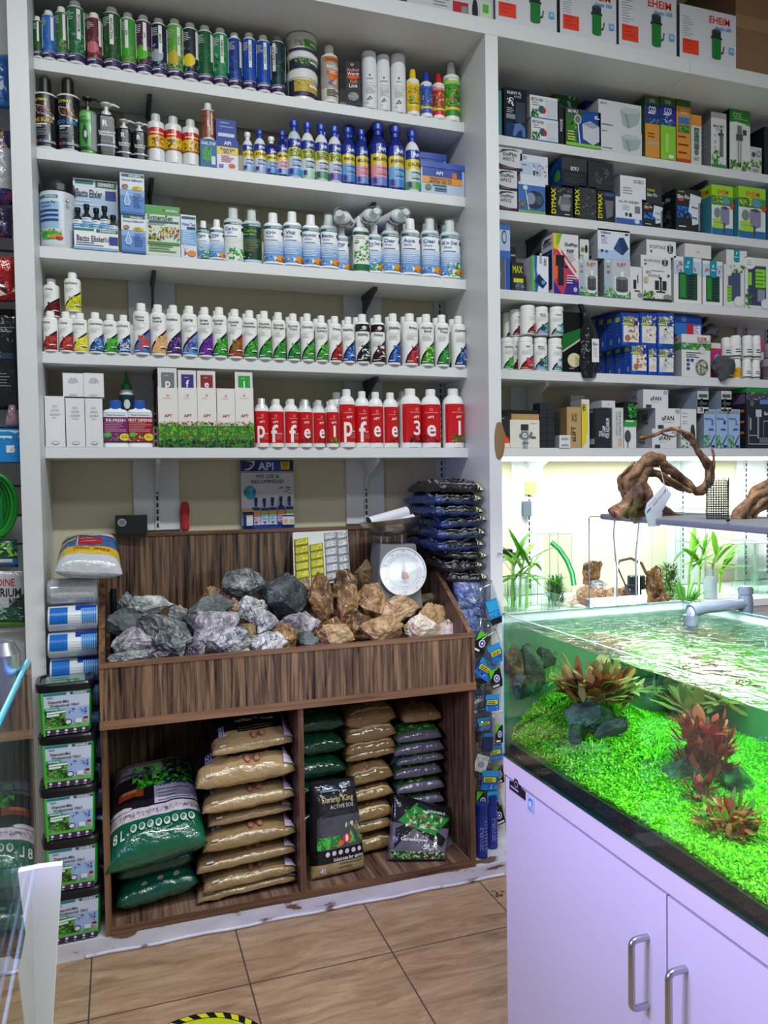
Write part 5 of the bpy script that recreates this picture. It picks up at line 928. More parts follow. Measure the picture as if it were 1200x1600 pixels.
lo = [tub(792, 20, 529, 'Equilibrium', '', '2a8a34', '58b83c', 'lower left tub with green swoosh on the fourth right shelf', z, rz=.2),
      tub(806, 17, 527, 'Safe', '', '5a1c20', '8a2a2c', 'lower tub squeezed behind the green and red swoosh tubs', z, .06),
      tub(821, 24, 528, 'Safe', '', '9a2026', 'c8505a', 'lower tub with red swoosh on the fourth right shelf', z),
      tub(844, 21, 529, 'Matrix', 'Carbon', '7aa8dc', '3a8a5a', 'lower tub with blue-green swoosh and dark disc', z, .0, -.15),
      tub(867, 23, 530, 'Purigen', '', '4a9a7a', '6aa8dc', 'lower tub with blue-green swoosh and pale disc', z, 0, .3)]
zt = max(o['_top'] for o in lo)+.001
tub(795, 19, 490, 'Safe', '', '5a2024', '7a3034', 'upper rearmost tub with barely visible red swoosh, far left', zt, .10, .3)
tub(806, 19, 485, 'Safe', '', '7a2024', '8a3034', 'upper tub second from left, half behind the red swoosh one', zt, .055, .2)
tub(824, 24, 479, 'Safe', '', '9a2026', 'c8505a', 'upper tub with red swoosh turned to the right', zt, 0, .7)
tub(846, 21, 481, 'Matrix', 'Carbon', '7aa8dc', '3a8a5a', 'upper tub with blue-green swoosh and dark disc', zt, 0, -.1)
tub(869, 23, 481, 'Purigen', '', '4a9a7a', '6aa8dc', 'upper tub with blue-green swoosh and pale disc', zt)
G = 'boxed filter media on the fourth right shelf'
C(879, 912, 488, 'black and green box behind the hanging pouch with cream stone picture', '0e1210', '0a0c0c', [('p', [(0, .35), (.95, .6), (.95, .75), (0, .62)], '1c6a2c'), ('p', [(0, .32), (.95, .56), (.95, .6), (0, .35)], 'b8bcb8'), ('e', .55, .2, .32, .12, 'd8d0a8'), ('p', [(.6, .28), (.86, .2), (.8, .12), (.6, .1)], 'b8a878'), ('l', .3, .05, .7, 1, .03, '8a8e8a', .02)], m=PG)
# black media pouch with a tag hanging over the shelf edge
b = MB(); P0 = at(914, 583, Y=2.985)
cen = [(908, 475, 4), (916, 495, 7), (921, 520, 14), (921, 545, 15), (920, 570, 15), (920, 590, 10)]
vs = []
for px_, py_, hw in cen:
    for s_ in (-1, -.5, 0, .5, 1):
        for fr in (0,): q = at(px_+s_*hw, py_, Y=2.975+.02*abs(s_)**2); vs.append((q.x, q.y-.012*(1-abs(s_))*(1 if hw > 8 else 0), q.z))
fs = [(i*5+j, i*5+j+1, i*5+j+6, i*5+j+5) for i in range(5) for j in range(4)]
b.add(vs, fs, '0c0d10', True); vb = [(x, 2.995 if zz_ > z-.01 else 2.992, zz_) for x, y, zz_ in vs]; b.add(vb, [tuple(reversed(f)) for f in fs], '0c0d10', True)
for i in range(40):
    rn = random.Random(i); c_ = at(915+rn.uniform(-8, 8), 542+rn.uniform(-11, 11), Y=2.9625)
    if (c_-at(915, 542, Y=2.9625)).length < .032: b.add([c_+Vector((-.003, -.001, -.002)), c_+Vector((.003, -.001, -.001)), c_+Vector((.001, -.001, .004))], [(0, 1, 2)], '8a8e90')
tag(b.build('media_pouch', PB), 'black crumpled pouch hanging over the edge of the fourth right shelf', 'pouch')
q0, q1 = at(925, 529, Y=2.955), at(936, 566, Y=2.955); b = MB(); b.box(q0.x, q1.x, 2.955, 2.957, q1.z, q0.z, 'e4e4e6')
art(b, [('t', 'Bio', .5, .78, .12, '3a3a3a', .7), ('l', .2, .65, .8, 8, .06, 'a8a8ac', .015)], fmap(q0.x, q1.x, q1.z, q0.z, 2.955), .03, .1); tag(b.build('hang_tag', PM), 'white paper tag hanging in front of the black pouch', 'tag')
zeo = lambda c: [('t', 'WATER', .4, .84, .09, 'c8d838', .62), ('t', 'CLEAN', .4, .75, .09, 'c8d838', .62), ('r', .05, .64, .6, .69, 'c8d838'), ('r', .02, .05, .3, .62, '2a6ac0'), ('r', .1, .12, .95, .62, 'e4e2dc'), ('s', .35, .2, .98, .92, 44, .13, c), ('e', .32, .24, .16, .1, c[0])]
BL = '1c46a0'; blu = [('r', .2, .74, .8, .88, 'a8b83a'), ('l', .2, .65, .8, 4, .1, '5a7ac0', .015), ('r', .6, .1, .85, .25, '8a94b0')]
cs1, cs2, cs3 = ['a8744a', 'c89a70', 'e4e0d8'], ['d8d4cc', 'b8a090', 'f0eee8'], ['c8ccd0', 'a0a8b0', 'f0f0f0']
zz = None
for x0, x1, c, d in ((985, 1011, cs1, 'lower front blue box with brown stones'), (1012.5, 1026, cs2, 'lower middle blue box with pale stones'), (1027.5, 1053, cs3, 'lower right blue box with white stones')):
    o = C(x0, x1, 535 if x0 < 1000 else 541, d+' in the blue block', BL, BL, zeo(c), sa=blu, depth=.055, Y=3.0, g='blue filter media boxes', name='filter_media_carton')
zz = lo_ = z+.128
for j in range(3):
    o = C(985-14*(j+1), 1011-14*(j+1)+3, 537+j*2, f'lower blue box queued behind the brown-stone one, {ORD[j]} from the front', BL, BL, None, sa=blu, depth=.055, Y=3.06+.058*j, g='blue filter media boxes', name='filter_media_carton')
for x0, x1, c, d in ((971, 999, cs1, 'upper left blue box with brown stones'), (1000.5, 1025.5, cs2, 'upper middle blue box with pale stones'), (1027, 1053, cs3, 'upper right blue box with white stones')):
    C(x0, x1, 489, d+' in the blue block', BL, BL, zeo(c), sa=blu, depth=.055, Y=3.002, zb=zz, g='blue filter media boxes', top='c05a5a', name='filter_media_carton')
for j in range(3):
    C(971-13*(j+1), 999-13*(j+1)+3, 491+j, f'upper blue box queued behind the brown-stone one, {ORD[j]} from the front', BL, BL, None, sa=blu, depth=.055, Y=3.062+.058*j, zb=zz, g='blue filter media boxes', name='filter_media_carton')
o = C(1065, 1110, 523, 'white box with ring media picture and red lettering on the fourth right shelf', 'dfe0dc', '9a9c9c', [('t', 'EHEIM', .70, .91, .07, 'c8302c', .32), ('t', 'SUBSTRAT', .76, .84, .055, '5a5c60', .42), ('r', 0, .64, 1, .8, '4a8a3c'), ('s', 0, .64, 1, .8, 34, .07, ['3a80c0', '8ac83c', '2a6a2c', 'c8d8b0']), ('e', .7, .63, .12, .09, 'd0d4cc'), ('l', .15, .56, .7, 3, .05, '4a4c50', .018), ('r', .16, .36, .26, .42, '1c4a8a'), ('r', .3, .36, .4, .42, '1c4a8a'), ('r', .16, .26, .26, .32, '1c4a8a'), ('r', .16, .16, .26, .22, '1c4a8a'), ('e', .68, .23, .22, .19, '6a6c64'), ('s', .5, .08, .86, .38, 70, .05, ['c8cac0', 'e0e2d8', '8a8c84'])], sa=[('r', 0, .64, 1, .8, '3a7a34'), ('t', 'EHEIM', .5, .9, .07, 'c8302c', .5)], depth=.11)
C(1054, 1096, 493, 'blue and red flat carton lying behind and above the ring media box', '2a72c0', '1c46a0', [('r', 0, .6, 1, 1, '1c3f8c'), ('e', .34, .8, .1, .16, '4a6aa8'), ('r', .44, .0, .66, .58, 'c8202c'), ('r', .7, .05, .95, .5, 'e4e6e8'), ('l', .72, .45, .93, 5, .09, 'c05050', .04)], zb=o['_top']+.002, Y=3.03)
C(1111, 1126, 536, 'pink carton with pale blue shape beside the ring media box', 'c8286a', '9a1c50', [('r', 0, .85, 1, 1, 'dcdccc'), ('e', .6, .35, .4, .35, '6ab0e0')], Y=3.03)
# mesh bags
def blob(name, cx, cy, rx, ry, Y, dep, c, label, cat, seed=3, m=PR, wr=.35, n=28, hang=0):
    P = at(cx, cy, Y=Y); k = zc(P)/F; b = MB(); vs = []; N = n
    for i in range(N+1):
        t = PI*i/N
        for j in range(N):
            p = 2*PI*j/N; d = Vector((math.sin(t)*math.cos(p), math.sin(t)*math.sin(p), math.cos(t)))
            q = 1+wr*(noise.noise(d*2.2+Vector((seed, 0, 0))))+.08*math.sin(p*9+seed)*math.sin(t)
            vs.append((d.x*rx*k*q, d.y*dep*q, d.z*ry*k*q-(hang*k*max(0, .5-abs(d.x)) if d.z < 0 else 0)))
    b.add(vs, [(i*N+j, i*N+(j+1) % N, (i+1)*N+(j+1) % N, (i+1)*N+j) for i in range(N) for j in range(N)], c, True)
    return tag(b.build(name, m, None, P), label, cat)
MESHM = mat('dark_net', '53555a', .5, bump=.9, bscale=260)
blob('media_bag', 1130, 572, 20, 15, 2.99, .035, '53555a', 'grey net bag hanging over the shelf edge, right of the ring media box', 'bag', 3, MESHM, hang=16)
blob('media_bag', 1110, 520, 13, 13, 3.10, .04, '53555a', 'dark net bag behind the ring media box on the fourth right shelf', 'bag', 8, MESHM)
G = 'small round jars at the right end of the fourth right shelf'
def jar(cx, wpx, top, c, d, zb, yo=0, body='e2e2de', capc='ecece8'):
    Y0 = 3.0+yo; r = wpx*zc((sx(cx, Y0, zb), Y0, zb))/F/2; Y = Y0+r; X = sx(cx, Y, zb+.03); h = at(cx, top, Y=Y).z-zb
    root = empty('nutrient_jar', (X, Y, zb)); b = MB(); b.lathe([(0, 0), (.95*r, 0), (r, .03*h), (r, .6*h), (.9*r, .66*h)], 26, body); b.build('body', PG, root)
    b = MB(); b.lathe([(.95*r, .64*h), (.95*r, .9*h), (.8*r, h), (0, h)], 26, capc); b.build('cap', PG, root)
    mp = cmap(r, .06*h, .56*h); b = MB(); [b.add([mp(q/12, 0, 0), mp((q+1)/12, 0, 0), mp((q+1)/12, 1, 0), mp(q/12, 1, 0)], [(0, 1, 2, 3)], c, True) for q in range(12)]
    art(b, [('l', .25, .6, .75, 2, .2, '4a4e50', .09), ('r', 0, 0, 1, .16, '5a6a54')] if c != 'e0a820' else [('s', .2, .2, .8, .8, 14, .1, ['8a5a10', 'c88a18'])], mp, r*2.8, .5*h, .08); b.build('label', PG, root)
    root['_top'] = zb+h; return tag(root, d, 'jar', G)
a = [jar(1150, 15, 562, 'e0a820', 'yellow-labelled jar in the lower layer', z), jar(1166, 15, 562, 'e8e8e4', 'white jar right of the yellow-labelled one, lower layer', z), jar(1180, 14, 563, 'e8e8e4', 'white jar second right of the yellow-labelled one, lower layer', z), jar(1136, 15, 562, 'e8e8e4', 'white jar behind the net bag, lower layer', z, .02)]
zt = max(o['_top'] for o in a)+.001
for cx, wd, c, d in ((1134, 15, 'd8d8d4', 'leftmost'), (1149, 17, 'e0e4dc', 'second'), (1167, 17, 'e0e4dc', 'third'), (1181, 14, 'e0e4dc', 'rightmost')): jar(cx, wd, 525 if cx != 1134 else 528, c, f'white jar in the upper layer, {d}' + (' from left' if d in ('second', 'third') else ' one'), zt, .0 if cx != 1134 else .02)
jar(1199, 22, 562, '5a4a54', 'dark squat jar at the right frame edge, lower', z, 0, '4a4248', '8a8488'); jar(1200, 20, 538, '5a4a54', 'dark squat jar at the right frame edge, behind the pink carton', z, .08, '4a4248', '8a8488')
C(1186, 1193, 530, 'thin pink and white carton behind the white jars', 'd03a7a', '9a1c50', [('r', 0, .3, 1, .7, 'e8dce0')], Y=3.09)
# ---- fifth row
z = RZ[4]; G = 'boxed gear on the lowest right shelf'
C(778, 797, 649, 'black box with orange flame at the left end of the lowest right shelf', '2a2c30', '1a1c1e', [('p', [(0, 0), (1, 0), (1, .15), (.8, .35), (.7, .3), (.5, .55), (.4, .3), (.2, .6), (0, .3)], 'e0582c'), ('r', .55, .0, .95, .14, 'e8e8e4'), ('l', .1, .9, .9, 1, .04, 'b8b8b8', .015)])
b_ = C(797, 843, 656, 'off-white box with pressure regulator picture on the lowest right shelf', 'e4e0d6', 'b8b2a4', a=[('l', .68, .86, .93, 1, .05, '9a968c', .02), ('r', .36, .62, .62, .84, '34363c'), ('r', .36, .3, .62, .6, '9aa2aa'), ('e', .49, .44, .12, .14, '5a646c'), ('e', .49, .44, .085, .10, 'd0d6da'), ('p', [(.46, .4), (.54, .5), (.55, .49), (.48, .39)], '3a4046'), ('r', .3, .36, .36, .5, '6a7278'), ('r', .62, .36, .72, .46, '6a7278'), ('r', .72, .34, .86, .4, '3a4046'), ('r', .66, .46, .74, .56, '6a7278'), ('r', .42, .0, .58, .28, 'a8b0b6'), ('r', .45, .0, .47, .28, '6a7278'), ('r', .4, .14, .6, .2, '6a7278')], top='c8a878', depth=.1)
C(799, 842, 647, 'brown kraft carton lying on the off-white regulator box', 'b8935e', '8a6a3c', zb=b_['_top'], depth=.1)
C(786, 845, 641, 'flat black package on top of the kraft carton', '1a1c1f', '121416', zb=b_['_top']+.022, Y=3.03, depth=.1)
it = []
cells = [(844, 854.5, r_) for r_ in range(6)]+[(855, 866, r_) for r_ in range(6)]
hc = .0335
for x0, x1, r_ in cells:
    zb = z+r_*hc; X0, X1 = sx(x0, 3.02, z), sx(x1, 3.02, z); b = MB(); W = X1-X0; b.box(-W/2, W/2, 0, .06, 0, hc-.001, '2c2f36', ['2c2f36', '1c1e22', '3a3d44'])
    o = b.build('small_black_carton', PM, None, ((X0+X1)/2, 3.02, zb), .03*math.sin(r_*2.1+x0)); bevel(o, .002); it.append(o)
    o['label'] = 'small black carton, ' + ('left' if x0 < 850 else 'middle') + ' column of the black pile, ' + ('bottom' if r_ == 0 else 'top' if r_ == 5 else ORD[r_]+' from bottom'); o['category'] = 'box'; o['group'] = 'pile of small black cartons'
for r_ in range(5):
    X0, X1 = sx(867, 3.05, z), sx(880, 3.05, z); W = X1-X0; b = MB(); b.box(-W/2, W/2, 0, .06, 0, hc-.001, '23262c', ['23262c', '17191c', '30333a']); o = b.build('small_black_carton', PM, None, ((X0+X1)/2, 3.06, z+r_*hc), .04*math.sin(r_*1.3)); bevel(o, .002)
    tag(o, 'small black carton, right column of the black pile, ' + ('bottom' if r_ == 0 else 'top' if r_ == 4 else ORD[r_]+' from bottom'), 'box', 'pile of small black cartons')
au = [('t', 'auto', .5, .5, .5, '6a6c70', .7, 0, 1)]
o = C(874, 891, 690, 'lower of the two tiny white cartons before the kraft box', 'dcdee0', '8a8c90', au, Y=2.995, depth=.05)
C(874, 891, 680, 'upper of the two tiny white cartons before the kraft box', 'dcdee0', '8a8c90', au, zb=o['_top'], Y=2.995, depth=.05)
C(886, 908, 636, 'tall brown kraft box with upright black lettering', 'b89a68', '7a6440', [('t', 'aLIFT', .46, .34, .3, '15151a', .42, 1), ('t', 'SMART', .4, .75, .14, '5a4c34', .2, 1), ('t', 'FILTER', .62, .75, .14, '5a4c34', .2, 1)], depth=.14)
C(909, 921, 624, 'slim white and yellow box with round black eight', 'dcdcd8', '8a8c8c', [('p', [(0, 0), (.5, .1), (.8, .4), (.7, .9), (0, .9)], 'e0cc28'), ('e', .3, .86, .2, .04, '1a1a1c'), ('e', .3, .80, .2, .04, '1a1a1c'), ('e', .3, .86, .1, .02, 'e0cc28'), ('e', .3, .80, .1, .02, 'e0cc28')], depth=.09)
C(892, 914, 618, 'pale grey carton standing behind the kraft box', 'b4b6b6', '90918e', Y=3.14, depth=.06)
C(931, 955, 638, 'dark navy box with upright white lamp lettering', '2a2d35', '3a3a36', [('t', 'YOUR', .3, .36, .22, 'e8e8ec', .14, 1), ('t', 'LED LAMP', .52, .42, .22, 'e8e8ec', .28, 1), ('t', 'FOR AQUARIUM', .76, .5, .22, 'e8e8ec', .5, 1)], sa=[('r', .3, .1, .9, .24, 'b8b8b4'), ('l', .4, .9, .9, 1, .1, '9a9a96', .06)], depth=.1)
o = C(957, 974, 637, 'slim white box with upright grey lettering beside the navy box', 'd2d2ce', 'a8a8a4', [('t', 'YOUR LED LAMP', .4, .6, .2, '6a6c70', .6, -1, 0), ('t', 'FOR AQUARIUM', .68, .6, .2, '6a6c70', .6, -1, 0), ('r', .5, .05, .85, .25, 'c8b898')])
C(940, 961, 626, 'small white carton lying over the navy and white boxes', 'd8dadc', 'b0b2b4', [('r', .46, .4, .54, .6, '9a9ca0')], zb=o['_top'], Y=3.01)
o = C(975, 994, 667, 'white box with round dark knob picture', 'dfe0e2', 'a0a2a4', [('e', .3, .55, .26, .3, '4a4c50'), ('r', .26, 0, .34, .3, '4a4c50')])
C(975, 995, 628, 'black box with bright green plant picture on the knob box', '14201a', '0e1412', [('r', 0, .0, 1, .28, '3a9a4a'), ('l', .15, .2, .9, 1, .1, 'c8e8c8', .06), ('s', .3, .35, 1, .95, 34, .16, ['3aa83c', '58c84a', '2a7a30'])], zb=o['_top'])
fan = [('t', 'aFAN', .5, .52, .22, '1a1a1e', .5), ('l', .3, .3, .72, 1, .05, 'a0a2a6', .02), ('r', .1, .0, .32, .18, '3a3c40'), ('r', .8, .76, .96, .95, 'a8aab0')]
fs_ = [('t', 'aFAN', .5, .5, .3, '3a3c40', .5, 1)]
o = C(1019, 1057, 670, 'bottom white fan carton of the leaning stack of three', 'dddfe2', '9c9ea0', fan, sa=fs_, depth=.15, g='white fan cartons')
o = C(1024, 1063, 638, 'middle white fan carton of the leaning stack of three', 'e0e2e5', '94969a', fan, sa=fs_, zb=o['_top'], depth=.15, g='white fan cartons')
C(1005, 1044, 609, 'top white fan carton of the leaning stack of three', 'dddfe2', 'a2a4a6', fan, sa=fs_, zb=o['_top'], depth=.12, g='white fan cartons')
C(1064, 1088, 639, 'white box with dark bottle shape and grass picture', 'dcdede', 'a8aaac', [('l', .08, .88, .6, 2, .09, '8a8c90', .02), ('l', .08, .68, .5, 2, .06, '9a9ca0', .012), ('p', [(.56, .08), (.62, .5), (.68, .6), (.82, .6), (.88, .5), (.98, .08)], '2a382a'), ('e', .77, .08, .21, .03, '2a382a'), ('s', 0, .0, .5, .4, 36, .1, ['3a8a34', '6ab84a', '2a6a2c'])])
it = []
for i, (x0, x1, t) in enumerate(((1100, 1118, 'S'), (1119, 1137, 'M'), (1138, 1156, 'L'))):
    C(x0, x1, 639.5, 'pale blue box with letter %s over green grass' % t, '9cb8dc', '7c868c', [('r', .1, .88, .9, .96, '8a9a9a'), ('t', 'Skimmer', .36, .76, .06, '2a4a8a', .6), ('t', t, .72, .67, .13, '24489a', .2), ('r', .4, .46, .8, .5, '3a3a6a'), ('s', 0, 0, .5, .34, 30, .14, ['3a9a34', '6ac84a', '2a7a2c']), ('p', [(.5, .1), (.9, .35), (.92, .32), (.54, .06)], '2a3040'), ('r', .6, .02, .9, .08, '3a3e48')], sa=[('s', 0, 0, 1, .4, 20, .12, ['5a8a54', '7aa874'])], depth=.11, g='pale blue lettered boxes')
for i, (x0, x1, yt, zb, d) in enumerate(((1090, 1107, 624, None, 'lower left'), (1090, 1107, 611, 1, 'upper left'), (1127, 1143, 624, None, 'lower right'), (1127, 1143, 611, 1, 'upper right'))):
    zz = z+.165+(0.03 if zb else 0)
    C(x0, x1, yt, f'grey-white carton lying on the lettered boxes, {d} of four', 'c4c8c8', '7c8a94', [('r', .1, .6, .9, .8, '4a5454'), ('t', '5', .35, .35, .4, '4a4e50', .3)], zb=zz, depth=.2, g='grey-white cartons on the lettered boxes')
bio = [('r', 0, .92, 1, 1, '2a8a3c'), ('r', 0, .79, 1, .92, '3a4a5a'), ('s', 0, .8, 1, .92, 26, .06, ['d8a03a', '8a6ab0', 'c8a8d0', '4a3a60']), ('r', .5, .73, 1, .8, '5a8ac0'), ('t', 'BioCO2', .84, .58, .06, 'e8ecf0', .34), ('e', .2, .74, .09, .05, '5a6266'), ('r', .34, .52, .56, .64, 'c0c8d0'), ('r', .40, .16, .46, .52, '9aa4b0'), ('r', .12, .3, .17, .5, 'a8b2bc'), ('r', .62, .12, .64, .46, '8a98a4'), ('r', .62, .44, .92, .46, '8a98a4'), ('r', .9, .12, .92, .46, '8a98a4'), ('r', .05, .2, .42, .22, '8a98a4'), ('r', .05, .06, .07, .54, '8a98a4'), ('r', .05, .06, .9, .08, '8a98a4'), ('r', .46, .09, .84, .18, '5a707e')]
C(1166, 1207, 606, 'large dark kit box with tubing diagram at the right end of the lowest right shelf', '2a3038', '1c2026', bio, sa=[('r', 0, .92, 1, 1, '2a8a3c'), ('r', .05, .74, .95, .9, '5a4a6a'), ('r', .4, .6, .9, .64, 'c87a3a'), ('r', .4, .42, .9, .46, 'c87a3a'), ('r', .4, .24, .9, .28, 'c87a3a')], depth=.13)
# little things under the lowest right shelf
P = at(830, 763, Y=3.22)
o = simple('wooden_cube', (-.026, .026, -.012, .0, -.03, .03), mat('light_wood', 'c89a58', .6, bump=.2, bscale=60)); o.location = (P.x, 3.229, P.z); o.rotation_euler = (0, .08, 0); tag(o, 'small light wooden block fixed to the slotted track above the bamboo', 'wooden block')
P = at(826, 795, Y=3.2); b = MB()
b.box(-.021, .021, -.02, 0, -.035, .035, '46505c'); o = b.build('sensor_box', PR, None, (P.x, 3.229, P.z)); bevel(o, .010, 4); tag(o, 'dark grey rounded gadget below the wooden block on the slotted track', 'gadget')
b = MB(); pts = [(0, 0, 0), (.0, -.002, .03), (.003, -.004, .06)]
P = at(782, 700, Y=2.797); b.lathe([(0, -.075), (.012, -.07), (.02, -.04), (.022, 0), (.02, .04), (.012, .07), (0, .075)], 18, '8a6a44', dy=.12)
tag(b.build('wooden_tag', PR, None, (P.x-.004, 2.7965, P.z+.03)), 'brown oval wooden piece stuck on the edge of the upright beside the lit bay', 'wooden piece')
# ================================================================== AROUND THE ROCK STAND
# poster on the wall
X0, X1, z0, z1 = .487, .708, 1.333, 1.617; W, H = X1-X0, z1-z0
b = MB(); b.box(X0, X1, 3.2275, 3.2295, z0, z1, 'c6c8d2')
def bot(x, c, cap, y2='e0a020', low='a8c8e4', w=.055, hh=.40):
    return [('r', x-w*1.1, .06, x+w*1.1, hh*.62, c), ('e', x, hh*.62, w*1.1, .055, c), ('r', x-w*.5, hh*.84, x+w*.5, hh*.99, cap), ('r', x-w*.35, hh*.7, x+w*.35, hh*.88, cap),
            ('r', x-w*1.1, hh*.58, x+w*1.1, hh*.68, '1c2f8a'), ('r', x-w*1.1, hh*.45, x+w*1.1, hh*.58, y2), ('r', x-w*1.1, .1, x+w*1.1, hh*.45, low), ('l', x-w*.8, hh*.38, x+w*.8, 2, .035, '4a5a90', .01), ('e', x, hh*.2, w*.5, .02, '5a70b0')]
s = [('r', 0, 0, 1, .05, '1c3a9a'), ('r', 0, .84, 1, 1, '14205e'), ('r', 0, .822, 1, .83, '14205e'), ('r', .35, .84, .8, 1, '1f3f9c'),
     ('p', [(.08, .99), (.27, .99), (.25, .93), (.2, .88), (.14, .855), (.07, .855), (.07, .872), (.14, .88), (.2, .91), (.235, .95), (.2, .975)], 'd8dae8'), ('e', .175, .93, .012, .009, 'd8dae8'),
     ('t', 'API', .47, .915, .115, 'd8dae8', .5), ('p', [(.76, .86), (.92, .86), (.93, .98), (.75, .98)], 'd8b020'), ('t', '50', .84, .94, .055, '2a2a2a', .12), ('l', .79, .895, .9, 2, .018, '6a5a10', .006),
     ('t', 'WE USE &', .5, .765, .055, '1a1e2c', .6, 0, 0), ('t', 'RECOMMEND', .5, .69, .055, '1a1e2c', .78, 0, 0), ('r', 0, .05, 1, .3, 'a8b4d0'), ('e', .17, .53, .11, .10, '3a9ab0'), ('p', [(.09, .54), (.04, .58), (.06, .53), (.04, .48)], '1c3a5a'), ('e', .24, .53, .02, .05, '2a5a6a'), ('s', .08, .46, .26, .6, 20, .05, ['2f8aa8', '5ab8c8', '2a7a94']),
     ('p', [(.7, .59), (.78, .61), (.8, .6), (.72, .58)], '2a2e3a'), ('p', [(.84, .61), (.94, .6), (.93, .59), (.85, .595)], '2a2e3a'), ('p', [(.8, .57), (.9, .575), (.98, .56), (.9, .565)], '2a2e3a'), ('p', [(.78, .55), (.84, .545), (.9, .54), (.84, .535)], '2a2e3a'), ('p', [(.88, .52), (.97, .515), (.9, .51)], '2a2e3a')]
for x, c, cap, y2, lo, hh in ((.27, 'd8d8dc', '16246e', 'e0a030', 'd8a8b0', .46), (.43, 'd8d8dc', '16246e', 'b8b43a', 'a8c4dc', .45), (.58, 'd8d8dc', '16246e', 'b8b43a', 'a8c4dc', .46), (.74, '1c2c8c', '16246e', 'e08a2c', 'c89ab8', .47), (.90, 'c8ccd4', '16246e', '9ac030', 'b0c8d8', .47)): s += bot(x, c, cap, y2, lo, .062, hh)
s += [('r', .02, .04, .22, .25, '16246e'), ('r', .02, .25, .22, .28, 'd8a820'), ('r', .08, .05, .2, .17, 'd0d4d8'), ('r', .08, .17, .2, .2, 'c8cc50'), ('r', .76, .05, .98, .2, 'd4d4d8'), ('r', .76, .17, .98, .19, '16246e'), ('r', .78, .07, .86, .13, 'd8a080'), ('r', .89, .07, .97, .13, 'b0c0b0')]
art(b, s, fmap(X0, X1, z0, z1, 3.2275, .0002), W, H, seed=5)
tag(b.build('poster', PM), 'blue and white product poster on the cream wall, standing on the rock stand back panel', 'poster')
# black tape thing and red handle on the back panel
P = at(196, 822, Y=3.2); b = MB(); b.box(-.055, .06, -.03, .03, -.03, .04, '121316'); art(b, [('e', .22, .62, .14, .22, '9a9ca0'), ('e', .22, .62, .10, .16, '6a6c70')], fmap(-.055, .06, -.03, .04, -.03), .115, .07)
o = b.build('tape_dispenser', PR, None, (P.x+.02, 3.19, 1.363), -.1); tag(o, 'black cloth-covered block lying on the upper edge of the rock stand, left end', 'black block')
b = MB(); b.lathe([(.008, 0), (.016, .01), (.014, .04), (.019, .085), (.016, .11), (.008, .12), (0, .12)], 20, 'a8282a', dy=.6)
tag(b.build('screwdriver_handle', PG, None, (at(289, 800, Y=3.215).x, 3.215, 1.332)), 'red handle standing upright on the upper edge of the rock stand', 'handle')
# black tube in the tray
b = MB(); b.tube([(0, 0, 0), (0, .0, .25)], .011, 16, '101114'); b.tube([(-.011, .0, .02), (-.012, .0, .24)], .004, 8, '3a3c42')
tag(b.build('black_tube', PG, None, (-.02, 2.93, .90)), 'black tube standing in the back left corner of the rock tray', 'tube')
# ---------------------------------------------------------------- pillow bags
def prof1(t, e=5): return max(0., 1-abs(2*t-1)**e)**.5
def pillow(name, c00, c10, c01, c11, ht, hb, base, a=None, m=None, seed=1, n=26, wr=.05, label=None, cat='bag', group=None, bot=None, e=4, frill=.0, parent=None, sharp=1.):
    """corners: near-left, near-right, far-left, far-right of the seam; ht/hb: how far it bulges up and down"""
    A, B, C_, D_ = (Vector(p) for p in (c00, c10, c01, c11)); o0 = (A+B)/2
    nrm = (B-A).cross(C_-A).normalized(); Ln = (B-A).length
    sd = Vector((seed*3.7, seed*1.3, 0))
    def P(x, y, up=1, off=0.):
        q = A*(1-x)*(1-y)+B*x*(1-y)+C_*(1-x)*y+D_*x*y
        s_ = prof1(x, e)*prof1(y, e)
        pin = 1-.05*(1-s_)*math.sin(x*PI)**2
        nz = noise.noise(Vector((x*5, y*5, up*2))+sd)*.5+noise.noise(Vector((x*13, y*6, up*5))+sd)*.34*sharp+abs(noise.noise(Vector((x*9, y*16, up))+sd*2))*.3*sharp
        h_ = (ht if up > 0 else -hb)*s_*(1+wr*6*nz)
        ed = .35*wr*Ln*noise.noise(Vector((x*7, y*7, 9))+sd)*(1-s_)
        return q+nrm*(h_+off+ed)-o0
    b = MB(); N = n
    for up in (1, -1):
        vs = [P(i/N, j/N, up) for j in range(N+1) for i in range(N+1)]
        for j in range(N):
            for i in range(N):
                f = (j*(N+1)+i, j*(N+1)+i+1, (j+1)*(N+1)+i+1, (j+1)*(N+1)+i)
                pts = [vs[k] for k in f]; c = base((i+.5)/N, (j+.5)/N) if (callable(base) and up > 0) else (bot or (base if not callable(base) else base(.5, .5)))
                b.add(pts if up > 0 else pts[::-1], [(0, 1, 2, 3)], c, True)
    if a: art(b, a, lambda x, y, k: P(min(max(x, 0), 1), min(max(y, 0), 1), 1, .0012+.0005*k), Ln, (C_-A).length, 1/N, seed=seed, segy=1/N)
    o = b.build(name, m or PB, parent, o0)
    bm = bmesh.new(); bm.from_mesh(o.data); bmesh.ops.remove_doubles(bm, verts=bm.verts, dist=1e-6); bm.to_mesh(o.data); bm.free()
    if label: tag(o, label, cat, group)
    return o
K1, K2 = 'a58c60', '927a50'
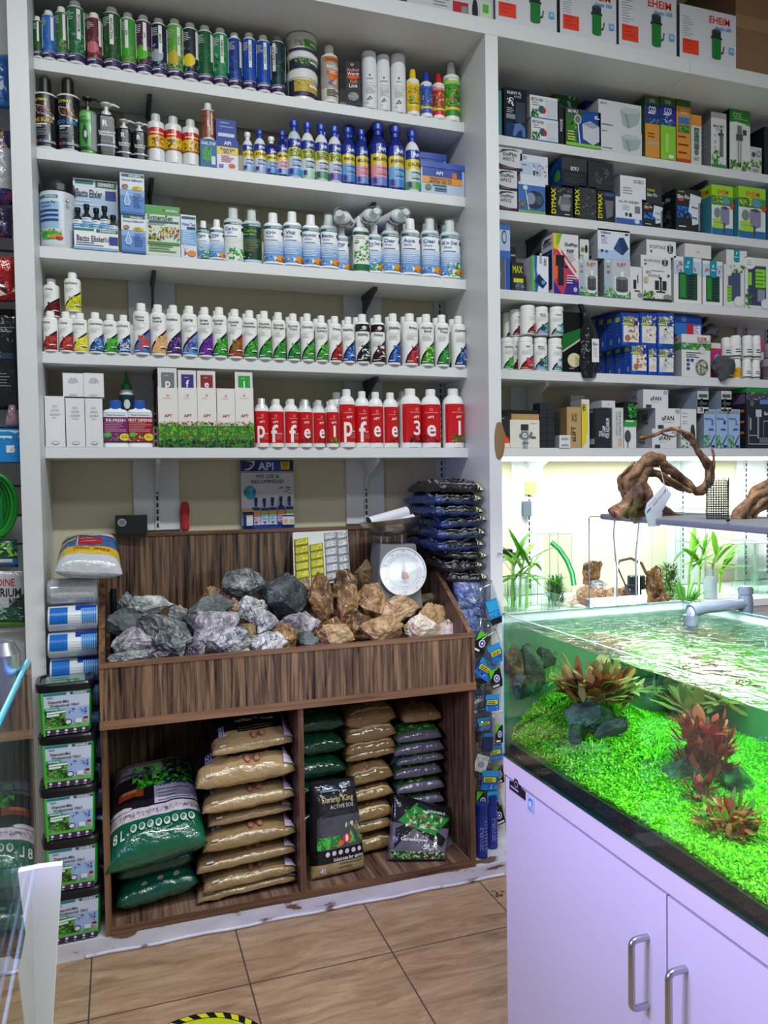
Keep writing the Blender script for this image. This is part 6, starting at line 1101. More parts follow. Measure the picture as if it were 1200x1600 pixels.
kraft_art = [('t', '8L', .15, .22, .13, 'a8b4d8', .1), ('t', 'Substrate for shrimp', .57, .33, .05, 'e4e4e0', .5), ('l', .35, .21, .9, 2, .03, '7a6640', .01)]+[('e', .2+i*.12, .47, .035, .04, '8a8c94') for i in range(6)]+[
             ('e', .52, .1, .035, .04, 'a84a4a'), ('e', .52, .1, .024, .028, K1), ('e', .62, .1, .035, .04, 'a84a4a'), ('e', .62, .1, .024, .028, K1), ('p', [(.88, .03), (1, .03), (1, .42), (.93, .36)], 'd0ccd0'), ('e', .965, .18, .03, .07, 'b8242c'), ('r', .10, .02, .17, .035, 'c8c0a8')]
def kraft(x, y): return K1 if y < .17+.02*math.sin(x*7) else '15161a'
G = 'brown kraft substrate sacks stacked in the left compartment'
KS = [(304, 466, 1386, 1408, 2.665), (314, 466, 1356, 1383, 2.668), (304, 466, 1326, 1352, 2.672), (314, 467, 1282, 1322, 2.664), (322, 460, 1262, 1286, 2.69), (313, 465, 1222, 1262, 2.67), (303, 466, 1190, 1228, 2.655), (328, 463, 1146, 1180, 2.675)]
WD = ['bottom', 'second from bottom', 'third from bottom', 'fourth from bottom', 'fifth from bottom', 'third from top', 'second from top', 'topmost']
zb = .081
for i, (x0, x1, yt, yb, Y) in enumerate(KS):
    zn = at(390, (KS[i+1][3]+2) if i < 7 else 1150, Y=Y+.03).z; H_ = max(zn-zb, .05)
    xa, xb = at(x0, yb, Y=Y).x+.006, min(at(x1, yb, Y=Y).x, .5765); zs = zb+H_*.34; r_ = random.Random(i)
    t = .01*r_.uniform(-1, 1)
    pillow('kraft_sack', (xa, Y+.0, zs-.004), (xb, Y+.012, zs+.01), (xa+.03+t, 3.10, zs+(.085 if i == 7 else .04 if i == 6 else 0)), (min(xb+t, .575), 3.10, zs+(.085 if i == 7 else .04 if i == 6 else 0)), H_*.60, H_*.33, kraft if i > 4 else K1, kraft_art, seed=i+3, wr=.055,
           label=f'brown kraft substrate sack, {WD[i]} of the left stack', cat='sack', group=G, bot=K2, n=30)
    zb = zn
# green bags to the left
grn = lambda x, y: '0d5a40' if y < .27 else 'c8c0cc' if y < .40 else '1a1820' if y < .72 else '8a86a0'
big = [('r', .5, .40, .97, .58, 'b4b0c4'), ('t', '100% natural', .74, .60, .07, '1c3a7a', .42), ('l', .54, .52, .9, 4, .035, '5a5a70', .01), ('s', .25, .58, .98, .84, 110, .07, ['2f9a2a', '4fc03a', '1c6a1e', '57b83c', '16401a']), ('s', .62, .74, .98, .95, 30, .08, ['1a2a1e', '12201a', '24402a']), ('r', .10, .50, .38, .58, '9a4a2a'), ('l', .13, .55, .34, 1, .03, 'd8804a', .03), ('e', .14, .39, .12, .02, 'c8c0cc'),
       ('t', '8 L', .13, .17, .08, 'd8e0dc', .12), ('s', .06, .30, .95, .34, 70, .02, ['5a4a5a', '8a6a7a'])]+[('e', .28+i*.085, .19, .034, .034, 'c8d4cc') for i in range(8)]+[('e', .28+i*.085, .19, .02, .02, '3a7a60') for i in range(8)]+[('l', .1, .72, .5, 1, .03, '4a4a70', .02), ('p', [(.1, .83), (.9, .87), (.9, .88), (.1, .845)], '9a5a5a')]
pillow('substrate_sack', (-.035, 2.672, .125), (.235, 2.69, .155), (-.02, 3.05, .12), (.22, 3.05, .12), .055, .045, '0c4a38', [('l', .1, .3, .9, 2, .1, '2a7a60', .01)]+[('e', .35+i*.2, .08, .04, .02, '8a8a70') for i in range(3)], seed=31, label='flat dark green sack at the bottom left of the left compartment', cat='sack', wr=.05)
pillow('substrate_sack', (-.064, 2.626, .265), (.262, 2.65, .30), (-.03, 3.02, .46), (.245, 3.02, .47), .075, .08, grn, big, seed=22, label='large green and white soil sack with leafy plant picture', cat='sack', wr=.03, n=36, bot='0c4a38', sharp=.6)
pillow('substrate_sack', (-.035, 2.70, .205), (.22, 2.72, .22), (-.02, 3.10, .28), (.23, 3.10, .28), .05, .05, '0b4233', seed=37, label='dark green sack squeezed under the large plant-picture sack', cat='sack', wr=.04)
# right compartment
G = 'dark green sacks in the right compartment'; tops = [1110, 1145, 1180, 1216, 1255, 1300]
for i in range(5):
    zt_, zl = at(505, tops[i], Y=2.86).z, at(505, tops[i+1], Y=2.86).z
    pillow('green_sack', (.605, 2.83, zl+.03), (at(543, 1150, Y=2.83).x, 2.84, zl+.03), (.605, 3.17, zl+.03), (.76, 3.17, zl+.03), (zt_-zl)*.62, (zt_-zl)*.35, '0d4a34', [('l', .1, .25, .9, 2, .1, '5a9a80', .012)]+([('e', .15+k*.14, .3, .05, .03, 'c0c8c4') for k in range(6)] if i == 0 else []), seed=40+i,
           label=f'dark green sack, {"topmost" if i == 0 else "bottom" if i == 4 else ORD[i]+" from top"}, behind the upright shrimp-soil bag', cat='sack', group=G, wr=.05, n=22)
G = 'smaller kraft sacks in the right compartment'
tk = [(1092, 1135), (1122, 1160), (1152, 1180), (1166, 1190), (1192, 1226), (1226, 1254), (1252, 1285), (1278, 1304), (1300, 1330)]
for i, (yt, yb) in enumerate(tk):
    Y = 2.80 if i > 3 else 2.83; zt_, zl = at(580, yt, Y=Y+.04).z, at(580, yb, Y=Y+.02).z
    zl = max(zl, .082) if i < 8 else .082
    x0, x1 = (541, 622) if i < 4 else (546, 618)
    xa, xb = at(x0, yb, Y=Y).x, at(x1, yb, Y=Y).x
    pillow('kraft_sack', (xa, Y, zl+.02), (xb, Y+.01, zl+.03), (xa+.02, 3.16, zl+.02), (xb+.01, 3.16, zl+.02), (zt_-zl)*.66, (zt_-zl)*.36, 'a88b58', [('e', .45, .1, .05, .035, 'a84a4a'), ('e', .45, .1, .035, .024, 'a88b58'), ('r', .1, .04, .9, .06, 'c8b890')], seed=60+i, bot='8f7548',
           label=f'smaller kraft sack, {"topmost" if i == 0 else "bottom" if i == 8 else ORD[i]+" from top"}, in the middle stack of the right compartment', cat='sack', group=G, wr=.06, n=22)
G = 'grey bags with green print in the right compartment'
tg = [(1132, 1160), (1150, 1180), (1172, 1196), (1186, 1216), (1210, 1240), (1234, 1262), (1262, 1290), (1288, 1312)]
for i, (yt, yb) in enumerate(tg):
    Y = 2.82; zt_, zl = at(660, yt, Y=Y+.04).z, at(660, yb, Y=Y).z; xa, xb = at(617 if i % 2 else 621, yb, Y=Y).x, at(697 if i % 3 else 693, yb, Y=Y).x
    pillow('gravel_bag', (xa, Y, zl+.012), (xb, Y+.0, zl+.014), (xa+.02, 3.16, zl+.015), (xb, 3.16, zl+.015), (zt_-zl)*.7, (zt_-zl)*.3, '74707c', [('r', .03, .06, .96, .28, '2a5a2c'), ('s', .04, .06, .95, .30, 70, .06, ['3a9a34', '58b84a', '1c5a20', '8ac86a', '2a2a2e'])], seed=80+i, m=PB, bot='5c5866',
           label=f'grey bag with green printed band, {"topmost" if i == 0 else "bottom" if i == 7 else ORD[i]+" from top"}, right stack', cat='bag', group=G, wr=.04, n=22)
zt_ = at(660, 1090, Y=2.86).z; zl = at(660, 1134, Y=2.84).z
xa, xb = at(628, 1120, Y=2.85).x, at(692, 1120, Y=2.85).x
pillow('kraft_sack', (xa, 2.84, zl+.025), (xb, 2.85, zl+.02), (xa+.02, 3.15, zl+.03), (xb, 3.15, zl+.02), .055, .02, 'a0834f', seed=95, label='kraft sack lying on top of the grey green-printed bags', cat='sack', bot='8f7548', wr=.07)
# upright shrimp-soil bag
zf = .081
bl, br = at(487, 1383, Z=zf), at(574, 1362, Z=zf); tl, tr = at(483, 1222, Y=2.80), at(553, 1212, Y=2.81)
pillow('shrimp_soil_bag', bl+Vector((0, .03, 0)), br+Vector((0, .03, 0)), tl, tr, .045, .045, lambda x, y: 'a89468' if y < .16 else '121318' if y < .30 else '232329', [('t', '4L', .2, .08, .06, 'e0e0e8', .14), ('l', .48, .12, .92, 2, .04, '6a5c3c', .012), ('r', .38, .155, .98, .20, '17181c'), ('t', 'Substrate for shrimp', .66, .178, .035, 'e8e8e8', .58)]+[('e', .26+i*.12, .245, .04, .025, 'd0d4d8') for i in range(6)]+
       [('r', .08, .29, .92, .62, '4a4a50'), ('s', .08, .30, .5, .42, 60, .07, ['3aa83c', '58c84a', '2a7a2c']), ('s', .6, .32, .95, .55, 30, .08, ['58b84a', '8a5a3a', 'c8d8d0', '3a8a3c']), ('e', .62, .38, .08, .05, 'c83a2c'), ('e', .62, .38, .03, .04, 'f0e8e0'), ('e', .5, .34, .06, .03, 'd8642c'), ('t', 'ACTIVE SOIL', .58, .72, .04, 'd8d8d8', .5, 0, 0), ('t', 'Shrimp King', .5, .80, .06, 'b8a86a', .7), ('l', .15, .88, .8, 1, .03, '7a8a9a', .02), ('r', .2, .90, .9, .96, '1c2c40')],
       seed=15, label='upright black shrimp-soil bag with clear window and green plants', cat='bag', wr=.04, n=34, bot='15161a')
bl, br = at(607, 1350, Z=zf), at(700, 1349, Z=zf); tl, tr = at(614, 1240, Y=2.80), at(706, 1262, Y=2.82)
pillow('gravel_bag', bl+Vector((0, .02, .004)), br+Vector((0, .02, .004)), tl, tr, .035, .04, lambda x, y: '66626e' if y < .6 else '14171a', [('r', .05, .02, .95, .16, '2a3a2a'), ('s', .04, .03, .96, .17, 90, .04, ['3a9a34', '58b84a', 'c87a5a', '8ac86a', 'd8d0c8']), ('p', [(.1, .2), (.4, .55), (.9, .25), (.95, .4), (.5, .75), (.1, .5)], '14171a'), ('p', [(.12, .62), (.75, .45), (.98, .78), (.4, .95)], '2a8a34'), ('s', .25, .55, .85, .85, 50, .07, ['c8b8a8', '8a5a4a', '58c84a', 'e0e0d8', '2a5a2c']), ('t', 'Garnelenkies', .42, .36, .055, 'e0e0e0', .56), ('p', [(.4, .9), (.98, .78), (.98, .84), (.45, .97)], '17342c'), ('t', 'DENNERLE', .74, .86, .04, 'd8e0dc', .36)],
       seed=17, label='tilted grey and green gravel bag lying against the right stack', cat='bag', wr=.05, n=34, bot='4c4a54')
bl, br = at(690, 1340, Z=zf), at(722, 1332, Z=zf)
pillow('gravel_bag', bl+Vector((0, .07, .0)), br+Vector((-.01, .07, .0)), at(680, 1290, Y=2.95), at(712, 1300, Y=2.95), .02, .02, '6a6672', [('s', .1, .2, .9, .7, 50, .1, ['3a9a34', '58b84a', '1c5a20'])], seed=19, label='small grey and green bag corner peeking out right of the tilted gravel bag', cat='bag', n=18)
# ---------------------------------------------------------------- rocks
def rockmat(name, cols, sc_=14., vein=None, rough=.6):
    m, n, l, b = new_mat(name); co = n.new('ShaderNodeTexCoord'); t = n.new('ShaderNodeTexNoise')
    t.inputs['Scale'].default_value = sc_; t.inputs['Detail'].default_value = 8; t.inputs['Roughness'].default_value = .72; t.inputs['Distortion'].default_value = .4
    oi = n.new('ShaderNodeObjectInfo'); ad = n.new('ShaderNodeVectorMath'); ad.inputs[1].default_value = (0, 0, 0)
    cx = n.new('ShaderNodeVectorMath'); cx.operation = 'SCALE'; cx.inputs[0].default_value = (7, 3, 5); l.new(oi.outputs['Random'], cx.inputs['Scale']); l.new(cx.outputs[0], ad.inputs[1]); l.new(co.outputs['Object'], ad.inputs[0])
    l.new(ad.outputs[0], t.inputs['Vector']); r = n.new('ShaderNodeValToRGB'); e = r.color_ramp.elements
    e[0].position = .36; e[0].color = (*lin(cols[0]), 1); e[1].position = .66; e[1].color = (*lin(cols[-1]), 1)
    for i, c in enumerate(cols[1:-1]): k = e.new(.36+.30*(i+1)/(len(cols)-1)); k.color = (*lin(c), 1)
    rv = n.new('ShaderNodeMath'); rv.operation = 'MULTIPLY_ADD'; rv.inputs[1].default_value = .14; rv.inputs[2].default_value = -.07; l.new(oi.outputs['Random'], rv.inputs[0])
    sm = n.new('ShaderNodeMath'); l.new(t.outputs['Fac'], sm.inputs[0]); l.new(rv.outputs[0], sm.inputs[1]); l.new(sm.outputs[0], r.inputs[0]); out = r.outputs[0]
    if vein:
        v = n.new('ShaderNodeTexNoise'); v.inputs['Scale'].default_value = sc_*.6; v.inputs['Detail'].default_value = 6; v.inputs['Distortion'].default_value = .7; l.new(co.outputs['Object'], v.inputs['Vector'])
        a = n.new('ShaderNodeMath'); a.operation = 'SUBTRACT'; a.inputs[1].default_value = .5; l.new(v.outputs['Fac'], a.inputs[0])
        q = n.new('ShaderNodeMath'); q.operation = 'ABSOLUTE'; l.new(a.outputs[0], q.inputs[0]); g = n.new('ShaderNodeMath'); g.operation = 'LESS_THAN'; g.inputs[1].default_value = vein[1]; l.new(q.outputs[0], g.inputs[0])
        mx = n.new('ShaderNodeMix'); mx.data_type = 'RGBA'; l.new(g.outputs[0], mx.inputs[0]); l.new(out, mx.inputs[6]); mx.inputs[7].default_value = (*lin(vein[0]), 1); out = mx.outputs[2]
    l.new(out, b.inputs['Base Color']); b.inputs['Roughness'].default_value = rough
    bp = n.new('ShaderNodeBump'); bp.inputs['Strength'].default_value = .8; bp.inputs['Distance'].default_value = .006; l.new(t.outputs['Fac'], bp.inputs['Height']); l.new(bp.outputs[0], b.inputs['Normal'])
    return m
RM = {'g': rockmat('grey_veined_stone', ['3a4044', '6a6f73', '9a9ea0', 'dcdcda'], 24, ('e0e0dc', .004)), 'd': rockmat('dark_slate', ['2c3236', '444c50', '5c6466', '7a807e'], 12, ('9aa0a0', .002)),
      'w': rockmat('pale_speckled_stone', ['6a6a70', 'a8a8ac', 'd0d0d2', 'e8e8e8'], 34, ('4a4a52', .012)), 'p': rockmat('purplish_grey_stone', ['48444e', '7a7480', 'a8a2ac', 'dcd8dc'], 22, ('e6e2e6', .004)),
      'b': rockmat('brown_glossy_stone', ['3c2a18', '6e4e2c', '967044', 'bc9c6a'], 22, ('e8dcc0', .0025), .3), 'o': rockmat('olive_brown_stone', ['4a3c28', '6e5c40', '8a7650', 'a49068'], 16, None, .5),
      't': rockmat('tan_stone', ['8a6a48', 'ab8a62', 'c4a880', 'd8c4a4'], 13, ('8a5a3a', .005)), 'c': rockmat('cream_stone', ['b09a84', 'd0c0ae', 'e0d6c8', 'ece6dc'], 14, ('9a7458', .006))}
def rock(P, w_, h_, d_, kind, seed, label=None, cat='stone', group=None, name='rock', rough=.05, tilt=0., m=None, flat=False, npt=17):
    rn = random.Random(seed); bm = bmesh.new()
    for i in range(npt):
        v = Vector((rn.gauss(0, 1), rn.gauss(0, 1), rn.gauss(0, 1))).normalized()*rn.uniform(.82, 1.05); bm.verts.new(v)
    bmesh.ops.convex_hull(bm, input=bm.verts[:]); bmesh.ops.delete(bm, geom=[v for v in bm.verts if not v.link_faces], context='VERTS')
    bmesh.ops.triangulate(bm, faces=bm.faces[:])
    for _ in range(3): bmesh.ops.subdivide_edges(bm, edges=bm.edges[:], cuts=1, use_grid_fill=True)
    for v in bm.verts:
        p = v.co*2.4+Vector((seed*1.7, 0, 0)); nz = noise.noise(p)*.9+noise.noise(p*2.6)*.55+abs(noise.noise(p*5.5))*.5+noise.noise(p*11)*.22
        v.co += v.co.normalized()*nz*rough*2.2
    xs = [v.co.x for v in bm.verts]; ys = [v.co.y for v in bm.verts]; zs = [v.co.z for v in bm.verts]
    M3 = Matrix.Rotation(tilt, 4, 'Y')
    for v in bm.verts:
        v.co = M3 @ Vector(((v.co.x-(max(xs)+min(xs))/2)/(max(xs)-min(xs))*w_, (v.co.y-(max(ys)+min(ys))/2)/(max(ys)-min(ys))*d_, (v.co.z-(max(zs)+min(zs))/2)/(max(zs)-min(zs))*h_))
    me = bpy.data.meshes.new(name); bm.to_mesh(me); bm.free(); me.materials.append(m or RM[kind])
    o = bpy.data.objects.new(name, me); sc.collection.objects.link(o); o.location = P
    if label is not None: tag(o, label, cat, group)
    return o
RK = [(195, 942, 22, 34, 'g', 'small'), (235, 947, 68, 34, 'g', 'flat'), (197, 976, 58, 50, 'd', 'mid-sized'), (257, 990, 80, 70, 'g', 'large'), (215, 1003, 76, 48, 'p', 'large'), (203, 1028, 66, 24, 'g', 'flat'),
      (253, 1024, 34, 18, 'p', 'small'), (277, 958, 30, 26, 'g', 'small'), (324, 950, 80, 34, 'd', 'long'), (331, 930, 32, 28, 'b', 'small'), (381, 912, 68, 48, 'g', 'large'), (394, 953, 46, 44, 'w', 'round'),
      (366, 952, 24, 34, 'b', 'small'), (339, 985, 72, 58, 'p', 'large'), (359, 1000, 62, 48, 'w', 'mid-sized'), (305, 1012, 30, 34, 'p', 'small'), (416, 974, 42, 48, 'w', 'upright'), (418, 1004, 60, 34, 'w', 'flat'),
      (386, 990, 30, 32, 'o', 'small'), (445, 996, 42, 42, 'b', 'mid-sized'), (449, 930, 78, 66, 'd', 'large'), (379, 1016, 24, 14, 'c', 'small'), (469, 977, 63, 38, 'p', 'mid-sized'), (500, 934, 40, 76, 'b', 'tall'),
      (475, 920, 20, 32, 'b', 'narrow'), (535, 916, 42, 52, 'b', 'mid-sized'), (543, 944, 34, 60, 'b', 'slanting'), (573, 896, 38, 42, 'o', 'pointed'), (579, 940, 48, 56, 'b', 'large'), (592, 924, 46, 22, 'b', 'flat'),
      (622, 951, 66, 46, 't', 'large'), (511, 984, 50, 40, 'b', 'mid-sized'), (556, 972, 46, 42, 'b', 'mid-sized'), (522, 992, 62, 38, 't', 'mid-sized'), (592, 984, 74, 44, 't', 'blocky'), (654, 978, 50, 40, 'c', 'rounded'),
      (697, 984, 42, 32, 'c', 'wedge-shaped'), (668, 965, 30, 48, 't', 'layered'), (686, 962, 20, 36, 't', 'narrow'), (698, 956, 13, 26, 'c', 'thin'), (661, 935, 42, 16, 'o', 'flat'), (300, 975, 40, 36, 'd', 'hidden'), (430, 955, 30, 36, 'd', 'hidden'), (600, 960, 40, 36, 'o', 'hidden'), (480, 1000, 34, 26, 'd', 'dark')]
CN = {'g': 'grey white-veined', 'd': 'dark slate', 'w': 'pale speckled', 'p': 'purplish grey', 'b': 'glossy brown', 'o': 'olive brown', 't': 'tan', 'c': 'cream'}
it = []
for i, (cx, cy, w_, h_, k, szn) in enumerate(RK):
    bottom = cy+h_/2; Y = 2.71+(1030-bottom)/(1030-915)*.36
    if szn == 'hidden': Y += .05
    P = at(cx, cy, Y=Y); q = zc(P)/F; d_ = min(w_, h_*1.4)*q*.8
    o = rock(P, w_*q*1.05, h_*q*1.07, max(d_, .05), k, 100+i*7, tilt={324: -.42}.get(cx, 0), rough=.06 if k != 'd' else .035); it.append((o, f'{szn} {CN[k]} stone'))
it.sort(key=lambda t: RK[[x[0] for x in it].index(t[0])][0] if False else t[0].location.x)
label_row(it, 'in the rock tray', 'aquarium stones in the tray', 'stone')
def sticker(cx, cy, Y, w_=.03, h_=.012, label=''):
    P = at(cx, cy, Y=Y); b = MB(); b.box(-w_/2, w_/2, -.0006, 0, -h_/2, h_/2, 'e8e8ec'); art(b, [('l', .15, .35+.0, .9, 1, .1, '3a3a40', .4)], fmap(-w_/2, w_/2, -h_/2, h_/2, -.0006), w_, h_)
    o = b.build('price_sticker', PM, None, P, .1); tag(o, label, 'sticker')
# ---------------------------------------------------------------- sachet card
A, B, C_, D_ = at(460, 922, Y=3.06), at(548, 905, Y=3.08), at(457, 832, Y=3.198), at(543, 828, Y=3.198)
root = tag(empty('sachet_card', (A+B)/2), 'white card with rows of yellow and silver sachets leaning on the rock stand back', 'sachet card')
base = (A+B)/2; U = (B-A); V = (C_-A); Nn = U.cross(V).normalized(); b = MB()
b.add([p-base for p in (A, B, D_, C_)]+[p-base-Nn*.004 for p in (A, B, D_, C_)], [(0, 1, 2, 3), (7, 6, 5, 4), (0, 4, 5, 1), (1, 5, 6, 2), (2, 6, 7, 3), (3, 7, 4, 0)], 'd4d6d4')
b.build('backing_card', PM, root)
FOILY = colmat('yellow_foil', .3, metal=.15, bump=.8, bscale=70); FOILS = colmat('silver_foil', .3, metal=.25, bump=.8, bscale=70)
def on(u, v, o_=0.): return A+U*u+V*v+Nn*o_
for col, (u0, u1, top, n_, c, m_) in enumerate(((.02, .27, .86, 6, 'd8d440', FOILY), (.29, .53, .72, 5, 'd8d440', FOILY), (.56, .78, .88, 6, 'dfe2ea', FOILS), (.79, .99, .86, 6, 'dfe2ea', FOILS))):
    for j in range(n_):
        v1 = top-j*.143; v0 = v1-.132
        pillow('sachet', on(u0, v0, .006)-base, on(u1, v0, .006)-base, on(u0, v1, .006)-base, on(u1, v1, .006)-base, .009, .003, c, [('l', .15, .7, .85, 3, .2, '8a8a30' if c[0] == 'd' else '7a7e88', .05)], m_, seed=col*7+j, n=8, wr=.05, parent=root)
# ---------------------------------------------------------------- weighing scale
C0 = at(633, 894, Y=2.90); R0 = .098
root = tag(empty('weighing_scale', (C0.x, 2.96, 1.0)), 'old kitchen scale with round white dial and dented metal pan among the brown stones', 'scale')
def rel(p): return Vector(p)-Vector((C0.x, 2.96, 1.0))
b = MB(); b.add([rel((C0.x-.11, 2.93, 1.0)), rel((C0.x+.09, 2.93, 1.0)), rel((C0.x+.09, 3.08, 1.0)), rel((C0.x-.11, 3.08, 1.0)), rel((C0.x-.085, 2.95, 1.27)), rel((C0.x+.07, 2.95, 1.265)), rel((C0.x+.07, 3.07, 1.265)), rel((C0.x-.085, 3.07, 1.27))],
                [(0, 1, 5, 4), (1, 2, 6, 5), (2, 3, 7, 6), (3, 0, 4, 7), (4, 5, 6, 7), (3, 2, 1, 0)], '74787a')
o = b.build('scale_body', PR, root); bevel(o, .008)
d0 = rel((C0.x, 2.925, C0.z)); tilt_ = math.radians(8)
b = MB(); b.lathe([(0, -.02), (R0*.97, -.02), (R0, -.012), (R0, .004), (R0*.985, .009), (R0*.94, .009), (R0*.93, .003), (0, .003)], 56, 'd8dadd')
b.lathe([(R0*.94, .0035), (R0*.935, .0036)], 56, 'd8dadd')
def dm(a, bb, k): return ((a-.5)*2*R0*.93, (bb-.5)*2*R0*.93, .0035+.0004*(k+1))
s = [('e', .5, .5, .5, .5, 'dfe1e5'), ('e', .5, .5, .345, .345, 'a86a7a'), ('e', .5, .5, .338, .338, 'd5d8de')]
for i in range(40):
    a_ = 2*PI*i/40; r0_, r1_ = (.36, .40) if i % 4 else (.36, .415); tx, ty = -math.sin(a_)*.004, math.cos(a_)*.004
    s.append(('p', [(.5+r0_*math.cos(a_)+tx, .5+r0_*math.sin(a_)+ty), (.5+r1_*math.cos(a_)+tx, .5+r1_*math.sin(a_)+ty), (.5+r1_*math.cos(a_)-tx, .5+r1_*math.sin(a_)-ty), (.5+r0_*math.cos(a_)-tx, .5+r0_*math.sin(a_)-ty)], '4a4c54'))
for i, t in enumerate(('20', '2', '4', '6', '8', '10', '12', '14', '16', '18')):
    a_ = PI/2-2*PI*i/10; s.append(('t', t, .5+.45*math.cos(a_), .5+.45*math.sin(a_), .05, '3a3c44', .07, 0, 0))
s += [('p', [(.47, .36), (.56, .33), (.60, .36), (.53, .52), (.5, .52)], 'b84a50'), ('p', [(.515, .5), (.535, .5), (.47, .80)], '8a3a44'), ('e', .525, .5, .018, .018, 'e0e0e4'), ('l', .4, .28, .66, 2, .03, 'a8a8b0', .008), ('l', .3, .47, .36, 1, .03, '6a6a72', .006), ('l', .7, .47, .76, 1, .03, '6a6a72', .006)]
art(b, s, dm, R0*1.86, R0*1.86, seed=3)
b.build('dial', PG, root, d0, rot=(PI/2-tilt_, 0, -.08))
b = MB(); b.lathe([(R0*.93, .010), (R0*.6, .016), (0, .019)], 40, 'ffffff'); b.build('dial_glass', thin_glass('dial_cover', (.96, .97, .97), fres=1.12, rough=.1), root, d0, rot=(PI/2-tilt_, 0, -.08))
Pn = at(611, 818, Y=3.0); pn = rel(Pn)
b = MB(); R1 = .125
b.lathe([(0, -.045), (.05, -.042), (.09, -.022), (.115, .002), (R1, .018), (R1+.004, .018), (R1+.002, .013), (.118, -.003), (.092, -.027), (.05, -.048), (0, -.05)], 44, 'a8a49c')
PANM = mat('dented_aluminium', 'aaa59b', .3, .9, bump=.7, bscale=14)
b.build('weighing_pan', PANM, root, pn, rot=(-.05, -.10, 0))
b = MB()
for dx in (-.045, .045): b.tube([rel((C0.x+dx-.02, 3.0, 1.26)), rel((C0.x+dx-.02, 3.0, Pn.z-.03))], .004, 8, 'c8cacc')
b.tube([rel((C0.x-.03, 3.03, 1.26)), rel((C0.x-.03, 3.03, Pn.z-.03))], .004, 8, 'c8cacc'); b.build('pan_support', PG, root)
for i, (ax, ay, bx, by, r_) in enumerate(((577, 817, 636, 800, .024), (604, 824, 646, 808, .014))):
    p0, p1 = at(ax, ay, Y=2.975-.015*i), at(bx, by, Y=3.0-.015*i); b = MB(); dd = p1-p0
    b.tube([Vector((0, 0, 0)), dd], r_, 20, 'e6e8ee', caps=False); b.tube([Vector((0, 0, 0))+dd*.004, dd*.996], r_*.88, 20, '2a2c34'); q_ = [Vector((0, 0, 0)), dd]
    tag(b.build('paper_roll', PM, None, p0), ('larger' if i == 0 else 'smaller') + ' white paper roll lying in the scale pan', 'paper roll', 'paper rolls in the scale pan')
# ---------------------------------------------------------------- black and blue bag pile
G = 'black bags piled beside the rock stand'; lv = [1.105, 1.15, 1.20, 1.235, 1.285, 1.33, 1.375, 1.42, 1.465, 1.515]
la = [('r', .05, .04, .97, .06, '8a8e92'), ('l', .1, .4, .9, 8, .04, '5a5e64', .006), ('p', [(.03, .1), (.06, .1), (.14, .5), (.11, .5)], '8a8e94'), ('p', [(.5, .5), (.52, .5), (.7, .1), (.68, .1)], '7a7e84'), ('s', .08, .03, .95, .5, 30, .06, ['6a6e74', 'b8bcc0', '4a4e54', '2a2c30']), ('p', [(.86, .0), (1, .06), (1, .3), (.9, .2)], 'c8cc90'), ('p', [(.9, .0), (1, .0), (1, .08)], 'd4d8c8')]
for i in range(9):
    r_ = random.Random(i*3); z0_, z1_ = lv[i], lv[i+1]; h_ = z1_-z0_; xo = r_.uniform(-.022, .012); tz = r_.uniform(-.008, .008)
    blue = i in (3, 4, 5, 6, 7)
    cf = (lambda x, y: ('1c3a72' if x < .22 or y > .5 else '0f1114')) if blue else (lambda x, y: '121417' if x > .12 else '2a2c2e')
    bl, br = (1.205+xo+(.035 if i < 3 else 0), 2.825+r_.uniform(0, .02), z0_+h_*.4+tz), (1.40+min(0, xo), 2.795+r_.uniform(0, .03), z0_+h_*.4-tz)
    pillow('black_bag', bl, br, (1.20+xo+(.02 if i < 3 else 0), 3.19, z0_+h_*.4), (1.395, 3.19, z0_+h_*.4), h_*.68, h_*.45, cf, la, PC, seed=200+i, wr=.13, n=34, bot='1c3a72' if blue else '101215',
           label=f'crumpled {"blue-sided" if blue else "black"} bag, {"topmost" if i == 8 else "bottom" if i == 0 else ORD[i]+" from bottom"}, in the pile right of the scale', cat='bag', group=G, e=5)
